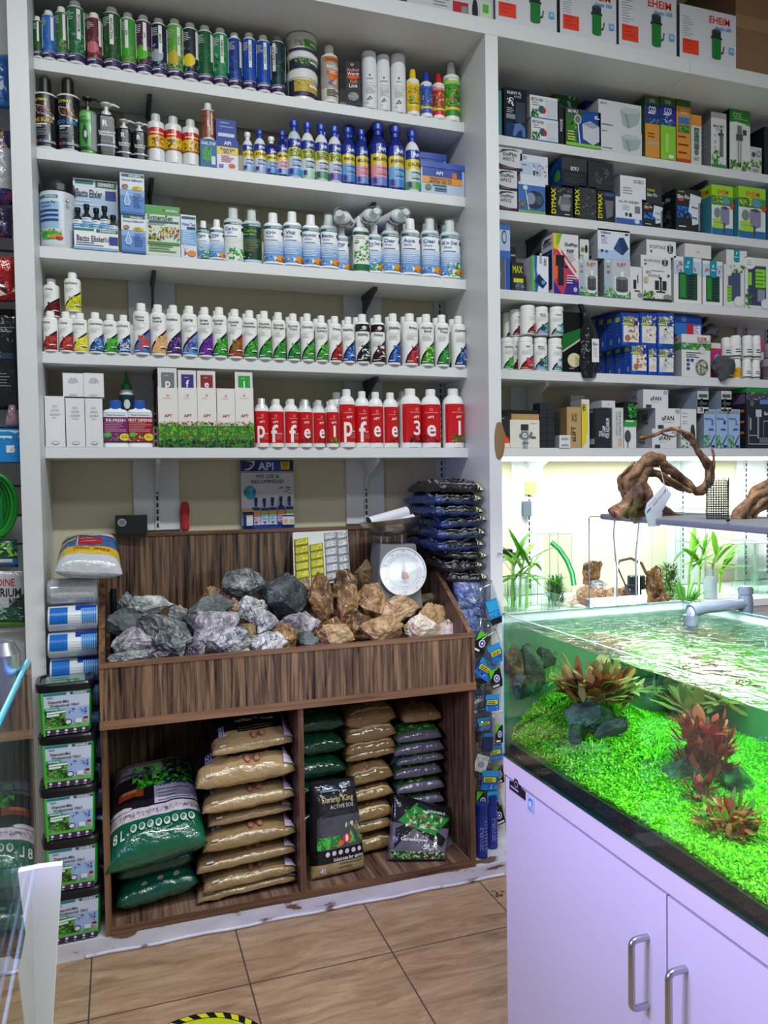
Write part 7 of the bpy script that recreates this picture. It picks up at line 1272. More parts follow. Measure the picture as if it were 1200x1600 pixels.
# ---------------------------------------------------------------- filter wool
G = 'wrapped filter wool rolls stacked left of the rock stand'
hh = .0885; nR = 13
rootroll = None
for i in range(nR):
    zc_ = .058+hh/2+i*hh*.999; Lr = .158
    if rootroll is None:
        root = empty('filter_wool_roll', (-.228, 2.82, zc_), rot=(0, 0, 0))
        b = MB(); rr_ = hh/2*.98; b.lathe([(0, 0), (rr_*.8, .002), (rr_*.97, .012), (rr_, .05), (rr_, Lr-.05), (rr_*.97, Lr-.012), (rr_*.8, Lr-.002), (0, Lr)], 30, 'dfe3e8', dy=1.25)
        b.build('wool', mat('filter_wool', 'd9dde3', .7, bump=.5, bscale=50), root, rot=(0, PI/2, 0))
        b = MB(); mp0 = cmap(rr_+.001, .004, Lr-.004, dy=1.25, span=2.4); mp = lambda x, y, k: mp0(1-y, x, k)
        art(b, [('r', .0, .0, 1, 1, 'd8dde4'), ('r', .03, .38, .40, .92, '1c6ac0'), ('r', .56, .78, 1, .98, '1c3aa0'), ('t', '', .62, .86, .14, 'e0e8f4', .1), ('r', .68, .52, 1, .84, '8ac0e8')]+[('r', .70+.045*k, .36, .725+.045*k, .84, '2a7acc') for k in range(7)], mp, Lr, rr_*2.4, .1, segy=.08)
        b.build('wrapper_print', PG, root, rot=(0, PI/2, 0))
        b = MB(); b.lathe([(rr_*.9, .0), (rr_*1.04, .01), (rr_*1.045, Lr-.01), (rr_*.9, Lr)], 30, 'ffffff', dy=1.25); o = b.build('wrapper', FILM, root, rot=(0, PI/2, 0))
        rootroll = root; o = root
    else:
        o = dup(rootroll, (-.228+.002*math.sin(i*2.3), 2.82+.006*math.sin(i*1.7), zc_))
        if i == nR-1: bpy.data.objects.remove([c for c in o.children if c.name.startswith('wrapper_print')][0])
    tag(o, f'white filter wool roll with blue print, {ORD[nR-1-i]} from the top of the stack' if i < nR-1 else 'topmost filter wool roll, plain white without print, under the yellow and blue package', 'filter wool', G)
A, B = at(82, 880, Y=2.755), at(190, 888, Y=2.755); zz = .058+hh*nR+.012
pk = [('r', 0, .0, 1, .16, 'c0c6cc'), ('r', .0, .16, 1, .36, 'd8b41c'), ('t', 'Filter wool', .52, .27, .10, 'a8502c', .55, 2), ('r', 0, .36, 1, .72, '3a64b0'), ('r', .3, .40, .7, .68, 'b81c2c'), ('r', .28, .36, .3, .9, 'c8ccd4'), ('l', .34, .6, .66, 2, .1, 'e0a0a8', .02), ('p', [(0, .38), (.26, .62), (.26, .7), (0, .5)], 'd8b41c'), ('r', 0, .72, 1, 1, 'b8b0a0'), ('r', .55, .76, .9, .94, 'd8dade')]
pillow('filter_wool_package', (A.x+.008, 2.72, zz+.02), (.012, 2.73, zz+.0), (A.x+.012, 3.0, zz+.085), (-.005, 3.0, zz+.09), .055, .04, 'c4cad0', pk, PB, seed=71, n=30, wr=.03, bot='b8bec4', label='yellow, blue and red filter wool package in clear plastic atop the rolls', cat='package', sharp=.5)
# ---------------------------------------------------------------- buckets
G = 'plant substrate buckets stacked at the left'
def bucket():
    root = empty('substrate_bucket', (0, 0, 0)); w0, w1 = .076, .082; Hh = .15
    b = MB(); b.lathe([(0, 0), (w0-.004, 0), (w0, .004), (w1, Hh)], 48, '2fa02c', dy=.86, ex=6); b.build('body', PG, root)
    def mpf(x, y, k): hw = w0+(w1-w0)*(.02+.92*y); return ((x*2-1)*hw*.88, -(hw*.86)*1.004-.0008-.0003*k, .003+y*(Hh-.016))
    b = MB(); art(b, [('r', .0, 0, 1, 1, '9ab0d8'), ('r', .0, .62, 1, 1, 'bfc8dc'), ('r', 0, .12, 1, .2, '6ab84a'), ('r', .0, .93, .52, .99, '1f7a8a'), ('r', .6, .93, 1, .99, '1c4a6a'), ('t', 'DENNERLE', .8, .96, .045, 'e8f0f0', .34), ('l', .12, .87, .3, 1, .04, '7a8a9a', .03), ('t', 'Deponit-Mix', .36, .78, .065, '3c4250', .5), ('t', 'Professional 10in1', .48, .69, .065, '3c4250', .78),
                     ('r', .06, .57, .36, .64, '3a9a7a'), ('t', 'Nährboden', .21, .605, .04, 'e8f4f0', .24), ('s', .0, .2, .5, .58, 110, .08, ['2a5a1c', '3a8a2a', '1c3a18', '58a83a', '6a8a4a']), ('p', [(.1, .5), (.5, .52), (.5, .56), (.1, .545)], 'e4e8f0'), ('p', [(.1, .44), (.36, .45), (.36, .49), (.1, .485)], 'e4e8f0'), ('s', .5, .45, .95, .62, 8, .05, ['2a4a8a']), ('e', .55, .28, .08, .07, '1c2a2c'), ('e', .55, .28, .06, .05, 'c8d4d8'), ('r', .7, .24, .84, .34, 'd0d8e0'), ('r', .88, .34, .97, .37, '1c1c1c'), ('r', .88, .31, .97, .34, 'b8242c'), ('r', .88, .28, .97, .31, 'd8b020'),
                     ('r', 0, 0, 1, .13, '3a2a44')]+[('e', .12+i*.19, .09, .035, .03, 'd8d0e0') for i in range(5)]+[('l', .08+i*.19, .02, .17+i*.19, 1, .03, 'c0b8cc', .02) for i in range(5)]+[('r', -.0, .0, .05, 1, '3fae34')], mpf, .14, .125, seed=4)
    b.build('label', PM, root)
    b = MB(); b.lathe([(w1-.002, Hh-.008), (w1+.006, Hh-.010), (w1+.008, Hh+.010), (w1+.004, Hh+.016), (w1-.006, Hh+.017), (w1-.010, Hh+.012), (0, Hh+.012)], 48, '15171c', dy=.86, ex=6); b.build('lid', PG, root)
    b = MB(); w_ = w1-.018; b.box(-w_*.92, w_*.92, -w_*.75, w_*.75, Hh+.012, Hh+.0128, '8aa0a0'); art(b, [('l', .1, .6, .9, 2, .3, '3a7a5a', .12), ('s', 0, 0, 1, .4, 20, .1, LEAF)], tmap(-w_*.92, w_*.92, -w_*.75, w_*.75, Hh+.0128), .12, .1); b.build('lid_label', PM, root)
    return root
WD = ['bottom', 'second from bottom', 'middle', 'second from top', 'topmost']
b0 = bucket()
for i in range(5):
    o = b0 if i == 0 else dup(b0)
    o.location = (-.166+(.004, .002, -.003, .0, -.006)[i], 2.712, .058+i*.1675); o.rotation_euler.z = (.03, -.02, .02, -.03, .04)[i]
    tag(o, f'black-lidded plant substrate bucket with green label, {WD[i]} of the stack', 'bucket', G)
# ---------------------------------------------------------------- hanging packs between stand and upright
G = 'hanging blister packs between the rock stand and the upright'
HC = [(772, 956, 20, 40, -.3, 'a'), (752, 1005, 22, 32, .5, 'g'), (775, 1021, 22, 30, -.35, 'y'), (758, 1046, 30, 30, .55, 'y'), (775, 1060, 20, 30, -.2, 'g'), (769, 1098, 24, 26, .05, 'y'), (757, 1131, 24, 20, -.1, 'y'),
      (762, 1160, 18, 30, .1, 'd'), (780, 1147, 14, 28, 0, 'g'), (774, 1176, 24, 26, -.1, 'y'), (752, 1193, 22, 26, .35, 's'), (765, 1219, 28, 30, .15, 'y'), (780, 1210, 15, 28, -.1, 'g'), (753, 1252, 20, 32, .1, 'g'), (770, 1248, 20, 28, 0, 'a'), (779, 1274, 18, 30, -.25, 'g')]
for i, (cx, cy, w_, h_, t, k) in enumerate(HC):
    Y = 2.768-.012*(i % 3)-.004*(i % 2); P = at(cx, cy, Y=Y); q = zc(P)/F; W, H = w_*q, h_*q
    root = empty('blister_pack', P, rot=(0, t, 0))
    b = MB(); cb = {'a': '1c7ab8', 'g': '17181c', 'y': '1c4fa8', 'd': '1c2c50', 's': 'd8dadc'}[k]; b.box(-W/2, W/2, -.001, .001, -H/2, H/2, cb)
    A_ = {'a': [('r', .05, .55, .95, .95, '2a9ac8'), ('r', 0, 0, 1, .25, '15161a'), ('s', 0, .3, 1, .5, 10, .12, ['6ac8e0', '58b84a'])], 'g': [('p', [(0, .5), (.5, .9), (.9, 1), (0, 1)], '5ab82c'), ('e', .55, .5, .26, .2, 'c8d0e8'), ('e', .55, .5, .18, .14, '3a4ab0'), ('e', .55, .5, .07, .06, 'e8ecf4'), ('l', .1, .08, .9, 1, .12, 'e8e8e8', .09)],
          'y': [('r', 0, .7, 1, 1, '2a8ac8'), ('r', .12, .4, .88, .66, 'c8c82a'), ('l', .18, .54, .8, 2, .1, '3a4a20', .05), ('r', 0, .0, 1, .3, '1c6ac0'), ('s', 0, 0, 1, .3, 8, .1, ['6ab8e8', '15161a'])], 'd': [('r', 0, .8, 1, 1, '2a6ab0')], 's': [('e', .5, .45, .26, .2, '8a9ac0'), ('r', 0, .75, 1, 1, 'b8c4b8')]}[k]
    art(b, A_, fmap(-W/2, W/2, -H/2, H/2, -.001), W, H, seed=i); b.build('header_card', PG, root)
    s_ = 1 if i % 3 else -1
    pillow('clear_pouch', (-W*.8, .012, -H*.5-.0), (W*.8, .010, -H*.5), (-W*.85, .012, H*1.15), (W*.7, .012, H*1.2), .008, .012, 'ffffff', None, FILM, seed=i, n=10, wr=.12, parent=root)
    nm = {'a': 'bright blue', 'g': 'black and green', 'y': 'blue and yellow', 'd': 'dark navy', 's': 'silvery white'}[k]
    nt = sum(1 for h in HC[:i+1] if h[5] == k)
    tag(root, f'{nm} carded pack hanging beside the rock stand' + (f', {ORD[nt-1]} such from the top' if sum(1 for h in HC if h[5] == k) > 1 else ''), 'hanging pack', G)
for i, (z0_, z1_, x0, x1) in enumerate(((1.0, 1.09, 1.27, 1.40), (.86, 1.0, 1.27, 1.40), (.68, .86, 1.27, 1.40), (.46, .68, 1.27, 1.40), (.24, .46, 1.275, 1.40))):
    pillow('air_stone_bag', (x0, 2.84, z0_), (x1, 2.83, z0_), (x0, 2.86, z1_+.03), (x1, 2.85, z1_+.03), .03, .03, '5a6c9a' if i < 2 else '48505f', [('s', .1, .1, .9, .9, 16, .14, ['8a94a8', '3a4ab0', '343c50', 'b8c0cc'])], PC, seed=300+i, n=20, wr=.12, label=f'bluish crumpled bag behind the hanging packs, {ORD[i]} from the top', cat='bag', group='bluish bags behind the hanging packs')
for i, (cx, Y, hz) in enumerate(((752, 2.70, .21), (768, 2.755, .215))):
    X = sx(cx, Y, .15); r = .0235
    o = bottle('spray_can', X, Y, .056, hz, r, 'can', '26389a', '1c2c80', [('t', 'DENNERLE', .36, .45, .2, '8a9ae0', .8, 1), ('l', .55, .85, .9, 9, .08, '8a9ad0', .015)], '24368f', rz=.3*i, rib=0); tag(o, ('front' if i == 0 else 'rear') + ' dark blue aerosol can standing on the white plinth by the upright', 'aerosol can', 'aerosol cans by the upright')
# floor sticker
b = MB(); b.lathe([(0, .0), (.19, 0), (.19, .0008), (0, .0008)], 64, '16171a'); b.lathe([(.165, .0012), (0, .0013)], 64, 'b8c020')
for i in range(24):
    a0, a1 = 2*PI*i/24, 2*PI*(i+.5)/24; sk = .08; b.add([(.168*math.cos(a0), .168*math.sin(a0), .0013), (.187*math.cos(a0+sk), .187*math.sin(a0+sk), .0013), (.187*math.cos(a1+sk), .187*math.sin(a1+sk), .0013), (.168*math.cos(a1), .168*math.sin(a1), .0013)], [(0, 1, 2, 3)], 'c8c828')
tag(b.build('floor_sticker', PG, None, (.17, 2.045, .0005)), 'round yellow floor sticker with black hazard border, cut by the bottom edge', 'sticker')
b = MB(); rn = random.Random(2)
for i in range(14):
    p = at(776+rn.uniform(-8, 8), 1398+rn.uniform(-5, 5), Z=.001); b.add([p, p+Vector((.012*rn.random()+.004, .002, .001)), p+Vector((.004, .01*rn.random()+.003, .002))], [(0, 1, 2)], '4a2a20')
tag(b.build('leaf_crumbs', PR), 'dark brown crumbs scattered on the tile near the aquarium cabinet', 'crumbs', kind='stuff')
# ---------------------------------------------------------------- left edge of the frame
struct(simple('wall_left', (-2.0, -.302, 3.0, 3.25, 1.03, 3.9), mat('slatwall', 'c9ccc9', .5)))
for i in range(18):
    z_ = 1.11+i*.102; struct(simple('trim_%d' % (i+10), (-2.0, -.302, 2.998, 3.0, z_, z_+.007), mat('slat_groove', '4a4e4e', .6) if i == 0 else bpy.data.materials['slat_groove']))
cb = tag(empty('base_cabinet', (-1.0, 2.9, 0)), 'pale cabinet below the slatted wall at the left edge', 'cabinet')
simple('cabinet_body', (-.9, .696, .02, .34, 0, 1.025), WHITE2, cb); simple('cabinet_door', (-.9, .69, 0, .019, .1, .985), WHITE2, cb); simple('cabinet_top', (-.9, .698, -.005, .34, 1.026, 1.04), WHITE, cb)
def flatpack(x0, x1, y0, y1, Y, base, a, label, cat='package', name='hanging_package', m=None, seed=1, h=.02):
    A, B, C_, D_ = at(x0, y1, Y=Y), at(x1, y1, Y=Y), at(x0, y0, Y=Y), at(x1, y0, Y=Y); A.x = C_.x = min(A.x, C_.x); B.x = D_.x = max(B.x, D_.x)
    B.x = D_.x = min(B.x, -.302)
    return pillow(name, A, B, C_, D_, h, h*.5, base, a, m or PB, seed=seed, n=20, wr=.06, label=label, cat=cat)
flatpack(-60, 13, 85, 170, 2.9, '2a70b8', [('s', .3, .1, .95, .9, 20, .2, ['8ac0e8', '1c5aa0', 'd0e4f4'])], 'crumpled blue bag at the upper left frame edge', seed=401)
flatpack(-60, 16, 205, 320, 2.9, '3a2a6a', [('r', 0, .2, 1, .75, 'b8bcc4'), ('l', .3, .68, .9, 8, .05, '5a5e68', .012), ('s', .1, .75, 1, 1, 14, .15, ['5a2a8a', 'c8a830']), ('s', .1, 0, 1, .2, 16, .2, ['4a1c6a', '8a3a6a'])], 'purple and white printed bag at the left frame edge', seed=402)
flatpack(-60, 18, 325, 372, 2.9, '342a50', [('s', .1, 0, 1, 1, 20, .2, ['6a5a90', '201a34', '8a4a5a'])], 'dark purple bag hanging below the printed one', seed=403)
flatpack(-50, 25, 402, 472, 2.88, 'a81c20', [('t', 'FOOD', .72, .9, .18, 'e84038', .5), ('t', 'STICK', .74, .72, .12, 'e84038', .44), ('s', .3, .0, 1, .6, 24, .14, ['e8c020', 'f0e8e0', 'c81c18', '3a1a18'])], 'red food stick bag with yellow patch at the left frame edge', seed=404)
flatpack(-60, 30, 484, 640, 2.93, '1c1d21', [('l', .5, .85, .95, 3, .04, '8a8e94', .01), ('s', .4, .4, .9, .75, 12, .05, ['8a8e94', '3a5a6a']), ('r', .55, .5, .9, .56, '2a4a5a'), ('l', .5, .35, .9, 5, .03, 'a0a4a8', .008)], 'tall black printed package at the left frame edge', seed=405, h=.012)
pillow('net_pouch', at(6, 668, Y=2.86), at(31, 668, Y=2.86), at(14, 632, Y=2.86), at(24, 632, Y=2.86), .02, .02, '9a7a88', None, PB, seed=406, n=14, wr=.08, label='small pink see-through pouch tied at the top', cat='pouch')
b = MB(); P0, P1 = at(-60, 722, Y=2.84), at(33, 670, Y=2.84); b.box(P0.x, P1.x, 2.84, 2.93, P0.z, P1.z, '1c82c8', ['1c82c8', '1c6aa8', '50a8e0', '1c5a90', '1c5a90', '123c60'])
art(b, [('p', [(0, .9), (.8, .92), (.9, .86), (1, .92), (1, .95), (0, .95)], 'c8e4f4'), ('r', .74, .28, .88, .5, 'e0e4e8'), ('s', .7, .2, .98, .8, 20, .04, ['6ac0e8', '3aa0d8']), ('l', .6, .72, .9, 1, .1, 'd0e8f8', .06)], fmap(P0.x, P1.x, P0.z, P1.z, 2.84), P1.x-P0.x, P1.z-P0.z)
tag(b.build('blue_box', PM), 'bright blue box at the left frame edge under the pink pouch', 'box')
b = MB()
for k in range(5):
    pts = []
    for j in range(15):
        t = j/14*PI; cx_ = -12+(38-k*4)*math.sin(t*.999)*1.0; cy_ = 790-(50-k*3)*math.cos(t); pts.append(at(cx_-2*k, cy_, Y=2.87+.012*k))
    b.tube(pts, .007, 8, ['1c8a2c', '24a034', '167a24', '1c8a2c', '2aa83a'][k])
b.tube([at(0, 775, Y=2.9), at(2, 840, Y=2.9)], .012, 8, '1a7a3c'); tag(b.build('hose_coil', PG), 'bright green coiled hose hanging at the left frame edge', 'hose')
flatpack(-50, 27, 842, 886, 2.88, '1c4a3a', [('r', .4, .1, 1, .3, '2a6ac0'), ('r', .5, .18, .9, .3, 'd8dce0'), ('s', .4, .4, 1, 1, 16, .1, ['8ac83c', '3a7a5a'])], 'small dark green and blue package above the aquarium net', seed=408)
flatpack(-50, 41, 892, 978, 2.88, '2f5a44', [('p', [(0, .15), (.5, .15), (.98, .6), (.98, 1), (0, 1)], 'b8bcc0'), ('t', 'DINE', .68, .80, .13, 'b81c3c', .3), ('t', 'RIUM', .76, .62, .15, '17181c', .36), ('t', 'NET', .84, .44, .15, '17181c', .22), ('l', .55, .3, .8, 1, .1, '5a5e60', .02), ('s', .3, .12, .98, .35, 40, .06, ['3a7a5a', '8ab0a0', '1c4a34']), ('r', 0, .0, 1, .08, '4aa02c')], 'green aquarium net package with white triangle and black letters', seed=409, h=.012)
# white tapered board and glass tank in the left foreground
zT = .834; Yp = 1.52
tl, tr = at(27, 1360, Y=Yp), at(97, 1352, Y=Yp); b = MB(); brx = at(82, 1600, Y=Yp); k = (tr.x-brx.x)/(tr.z-brx.z); x_b = tr.x-k*tr.z
v = [(tl.x-.005, Yp, 0), (x_b, Yp, 0), (tr.x, Yp, tr.z), (tl.x-.005, Yp, tl.z), (tl.x-.005, Yp+.018, 0), (x_b, Yp+.018, 0), (tr.x, Yp+.018, tr.z), (tl.x-.005, Yp+.018, tl.z)]
b.add(v, [(0, 1, 2, 3), (7, 6, 5, 4), (1, 5, 6, 2), (2, 6, 7, 3), (3, 7, 4, 0)], 'c8ccd4'); tag(b.build('tapered_board', WHITE), 'white tapered board standing beside the glass tank in the left foreground', 'board')
root = tag(empty('display_tank', (-.2, 1.2, 0)), 'glass display tank cut by the left frame edge, reflecting the buckets', 'aquarium')
e0, e1 = at(43, 1033, Y=1.47), at(3, 1118, Z=at(43, 1033, Y=1.47).z); dr = (Vector((e1.x, e1.y, 0))-Vector((e0.x, e0.y, 0))).normalized()
p_far = Vector((e0.x, e0.y, 0)); p_near = p_far+dr*.9; zt_, zb_ = e0.z, at(46, 1360, Y=1.47).z; out = Vector((-dr.y, dr.x, 0))
if out.x > 0: out = -out
p_far2, p_near2 = p_far+out*.45, p_near+out*.45; off = Vector((-.2, 1.2, 0))
def pane(name, a, b2, z0_, z1_, m):
    mb = MB(); th = .006; d = (b2-a).normalized(); nn = Vector((-d.y, d.x, 0))*th
    vv = [a, b2, b2+nn, a+nn]; mb.add([(p.x-off.x, p.y-off.y, z) for z in (z0_, z1_) for p in vv], [(0, 1, 5, 4), (1, 2, 6, 5), (2, 3, 7, 6), (3, 0, 4, 7), (4, 5, 6, 7), (3, 2, 1, 0)], 'ffffff'); return mb.build(name, m, root)
SG = thin_glass('reflective_glass', (.80, .88, .86), extra=.12)
pane('side_pane', p_far, p_near, zb_, zt_, SG); pane('end_pane', p_far, p_far2, zb_, zt_, GLASS); pane('far_side_pane', p_far2, p_near2, zb_, zt_, GLASS)
mb = MB(); mb.tube([(p.x-off.x, p.y-off.y, zt_) for p in (p_far, p_near)], .004, 6, '5ab0c8'); mb.tube([(p.x-off.x, p.y-off.y, zb_) for p in (p_far, p_near)], .003, 6, 'b0c4d0'); mb.build('glass_edge', PG, root)
mb = MB(); mb.add([(p.x-off.x+out.x*.01, p.y-off.y, z) for z in (zb_, zb_+.012) for p in (p_far, p_near, p_near2, p_far2)], [(4, 5, 6, 7), (3, 2, 1, 0)], '3a4a34'); mb.build('tank_floor', PR, root)
cab = tag(empty('tank_cabinet', (-.2, 1.2, 0)), 'glossy dark cabinet under the left foreground glass tank', 'cabinet')
mb = MB(); q = [p_far-dr*-.004+out*.004, p_near+out*.004, p_near2, p_far2]; mb.add([(p.x+.2, p.y-1.2, z) for z in (0, zb_-.004) for p in q], [(0, 1, 5, 4), (1, 2, 6, 5), (2, 3, 7, 6), (3, 0, 4, 7), (4, 5, 6, 7)], '3c4230')
mb.build('cabinet_body', mat('high_gloss_panel', '4a4f30', .04, 0, coat=1.), cab)
lp = tag(empty('chrome_spot_lamp', at(6, 1050, Y=1.40)), 'shiny chrome cylinder lamp inside the left foreground tank rim', 'lamp')
mb = MB(); mb.lathe([(0, -.09), (.022, -.09), (.026, -.02), (.026, .03), (.016, .05), (0, .055)], 28, 'd8d8e0'); mb.build('lamp_body', METAL, lp)
b = MB(); P0, P1 = at(46, 1345, Y=1.6), at(52, 1095, Y=1.6); b.box(P0.x-.003, P0.x+.004, 1.6, 1.61, 0, P1.z, '14141c'); tag(b.build('black_post', PR), 'thin black post between the left glass tank and the buckets', 'post')
# ================================================================== THE AQUARIUM AND ITS CABINET
TX0, TX1, TY0, TY1, TZ0, TZ1 = .95, 1.53, .58, 1.82, .785, 1.16; WZ = 1.138
cab = tag(empty('aquarium_cabinet', (1.24, 1.2, 0)), 'white two-door cabinet lit lilac under the planted aquarium', 'cabinet')
def cpart(name, x0, x1, y0, y1, z0, z1, m, bv=.0015, parent=cab): return simple(name, (x0-1.24, x1-1.24, y0-1.2, y1-1.2, z0, z1), m, parent, bv=bv)
CW = mat('satin_white_door', 'd9d7e0', .3)
cpart('cabinet_body', .972, 1.53, TY0, TY1-.01, 0, .738, CW); cpart('top_rail', .95, 1.535, TY0-.005, TY1, .738, .783, mat('pinkish_white_board', 'd8d4d4', .45, bump=.1, bscale=30))
for i, (y0, y1, hy) in enumerate(((1.179, TY1-.008, 1.232), (TY0, 1.175, 1.126))):
    d = tag(empty('cabinet_door', (0, 0, 0)), '', ''); del d['label'], d['category']; bpy.data.objects.remove(d)
    d = cpart('cabinet_door', .951, .970, y0, y1, .03, .731, CW, .002)
    b = MB(); pts = [(.951-1.24, hy-1.2, .622)]
    for k in range(7): a = PI/2*k/6; pts.append((.951-.026-.012*math.sin(a)-1.24, hy-1.2, .622-.012*(1-math.cos(a))))
    for k in range(7): a = PI/2*(1-k/6); pts.append((.951-.026-.012*math.sin(a)-1.24, hy-1.2, .487+.012*(1-math.cos(a))))
    pts.append((.951-1.24, hy-1.2, .487)); b.tube(pts, .0065, 14, 'b0b0b4'); b.build('handle', METAL, d)
b = MB(); L = .083
v = [(0, .0), (0, .022), (.022, .026), (.028, .038), (.045, .038), (.05, .026), (.083, .022), (.083, 0)]
b.add([(.9495, 1.788-y, .708+z) for y, z in v]+[(.9505, 1.788-y, .708+z) for y, z in v], [tuple(range(8)), tuple(range(15, 7, -1))], '1c1a24')
art(b, [('e', .45, .62, .11, .2, 'b8b4c4'), ('e', .45, .62, .08, .15, '1c1a24'), ('l', .1, .2, .92, 1, .1, 'a8a4b8', .14)], lambda x, y, k: (.949-.0002*k, 1.788-L*x, .708+.04*y), L, .04)
tag(b.build('badge_sticker', PM), 'black maker badge sticker at the top far corner of the cabinet door', 'sticker')
b = MB(); b.box(.9495, .9505, 1.662, 1.695, .690, .728, 'b0c8e4'); art(b, [('e', .5, .62, .3, .26, '3a7ac0'), ('e', .5, .55, .2, .2, 'd8e4f0'), ('l', .15, .25, .9, 2, .14, '6a8ab8', .05)], lambda x, y, k: (.949-.0002*k, 1.695-.033*x, .690+.038*y), .033, .038)
tag(b.build('badge_sticker', PM), 'small pale blue sticker beside the black badge on the cabinet door', 'sticker')
aq = tag(empty('aquarium', (1.24, 1.2, TZ0)), 'large open glass aquarium full of bright green carpet plants', 'aquarium')
def apart(name, x0, x1, y0, y1, z0, z1, m): return simple(name, (x0-1.24, x1-1.24, y0-1.2, y1-1.2, z0-TZ0, z1-TZ0), m, aq)
th = .007; FROST = mat('frosted_backing', '6f8a80', .55)
apart('side_pane', TX0, TX0+th, TY0+th, TY1-th, TZ0+th, TZ1, GLASS); apart('side_pane', TX1-th, TX1, TY0+th, TY1-th, TZ0+th, TZ1, GLASS)
apart('end_pane', TX0, TX1, TY1-th, TY1, TZ0+th, TZ1, GLASS); apart('end_pane', TX0, TX1, TY0, TY0+th, TZ0+th, TZ1, GLASS)
apart('base_pane', TX0-.001, TX1+.001, TY0-.001, TY1+.001, TZ0, TZ0+th, mat('green_glass_edge', '0c3a30', .12, coat=.6))
apart('frosted_film', TX1+.0005, TX1+.002, TY0, TY1, TZ0+th, WZ-.001, FROST); apart('frosted_film', TX0+.0, TX1, TY1+.0005, TY1+.002, TZ0+th, WZ-.001, FROST)
GB = mat('grey_reflection_paint', '8d949c', .5, bump=.3, bscale=60); apart('painted_reflection', TX1+.0005, TX1+.002, TY0, TY1, WZ-.001, TZ1-.001, GB); apart('painted_reflection', TX0, TX1, TY1+.0005, TY1+.002, WZ-.001, TZ1-.001, GB)  # grey strips above the water: reflections on bare glass put into the colour
mb = MB()
for x in (TX0+th/2, TX1-th/2): mb.box(x-th/2-1.24, x+th/2-1.24, TY0-1.2, TY1-1.2, TZ1-TZ0, TZ1-TZ0+.0012, '3a5a54')
for y in (TY0+th/2, TY1-th/2): mb.box(TX0-1.24, TX1-1.24, y-th/2-1.2, y+th/2-1.2, TZ1-TZ0, TZ1-TZ0+.0012, '3a5a54')
mb.box(TX0-.0006-1.24, TX0-1.24+.0015, TY1-.004-1.2, TY1+.0-1.2, th, TZ1-TZ0, '8fc8c8')
mb.build('polished_edge', GEDGE if False else PG, aq)
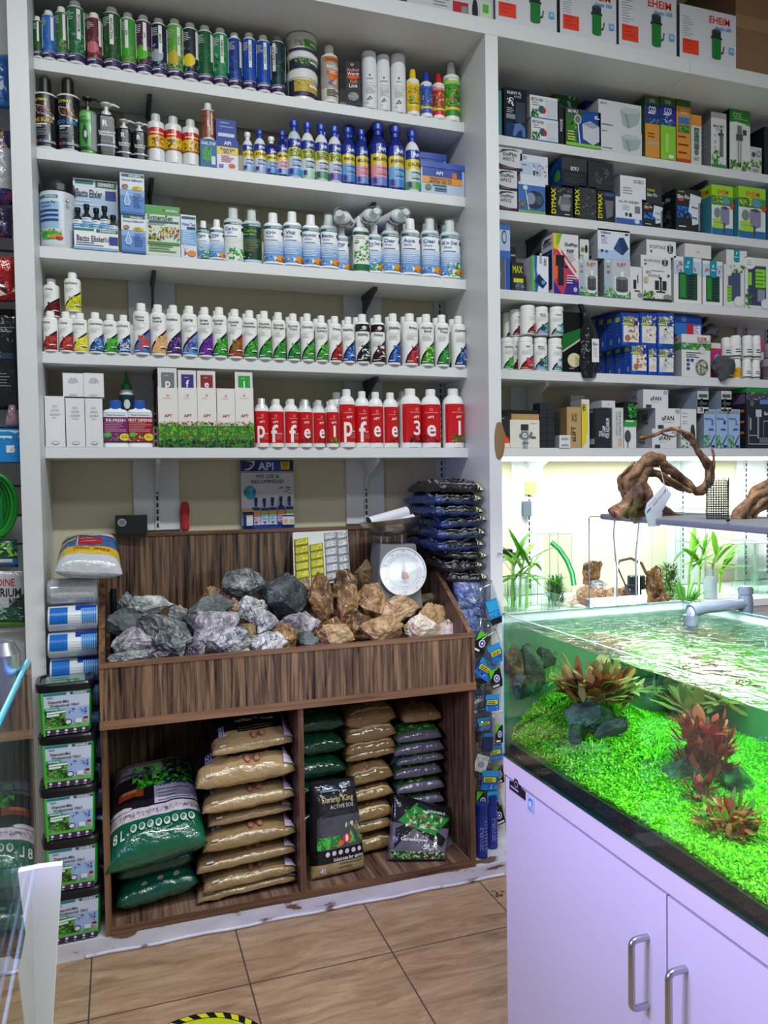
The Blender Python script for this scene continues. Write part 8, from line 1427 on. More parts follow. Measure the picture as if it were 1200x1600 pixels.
# water: absorbing body with a rippled mirror-like top
def water():
    mt, n, l, b = new_mat('water_surface'); n.remove(b); o = n['Material Output']
    co = n.new('ShaderNodeTexCoord'); mp = n.new('ShaderNodeMapping'); mp.inputs['Scale'].default_value = (15, 20, 1); mp.inputs['Rotation'].default_value = (0, 0, .35); l.new(co.outputs['Object'], mp.inputs[0])
    t = n.new('ShaderNodeTexNoise'); t.inputs['Scale'].default_value = 1.3; t.inputs['Detail'].default_value = 3; t.inputs['Distortion'].default_value = .8; l.new(mp.outputs[0], t.inputs['Vector'])
    bp = n.new('ShaderNodeBump'); bp.inputs['Strength'].default_value = 1.; bp.inputs['Distance'].default_value = .03; l.new(t.outputs['Fac'], bp.inputs['Height'])
    g = n.new('ShaderNodeBsdfGlossy'); g.inputs['Roughness'].default_value = .03; l.new(bp.outputs[0], g.inputs['Normal'])
    f = n.new('ShaderNodeFresnel'); fres_in(n, l, f, 1.33); l.new(bp.outputs[0], f.inputs['Normal'])
    rf = n.new('ShaderNodeBsdfRefraction'); rf.inputs['IOR'].default_value = 1.33; rf.inputs['Roughness'].default_value = .0; l.new(bp.outputs[0], rf.inputs['Normal'])
    tr = n.new('ShaderNodeBsdfTransparent'); m0 = n.new('ShaderNodeMixShader'); m0.inputs[0].default_value = .8; l.new(tr.outputs[0], m0.inputs[1]); l.new(rf.outputs[0], m0.inputs[2])
    mx = n.new('ShaderNodeMixShader'); l.new(f.outputs[0], mx.inputs[0]); l.new(m0.outputs[0], mx.inputs[1]); l.new(g.outputs[0], mx.inputs[2]); l.new(mx.outputs[0], o.inputs['Surface'])
    va = n.new('ShaderNodeVolumeAbsorption'); va.inputs['Color'].default_value = (.58, .90, .66, 1); va.inputs['Density'].default_value = 2.2; l.new(va.outputs[0], o.inputs['Volume'])
    m2, n2, l2, b2 = new_mat('water_body'); n2.remove(b2); o2 = n2['Material Output']; tt = n2.new('ShaderNodeBsdfTransparent'); l2.new(tt.outputs[0], o2.inputs['Surface'])
    va = n2.new('ShaderNodeVolumeAbsorption'); va.inputs['Color'].default_value = (.58, .90, .66, 1); va.inputs['Density'].default_value = 2.2; l2.new(va.outputs[0], o2.inputs['Volume'])
    b = MB(); x0, x1, y0, y1 = TX0+th+.0005-1.24, TX1-th-.0005-1.24, TY0+th+.0005-1.2, TY1-th-.0005-1.2; z0, z1 = th+.0005, WZ-TZ0; N = 60; My = 120
    b.m_top = 0
    vs = [(x0+(x1-x0)*i/N, y0+(y1-y0)*j/My, z1+.0016*(noise.noise(Vector((i*.35+j*.1, j*.42, 1)))) if 0 < i < N and 0 < j < My else z1) for j in range(My+1) for i in range(N+1)]
    b.add(vs, [(j*(N+1)+i, j*(N+1)+i+1, (j+1)*(N+1)+i+1, (j+1)*(N+1)+i) for j in range(My) for i in range(N)], 'ffffff', True, 0)
    k = len(vs); nb = [i for i in range(N+1)]; b.v += [(x0, y0, z0), (x1, y0, z0), (x1, y1, z0), (x0, y1, z0)]
    c00, c10, c01, c11 = 0, N, My*(N+1), My*(N+1)+N
    ed = [[k]+[k+1]+list(range(N, -1, -1)), [k+1, k+2]+[j*(N+1)+N for j in range(My, -1, -1)], [k+2, k+3]+[My*(N+1)+i for i in range(0, N+1)], [k+3, k]+[j*(N+1) for j in range(0, My+1)], [k+3, k+2, k+1, k]]
    for f_ in ed: b.f.append(f_); b.c.append((1, 1, 1)); b.s.append(False); b.m.append(1)
    return b.build('water', [mt, m2], aq)
water()
def hgt(x, y):
    t = np.clip((y-1.28)/.48, 0, 1); t = t*t*(3-2*t)
    return .826+.14*t*(1-np.exp(-np.maximum(0, x-.955)/.09))*np.exp(-(np.maximum(0, x-1.16)/.16)**2)+.005*np.sin(x*19+y*7)+.036*np.maximum(0, x-1.3)
def ground(px_, py_):
    d = ray(px_, py_); t = (TX0+.01)/d.x; dt = .004/d.x
    while t*d.x < TX1-.01 and t*d.y < TY1-.01:
        p = CAM+d*t
        if p.z < hgt(p.x, p.y): return p
        t += dt
    return CAM+d*t
GP = [ground(*p) for p in ((794, 1149), (815, 1141), (838, 1128), (855, 1115), (872, 1102), (888, 1092))]
def gully(x, y):
    dm_ = 9
    for a, b in zip(GP, GP[1:]):
        ab = Vector((b.x-a.x, b.y-a.y)); ap = Vector((x-a.x, y-a.y)); t = max(0, min(1, ap.dot(ab)/ab.length_squared)); dm_ = min(dm_, (ap-ab*t).length)
    return dm_
# soil
b = MB(); N, My = 40, 80; x0, x1, y0, y1 = TX0+th+.002, TX1-th-.002, TY0+th+.002, TY1-th-.002
vs = []
for j in range(My+1):
    for i in range(N+1):
        x, y = x0+(x1-x0)*i/N, y0+(y1-y0)*j/My; vs.append((x, y, hgt(x, y)-.004-(.02 if y > 1.4 and gully(x, y) < .006 else 0)))
b.add(vs, [(j*(N+1)+i, j*(N+1)+i+1, (j+1)*(N+1)+i+1, (j+1)*(N+1)+i) for j in range(My) for i in range(N)], '33661a', True)
rows = [[i for i in range(N+1)], [j*(N+1) for j in range(My+1)], [My*(N+1)+i for i in range(N+1)], [j*(N+1)+N for j in range(My+1)]]
for r_ in rows:
    top = [vs[i] for i in r_]; bot_ = [(p[0], p[1], TZ0+th+.001) for p in top]; n_ = len(r_)
    b.add(top+bot_, [(i, i+1, n_+i+1, n_+i) for i in range(n_-1)], '0d0b0a', False)
tag(b.build('aquarium_soil', colmat('dark_soil', .8, bump=1., bscale=160)), 'black substrate under the green carpet, seen along the aquarium glass', 'soil', kind='stuff')
# carpet plants: one mat of very many tiny leaves
rs = np.random.RandomState(5); NL = 125000
lx = rs.uniform(x0+.003, x1-.003, NL); ly = rs.uniform(.80, y1-.003, NL); keep = np.ones(NL, bool)
lz = hgt(lx, ly)
gd = np.full(NL, 9.)
for a, c in zip(GP, GP[1:]):
    abx, aby = c.x-a.x, c.y-a.y; tt = np.clip(((lx-a.x)*abx+(ly-a.y)*aby)/(abx*abx+aby*aby), 0, 1); gd = np.minimum(gd, np.hypot(lx-a.x-abx*tt, ly-a.y-aby*tt))
m_ = gd > .0055; lx, ly, lz = lx[m_], ly[m_], lz[m_]; n_ = len(lx)
lump = .5+.5*np.sin(lx*70+np.sin(ly*60)*1.5)*np.sin(ly*64+np.cos(lx*50)*1.5)
sz = rs.uniform(.0024, .0045, n_); ang = rs.uniform(0, 2*PI, n_); tilt = rs.uniform(-.1, 1.0, n_); zz = lz+rs.uniform(-.002, .006, n_)+.004*lump
ca, sa, ct, st_ = np.cos(ang), np.sin(ang), np.cos(tilt), np.sin(tilt)
P4 = []
for u, v in ((-1, 0), (0, -.62), (1, 0), (0, .62)):
    dx, dy, dz = u*ca*ct-v*sa, u*sa*ct+v*ca, u*st_
    P4.append(np.stack([lx+dx*sz, ly+dy*sz, zz+(dz+.8*st_)*sz], 1))
V = np.stack(P4, 1).reshape(-1, 3).astype(np.float32); me = bpy.data.meshes.new('carpet_plants')
me.vertices.add(len(V)); me.vertices.foreach_set('co', V.ravel()); me.loops.add(n_*4); me.loops.foreach_set('vertex_index', np.arange(n_*4, dtype=np.int32))
me.polygons.add(n_); me.polygons.foreach_set('loop_start', np.arange(0, n_*4, 4, dtype=np.int32)); me.update(calc_edges=True)
pal = np.array([lin(c) for c in ('7ad41e', '94e428', '5cbc18', 'b0f040', '6ccc1c', '469c14')]); ci = rs.randint(0, 6, n_); cc = np.ones((n_*4, 4), np.float32); cc[:, :3] = np.repeat(pal[ci], 4, 0)
ca_ = me.color_attributes.new('Col', 'FLOAT_COLOR', 'CORNER'); ca_.data.foreach_set('color', cc.ravel())
def leafmat():
    m, n, l, b = new_mat('lit_carpet_leaf'); a = n.new('ShaderNodeVertexColor'); a.layer_name = 'Col'; l.new(a.outputs[0], b.inputs['Base Color']); b.inputs['Roughness'].default_value = .5
    t = n.new('ShaderNodeBsdfTranslucent'); l.new(a.outputs[0], t.inputs[0]); mx = n.new('ShaderNodeMixShader'); mx.inputs[0].default_value = .4; l.new(b.outputs[0], mx.inputs[1]); l.new(t.outputs[0], mx.inputs[2]); l.new(mx.outputs[0], n['Material Output'].inputs['Surface']); return m
LM = leafmat(); me.materials.append(LM); o = bpy.data.objects.new('carpet_plants', me); sc.collection.objects.link(o)
tag(o, 'vivid green carpet of tiny leaves covering the aquarium bottom', 'aquatic plants', kind='stuff')
# stones and wood under water
def treerock(px_, py_, w_, h_, k, seed, label, tilt=0., up=.35, cat='stone', m=None, rough=.05, kind=None):
    g = ground(px_, py_); q = zc(g)/F; W, H = w_*q, h_*q
    return rock(g+Vector((0, 0, H*up)), W, H, min(W, H)*.8, k, seed, label, cat, 'stones inside the planted aquarium', 'aquarium_stone', rough, tilt, m)
MOSS = rockmat('mossy_stone', ['1a2c1c', '28442c', '35603a', '4f8a48'], 30, None, .7); DRK = rockmat('submerged_slate', ['1c2a26', '2a3c36', '3c5248', '55705f'], 22, ('6a8a70', .004), .6)
BRN = rockmat('submerged_wood', ['3a2c1c', '6a4c34', 'a07858', '4f7a3c'], 20, None, .7)
for a in ((803, 1060, 32, 66, 501, 'brown and mossy wood stump in the far left aquarium corner', 0, BRN), (833, 1068, 34, 78, 502, 'slanting dark slate spike in the far left aquarium corner', -.35, DRK), (818, 1088, 42, 44, 503, 'round mossy dark stone at the foot of the slate spike', 0, DRK),
          (855, 1042, 36, 34, 504, 'dark stone behind the bright grass tuft, far left', 0, DRK), (925, 1150, 78, 66, 505, 'large dark stone under the bronze-leaved plant', 0, DRK), (955, 1158, 62, 40, 506, 'smooth purplish dark stone below the bronze-leaved plant', 0, rockmat('purple_slate', ['2a2c38', '3c3c4a', '4a4a5c', '5f6a70'], 8, None, .5)),
          (905, 1165, 36, 40, 507, 'mossy stone at the lower left of the bronze-leaved plant', 0, MOSS), (955, 1068, 56, 50, 508, 'dark green stone at the left end of the rear ridge', .3, DRK), (1000, 1085, 60, 52, 509, 'mossy stone in the middle of the rear ridge', .4, MOSS), (1045, 1095, 52, 60, 510, 'tall mossy stone at the right of the rear ridge', .5, MOSS), (1085, 1105, 44, 50, 511, 'mossy stone behind the tall tan leaves', 0, MOSS),
          (1065, 1222, 60, 44, 512, 'dark stone at the foot of the deep red plant', 0, DRK), (1150, 1240, 66, 52, 513, 'broad dark green stone right of the deep red plant', .3, MOSS), (1155, 1315, 70, 34, 514, 'low stone under the orange-red plant at the right', 0, DRK), (1125, 1190, 44, 36, 515, 'dark stone behind the deep red plant', 0, DRK)):
    treerock(a[0], a[1]-8, a[2], a[3], 'd', a[4], a[5], a[6], .5 if 507 < a[4] < 512 else .22, m=a[7])
# plants
def leaf(b, P, az, el, L_, W_, droop, c, n=6, fold=.25, wav=0.):
    ax = Vector((math.cos(az)*math.cos(el), math.sin(az)*math.cos(el), math.sin(el))); side_ = Vector((-math.sin(az), math.cos(az), 0)); p = Vector(P); pts = []
    for i in range(n+1):
        t = i/n; wdt = W_*(math.sin(PI*min(1, t*.92+.06))**.8)*.5; nn = side_.cross(ax).normalized()
        pts += [p+side_*wdt+nn*fold*wdt+nn*wav*math.sin(i*2.4), p.copy(), p-side_*wdt+nn*fold*wdt-nn*wav*math.sin(i*2.1)]
        ax = (ax+Vector((0, 0, -droop/n))).normalized(); p += ax*L_/n
    b.add(pts, [f for i in range(n) for f in ((i*3, i*3+1, i*3+4, i*3+3), (i*3+1, i*3+2, i*3+5, i*3+4))], c, True)
def bush(name, g, label, n, L0, L1, W_, cols, el0=.3, el1=1.4, spread=.02, droop=.6, hgt_=.0, seed=1, m=None, wav=0., cat='plant', stems=None, parent=None, group=None, azr=None):
    rn = random.Random(seed); b = MB()
    for i in range(n):
        r_ = spread*math.sqrt(rn.random()); a_ = rn.uniform(0, 2*PI); p = Vector((r_*math.cos(a_), r_*math.sin(a_), rn.uniform(0, hgt_)))
        az = rn.uniform(*azr) if azr else (a_+rn.uniform(-.6, .6)); leaf(b, p, az, rn.uniform(el0, el1), rn.uniform(L0, L1), W_*rn.uniform(.7, 1.2), droop*rn.uniform(.4, 1.4), cols[rn.randrange(len(cols))], wav=wav)
    root = empty(name, g); b.build('foliage', m or LM, root)
    if stems:
        s_ = MB()
        for i in range(stems): a_ = 2*PI*i/stems; s_.tube([(0, 0, -.01), (spread*.4*math.cos(a_), spread*.4*math.sin(a_), hgt_*.5+.005), (spread*.8*math.cos(a_), spread*.8*math.sin(a_), hgt_+.01)], .0014, 5, '6a4a2c')
        s_.build('stem', PR, root)
    return tag(root, label, cat, group)
BZ = ['9a5a34', 'b07848', 'c89a70', '8a4a2c', '7a8a44', 'd8b890', 'a85038', '5a7a34']; RD = ['a02028', 'c03038', '8a1c24', 'd05048', '7a2a24', 'c86a50', '9a3a2c']; TN = ['c89a6a', 'b87a50', 'd8b88a', 'a8905a', '9a5a3c', 'c8b078']
g = ground(930, 1128); bush('aquatic_plant', g+Vector((0, 0, .05)), 'big bronze and tan leaved aquarium plant on the large dark stone', 120, .04, .085, .026, BZ, .3, 1.45, .055, .4, .055, 11, wav=.0015, stems=5)
g = ground(985, 1120); bush('aquatic_plant', g+Vector((0, 0, .05)), 'olive and bronze leaves spreading right of the big bronze plant', 26, .05, .09, .016, ['8a9a5a', 'a8a070', '6a8a3c', 'b89a70', '7a6a3c'], .0, .8, .035, .7, .02, 12, stems=3)
g = ground(1085, 1130); bush('aquatic_plant', g+Vector((0, 0, .02)), 'tall tan and rusty pointed leaves behind the deep red plant', 30, .08, .13, .03, TN, .5, 1.45, .03, .3, .02, 13, wav=.002, stems=3)
g = ground(1130, 1118); bush('aquatic_plant', g+Vector((0, 0, .03)), 'tan pointed leaves leaning right above the deep red plant', 22, .07, .11, .026, TN+['7a8a3c'], .1, .9, .02, .5, .02, 14, wav=.002, stems=2)
g = ground(1100, 1215); bush('aquatic_plant', g+Vector((0, 0, .01)), 'deep red bushy aquarium plant in the middle right', 230, .025, .045, .015, RD, .5, 1.5, .052, .5, .11, 15, stems=7)
g = ground(1140, 1305); bush('aquatic_plant', g, 'orange-red bushy plant at the right frame edge of the aquarium', 170, .018, .036, .013, ['b05038', 'c87a48', '8a8a3c', 'a83028', '5a8a34', 'd09060'], .0, 1.5, .05, .4, .05, 16, stems=5)
g = ground(1095, 1255); bush('aquatic_plant', g, 'small reddish shoots between the deep red and orange-red plants', 34, .02, .04, .011, RD, .2, 1.5, .02, .4, .04, 17, stems=3)
GG = 'bright green grass tufts in the aquarium'; GL = ['6adc28', '8cf040', '4ec020', 'a0f050']
for px_, py_, n, L_, d in ((862, 1066, 90, .055, 'bright green grass tuft beside the slate spike'), (1025, 1185, 60, .045, 'bright green grass tuft left of the deep red plant'), (928, 1178, 40, .02, 'low green fern tuft below the purplish stone'), (1015, 1090, 40, .035, 'green shoots on the rear ridge'), (1075, 1100, 40, .04, 'green shoots behind the tall tan leaves'), (1165, 1175, 20, .03, 'green shoots on the right-hand slope')):
    bush('grass_tuft', ground(px_, py_), d, n, L_*.6, L_, .0035, GL, .3, 1.45, .025, .7, .015, px_, cat='aquatic plant', group=GG)
for i, (px_, py_) in enumerate(((1187, 1152), (1178, 1157), (1148, 1205), (1056, 1154), (1072, 1157), (1172, 1262))):
    g = ground(px_, py_+16); P = at(px_, py_, X=g.x-.03); b = MB(); b.lathe([(0, 0), (.0022, .004), (.0028, .009), (.0014, .017), (.0026, .021), (0, .0215)], 10, '2a9ad0', dy=.6, cols=['3ab0e0', '2a9ad0', '1c6ab0', '88a0a0', '88a0a0'])
    o = b.build('small_fish', PG, None, P, rot=(PI/2-.2, .3*i, .9*i)); tag(o, ('tiny blue fish near the right frame edge, upper', 'tiny blue fish near the right frame edge, lower', 'tiny blue fish above the broad dark green stone', 'tiny blue fish left of the tall tan leaves', 'tiny blue fish just behind the tall tan leaves', 'tiny blue fish by the orange-red plant')[i], 'fish', 'tiny blue fish in the aquarium')
# pipe over the rim
PP = mat('grey_clear_pvc', '8f96a4', .18, 0, .35); q0, q1 = at(1080, 948, Y=1.60), at(1146, 945, X=1.548); yy = 1.60
b = MB(); zt = 1.178; xl, xr = at(1079, 960, Y=yy).x, 1.556
b.tube([(xl, yy, 1.075), (xl, yy, zt-.02), (xl+.008, yy, zt-.004), (xl+.022, yy, zt), (xr-.01, yy+.012, zt), (xr+.012, yy+.014, zt)], .0145, 20, '383e4a'); b.tube([(xl, yy, 1.125), (xl, yy, zt-.014)], .0175, 20, '383e4a'); b.tube([(xl, yy, zt-.005), (xl+.03, yy+.002, zt)], .0172, 20, '383e4a')
b.tube([(xr, yy+.013, 1.10), (xr, yy+.013, 1.225)], .0165, 20, '383e4a'); b.tube([(xr, yy+.013, 1.205), (xr, yy+.013, 1.222)], .019, 20, '323844'); b.tube([(xr, yy+.013, 1.15), (xr, yy+.013, 1.20)], .018, 20, '323844')
tag(b.build('overflow_pipe', colmat('grey_pvc', .2, coat=.5)), 'grey plastic pipe bridging the aquarium rim with two elbows', 'pipe')
# lamp on wire legs
lamp = tag(empty('aquarium_lamp', (1.30, 1.5, 1.417)), 'long grey flat lamp on thin wire legs above the aquarium, driftwood on it', 'lamp')
d = Vector((-.125, -.704, 0)).normalized(); nn = Vector((d.y*-1, d.x, 0)); nn = nn if nn.x > 0 else -nn
A = Vector((1.258, 1.83, 0)); Bq = A+d*1.35; O = Vector((1.30, 1.5, 1.417)); Wd = .24
b = MB(); v = [A, Bq, Bq+nn*Wd, A+nn*Wd]; b.add([(p.x-O.x, p.y-O.y, z-O.z) for z in (1.401, 1.417) for p in v], [(0, 1, 5, 4), (1, 2, 6, 5), (2, 3, 7, 6), (3, 0, 4, 7), (4, 5, 6, 7), (3, 2, 1, 0)], '8a8e92')
o = b.build('lamp_housing', mat('grey_aluminium', '74797b', .65), lamp); bevel(o, .005, 3)
b = MB(); v = [A+d*.04+nn*.03, Bq-d*.04+nn*.03, Bq-d*.04+nn*(Wd-.03), A+d*.04+nn*(Wd-.03)]; b.add([(p.x-O.x, p.y-O.y, 1.4005-O.z) for p in v], [(3, 2, 1, 0)], 'ffffff'); b.build('led_panel', mat('lit_led_panel', 'f4fff4', .5, emit=2.0), lamp)
mid = A+d*.66+nn*Wd*.5; al = area('aquarium_lamp_light', (mid.x, mid.y, 1.397), (0, 0, math.atan2(d.y, d.x)), 1.2, .22, 42, (.94, 1.0, .95)); al.name = 'aquarium_lamp_light'
def wire(name, pts, r_, c): mb = MB(); mb.tube([Vector(p)-O for p in pts], r_, 8, c); return mb.build(name, PG, lamp)
yb = 1.828
wire('leg', [(1.262, yb-.02, 1.409), (1.225, yb, 1.409), (1.2225, yb, 1.404), (1.222, yb, 1.168)], .0016, '3a3e42')
for x in (1.299, 1.306, 1.378): wire('leg', [(x, yb-.012, 1.403), (x, yb-.008, 1.168)], .0019, 'd4d8dc')
wire('power_cable', [(1.292, yb-.02, 1.402), (1.288, yb-.02, 1.36), (1.294, yb-.018, 1.31), (1.303, yb-.012, 1.27), (1.305, yb-.01, 1.17)], .0024, '3c4044'); wire('power_cable', [(1.372, yb-.02, 1.402), (1.368, yb-.02, 1.36), (1.366, yb-.012, 1.30), (1.368, yb-.01, 1.22), (1.368, yb-.01, 1.17)], .0026, '3c4044')
b = MB(); b.box(1.212, 1.398, 1.810, 1.832, 1.1615, 1.184, 'e8eef0'); o = b.build('mounting_block', mat('clear_acrylic', 'a8b2b6', .1, 0, .7), lamp); o.location = -O; bevel(o, .004)
for i, x in enumerate((1.232, 1.305, 1.335, 1.385)): b = MB(); b.lathe([(0, 0), (.009, 0), (.009, .003), (0, .004)], 18, 'f0f2f2'); b.build('suction_disc', PM, lamp, Vector((x, 1.8095, 1.172))-O, rot=(PI/2, 0, 0))
# driftwood
WM = rockmat('driftwood_bark', ['3f2c1a', '6c5034', '8c6c48', 'b8966a'], 26, None, .75)
def branch(b, pts, r0, r1, seed, strands=3, jit=.25):
    P = [Vector(p) for p in pts]; Q = []
    for i in range(len(P)-1):
        for k in range(6):
            t = k/6; a = P[max(i-1, 0)]; b_, c = P[i], P[i+1]; e = P[min(i+2, len(P)-1)]
            Q.append(.5*((2*b_)+(c-a)*t+(2*a-5*b_+4*c-e)*t*t+(-a+3*b_-3*c+e)*t**3))
    Q.append(P[-1]); n = len(Q)
    for s_ in range(strands):
        pts_, rr = [], []
        for i, q in enumerate(Q):
            t = i/(n-1); r_ = r0+(r1-r0)*t; nv = Vector((noise.noise(q*18+Vector((seed+s_*9, 0, 0))), noise.noise(q*18+Vector((0, seed+s_*9, 0))), noise.noise(q*18+Vector((0, 0, seed+s_*9)))))
            pts_.append(q+nv*r_*(1.1 if strands > 1 else .5)); rr.append(max(.0006, r_*(.62 if strands > 1 else 1)*(1+jit*noise.noise(q*45+Vector((s_*5+seed, 1, 2)))*1.6)))
        b.tube(pts_, rr, 9, 'ffffff')
def wood(name, Y, brs, label, extra=None):
    b = MB(); P0 = at(*brs[0][0][0][:2], Y=Y)
    for i, (pts, r0, r1, st_) in enumerate(brs):
        k = zc((1.2, Y, 1.5))/F; branch(b, [at(p[0], p[1], Y=Y+(p[2] if len(p) > 2 else 0))-P0 for p in pts], r0*k, r1*k, i*3.1+Y, st_)
    return tag(b.build(name, WM, None, P0), label, 'driftwood')
wood('driftwood', 1.60, [([(966, 803), (978, 780), (984, 752), (1000, 728), (1022, 716), (1040, 720)], 13, 10, 4), ([(985, 800), (996, 776), (1000, 750), (1010, 730)], 17, 12, 4), ([(1004, 803, .02), (1008, 780), (1000, 752)], 15, 12, 3), ([(1010, 792), (1012, 770, -.02), (990, 745)], 12, 9, 3),
    ([(1018, 722), (1042, 730), (1066, 748), (1088, 766), (1102, 762)], 9, 8, 4), ([(1010, 738), (1038, 746), (1062, 760), (1090, 768)], 8, 6, 3), ([(1090, 768), (1106, 752), (1108, 730), (1100, 718), (1088, 702), (1080, 686), (1062, 672), (1042, 671), (1020, 680), (1000, 684)], 9, 2.4, 3),
    ([(1106, 756), (1113, 735), (1115, 712), (1112, 700)], 4, 1.5, 1), ([(1112, 722), (1104, 714), (1098, 708)], 2, 1, 1), ([(1062, 674), (1052, 682), (1035, 678)], 2.4, 1.2, 1), ([(1012, 680), (1004, 688), (998, 688)], 2, .9, 1), ([(1084, 690), (1070, 682), (1064, 672), (1061, 666)], 3, 1, 1),
    ([(980, 770), (968, 764), (975, 742), (990, 730)], 3, 2.4, 1), ([(975, 780), (966, 750), (976, 738), (992, 722)], 2.4, 2, 1), ([(1016, 790), (1038, 796), (1060, 806), (1074, 809)], 8, 2.5, 3), ([(1010, 800), (1030, 806), (1050, 808)], 6, 3, 2)], 'large arched brown driftwood with curling branches on the flat lamp, price tag hung on it')
wood('driftwood', 1.36, [([(1156, 812), (1162, 794), (1176, 776), (1192, 764), (1215, 752)], 9, 12, 3), ([(1166, 812), (1176, 796), (1188, 782), (1210, 772)], 6, 12, 3), ([(1178, 815), (1186, 796), (1204, 785), (1230, 780)], 5, 12, 3), ([(1196, 765), (1202, 752), (1220, 740)], 6, 8, 3)], 'second brown driftwood piece cut by the right frame edge on the flat lamp')
b = MB(); q = [at(x, y, Y=1.54) for x, y in ((1038, 757), (1048, 772), (1030, 798), (1026, 822), (1008, 826), (1000, 800), (1006, 786))]; yy_ = [0, -.004, -.012, -.014, -.014, -.018, -.012]
v = [p+Vector((0, y_, 0)) for p, y_ in zip(q, yy_)]; c_ = sum(v, Vector())/7+Vector((0, -.006, 0)); b.add(v+[c_], [(i, (i+1) % 7, 7) for i in range(7)], 'c8ccd8', True); b.add([p+Vector((0, .0008, 0)) for p in v+[c_]], [((i+1) % 7, i, 7) for i in range(7)], 'c8ccd8', True)
Uv, Vv = (at(1034, 772, Y=1.54)-at(1006, 800, Y=1.54)), Vector((.004, 0, .014))
o0 = at(1010, 801, Y=1.518)
art(b, [('r', .0, -.2, .28, .25, '6a7078'), ('l', .0, .9, .8, 1, .2, '4a4e58', .1), ('l', .3, .55, .95, 2, .25, '6a6e78', .1), ('l', .35, .1, .8, 1, .2, '2a2e38', .12), ('p', [(.85, .3), (1.1, .7), (1.05, 1.1)], '2a3450')], lambda x, y, k: o0+Uv*x*.85+Vv*y*1.2+Vector((0, -.001*k, 0)), .04, .03)
b.tube([at(1038, 757, Y=1.54), at(1034, 740, Y=1.56), at(1030, 728, Y=1.57)], .0006, 5, 'e0d8c8'); tag(b.build('price_tag', PM), 'curled white price tag hanging from the arched driftwood', 'tag')
# mesh cylinder and pebble
P = at(1121, 811, Z=1.417); q_ = zc(P)/F; b = MB(); R_m, Hm = 16*q_, 62*q_
for i in range(26):
    a = 2*PI*i/26; b.tube([(R_m*math.cos(a), R_m*math.sin(a), 0), (R_m*1.03*math.cos(a+.03), R_m*1.03*math.sin(a+.03), Hm+.004*math.sin(i*5))], .0008, 4, '26282a')
for j in range(17): z_ = .002+j*Hm/17; b.tube([(R_m*math.cos(2*PI*i/26), R_m*math.sin(2*PI*i/26), z_) for i in range(27)],   .0008, 4, '26282a', caps=False)
tag(b.build('mesh_tube', PR, None, P), 'black plastic mesh cylinder standing on the flat lamp beside the driftwood', 'mesh tube')
P = at(1137, 815, Z=1.42); rock(P+Vector((0, 0, .003)), .011, .009, .010, 'b', 77, 'tiny dark red pebble at the foot of the mesh cylinder', name='pebble', m=mat('red_pebble', '4a2420', .7))
# ================================================================== ON THE REAR COUNTER
CZ = .976
def onc(px_, py_=945): p = at(px_, py_, Z=CZ); return p
def vase(px_, w_, h_, Y, label, sq=True, fill=0., name='glass_vase', t=.004):
    P = Vector((sx(px_, Y, CZ+.05), Y, CZ)); q = zc(P)/F; W, H = w_*q, h_*q; root = empty(name, P); b = MB()
    if sq:
        for x0, x1, y0, y1 in ((-W/2, W/2, -W/2, -W/2+t), (-W/2, W/2, W/2-t, W/2), (-W/2, -W/2+t, -W/2+t, W/2-t), (W/2-t, W/2, -W/2+t, W/2-t), (-W/2+t, W/2-t, -W/2+t, W/2-t)):
            b.box(x0, x1, y0, y1, 0, H if (x1-x0 < W*.9 or y1-y0 < W*.5) else t, 'ffffff') if not (x1-x0 > W*.8 and y1-y0 > W*.8) else b.box(x0, x1, y0, y1, 0, t, 'ffffff')
        b.build('glass_body', GLASS, root); e = MB()
        for sx_ in (-1, 1):
            for sy in (-1, 1): e.tube([(sx_*W/2, sy*W/2, 0), (sx_*W/2, sy*W/2, H)], .0014, 4, '6a9a90')
        pts = [(W/2, W/2, H), (-W/2, W/2, H), (-W/2, -W/2, H), (W/2, -W/2, H), (W/2, W/2, H)]; [e.tube([pts[i], pts[i+1]], .0014, 4, '6a9a90') for i in range(4)]
        e.build('glass_edge', PG, root)
    else:
        b.lathe([(0, 0), (W/2, 0), (W/2, H), (W/2-t, H), (W/2-t, t), (0, t)], 28, 'ffffff'); b.build('glass_body', GLASS, root)
    if fill: e = MB(); e.lathe([(0, t), (W/2-t*1.2, t), (W/2-t*1.2, H*fill), (0, H*fill)], 24, 'ffffff', ex=6 if sq else 2); e.build('water', thin_glass('jar_water', (.84, .95, .88), extra=.02) if 'jar_water' not in bpy.data.materials else bpy.data.materials['jar_water'], root)
    return tag(root, label, 'vase')
vase(866, 38, 112, 2.93, 'tall square glass vase behind the aquarium, green tube arching beside it')
vase(800, 30, 52, 2.88, 'small glass vase holding the left bamboo stalks', fill=.8); vase(826, 20, 46, 3.0, 'narrow glass vase behind the left bamboo', fill=.7)
vase(860, 20, 26, 2.80, 'low glass box in front of the tall square vase'); vase(1164, 26, 78, 2.95, 'glass vase in the bright corner right of the bamboo', fill=.5); vase(1192, 34, 60, 2.85, 'wide glass vase at the right frame edge', False, .6); vase(1060, 56, 130, 3.05, 'large empty glass tank behind the right bamboo and moss')
b = MB(); pts = [at(861, 847, Y=2.86), at(874, 858, Y=2.85), at(886, 876, Y=2.84), at(894, 896, Y=2.82), at(897, 915, Y=2.81)]; b.tube([p-pts[0] for p in pts], .011, 14, '1cb44c'); b.tube([p-pts[0]+Vector((-.004, -.008, .002)) for p in pts], .004, 8, 'a0f0c0'); tag(b.build('green_tube', PG, None, pts[0]), 'bright green curved plastic tube arching over the square glass vase', 'tube')
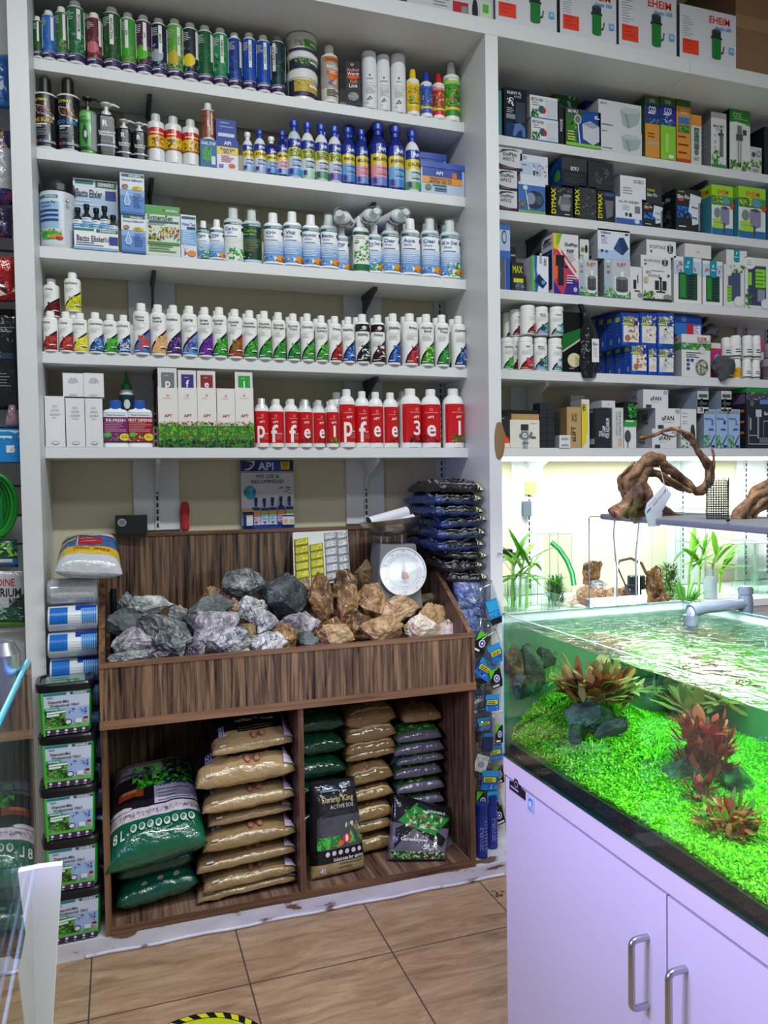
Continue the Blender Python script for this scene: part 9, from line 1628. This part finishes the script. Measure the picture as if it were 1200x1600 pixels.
def bamboo(px_, Y, top, leaves, label, seed, lean=0, group='bamboo stalks behind the aquarium'):
    P = Vector((sx(px_, Y, CZ+.05), Y, CZ+.006)); T = at(px_+lean, top, Y=Y); rn = random.Random(seed); root = empty('bamboo_plant', P); H = T.z-P.z; b = MB()
    b.tube([(0, 0, 0), (lean*.0006, 0, H*.5), (T.x-P.x, 0, H*.82)], [.006, .005, .004], 8, '8ac848'); [b.tube([(lean*.0012*z_, 0, H*.82*z_-.002), (lean*.0012*z_, 0, H*.82*z_+.002)], .0068, 8, 'c8d890') for z_ in (.25, .5, .75)]
    b.build('stalk', PL, root); f = MB()
    for i in range(leaves): t = .45+.4*i/leaves; leaf(f, ((T.x-P.x)*t, 0, H*t), rn.choice([0, PI])+rn.uniform(-.8, .8), rn.uniform(.2, 1.3), rn.uniform(.11, .19), rn.uniform(.018, .030), rn.uniform(.5, 1.3), rn.choice(['62a824', '4f9a1c', '7cbc34', '3c7c18']), 9)
    f.build('foliage', LM, root); return tag(root, label, 'plant', group)
for a in ((800, 2.89, 858, 7, 'leftmost bamboo stalk behind the aquarium, in the small glass vase', 1, 4), (812, 2.9, 850, 7, 'bamboo stalk just right of the leftmost one', 2, 8), (823, 2.87, 856, 7, 'bamboo stalk in front of the slotted track by the square vase', 3, 8), (1076, 2.85, 842, 8, 'bamboo stalk left of the right-hand group', 4, 6), (1092, 2.88, 838, 8, 'bamboo stalk in the middle of the right-hand group', 5, 8), (1112, 2.84, 836, 9, 'tallest bamboo stalk of the right-hand group', 6, 10), (1124, 2.9, 862, 6, 'thin bamboo stalk at the right of the right-hand group', 7, 8)): bamboo(*a)
bush('moss_plant', onc(868, 944), 'dense dark green bushy plant inside the tall square vase', 320, .02, .05, .009, ['3f7a30', '5a9a3c', '2f6024', '6aa84a'], .2, 1.5, .028, .4, .10, 31, m=PL, stems=4)
bush('moss_plant', onc(1046, 935), 'mossy green bushy plant beside the brown lava rock', 320, .015, .04, .009, ['4a7a34', '6a9a48', '3a6028'], .0, 1.5, .03, .4, .15, 32, m=PL, stems=4)
bush('moss_plant', onc(1072, 944), 'wispy green plant at the foot of the right bamboo', 120, .05, .10, .008, ['4fa030', '6ab848', '8ad058'], .2, 1.4, .03, .6, .03, 33, m=PL, stems=3); bush('moss_plant', onc(798, 946), 'thin pale grass stems at the left corner behind the aquarium', 40, .06, .13, .003, ['8a8a5a', 'a8a070', '6a8a4a'], .8, 1.5, .03, .3, .01, 34, m=PL)
for i, (cx, cy, w_, h_, k, Y, d) in enumerate(((925, 900, 34, 52, 'b', 2.93, 'tall reddish brown jagged rock behind the aquarium'), (918, 930, 46, 34, 't', 2.83, 'pale tan rock in the pile behind the aquarium'), (950, 930, 44, 26, 't', 2.84, 'layered tan and rust rock in the pile behind the aquarium'), (975, 928, 36, 24, 'b', 2.87, 'rusty brown rock right end of the pile behind the aquarium'), (898, 938, 34, 20, 'c', 2.85, 'low pale rock left end of the pile behind the aquarium'), (935, 916, 30, 22, 'g', 2.90, 'greyish rock on top of the pile behind the aquarium'),
    (1022, 914, 40, 64, 'b', 2.80, 'tall brown lava rock column beside the black filter'), (1038, 935, 34, 26, 'b', 2.76, 'low reddish rock at the foot of the lava rock'))):
    P = at(cx, cy, Y=Y); q_ = zc(P)/F; rock(P, w_*q_, h_*q_, .06, k, 600+i, d, group='rocks behind the aquarium', rough=.11)
P = onc(994, 944); q_ = zc(P)/F; root = tag(empty('canister_filter', P), 'black and clear canister filter behind the aquarium with brown hose', 'filter'); R_c = 13.5*q_
b = MB(); b.lathe([(0, 0), (R_c, 0), (R_c, .07), (0, .07)], 28, '6a8a78'); b.build('clear_bowl', CLEARP, root); b = MB(); b.lathe([(R_c*.6, .0), (R_c*.6, .07)], 20, '30403c'); b.build('inner_basket', PR, root)
b = MB(); b.lathe([(R_c*1.02, .068), (R_c*1.1, .07), (R_c*1.1, .085), (R_c, .088), (R_c, .12), (R_c*.9, .125), (0, .125)], 30, '22262c'); b.build('motor_head', PG, root)
b = MB(); hp = [at(x, y, Y=2.84) for x, y in ((963, 884), (968, 876), (985, 872), (1002, 880), (1010, 897))]; b.tube([p-P for p in hp], .007, 10, '7a6a50'); b.build('hose', PG, root)
b = MB(); t0, t1 = at(962, 880, Y=2.80), at(984, 930, Y=2.80); b.tube([t0, t0.lerp(t1, .7)], .0035, 8, '3a3e48'); b.tube([t0.lerp(t1, .7), t1], [.006, .011], 10, '5a5060'); tag(b.build('leaning_tool', PG), 'dark slanting tool handle leaning in front of the rocks', 'tool')
P = at(800, 872, Y=2.95); b = MB(); b.box(-.08, .05, -.05, .05, -.006, .004, 'dcdfe2'); b.box(.0, .01, -.005, .005, -(P.z-CZ)+.0, -.006, 'b0b8b8'); tag(b.build('small_stand', PM, None, P), 'small white stand plate at the left behind the aquarium', 'stand')
b = MB(); b.box(-.075, .02, -.03, .03, .005, .024, '2a2e34'); b.box(-.07, -.01, -.025, .025, .024, .04, '23262c'); tag(b.build('black_device', PR, None, P), 'small black device lying on the white stand plate', 'device')
P = at(1150, 848, Y=3.1); b = MB(); b.box(-.12, .25, -.05, .1, -.006, .0, 'dfe6e4'); b.box(.12, .13, .0, .01, -(P.z-CZ), -.006, 'c8d4d0'); tag(b.build('glass_shelf', PG, None, P), 'pale glass shelf in the bright corner right of the bamboo', 'shelf')
P = onc(1148, 945)+Vector((.05, .2, 0)); b = MB(); b.lathe([(0, 0), (.03, 0), (.03, .09), (.012, .1), (.012, .13), (0, .13)], 20, 'c8dce0'); tag(b.build('glass_flask', PLT, None, P), 'small clear flask in the bright corner', 'flask')
sc.cycles.transparent_max_bounces = 16
sc.cycles.max_bounces = 10
for o in list(bpy.data.objects):
    if '_top' in o: del o['_top']
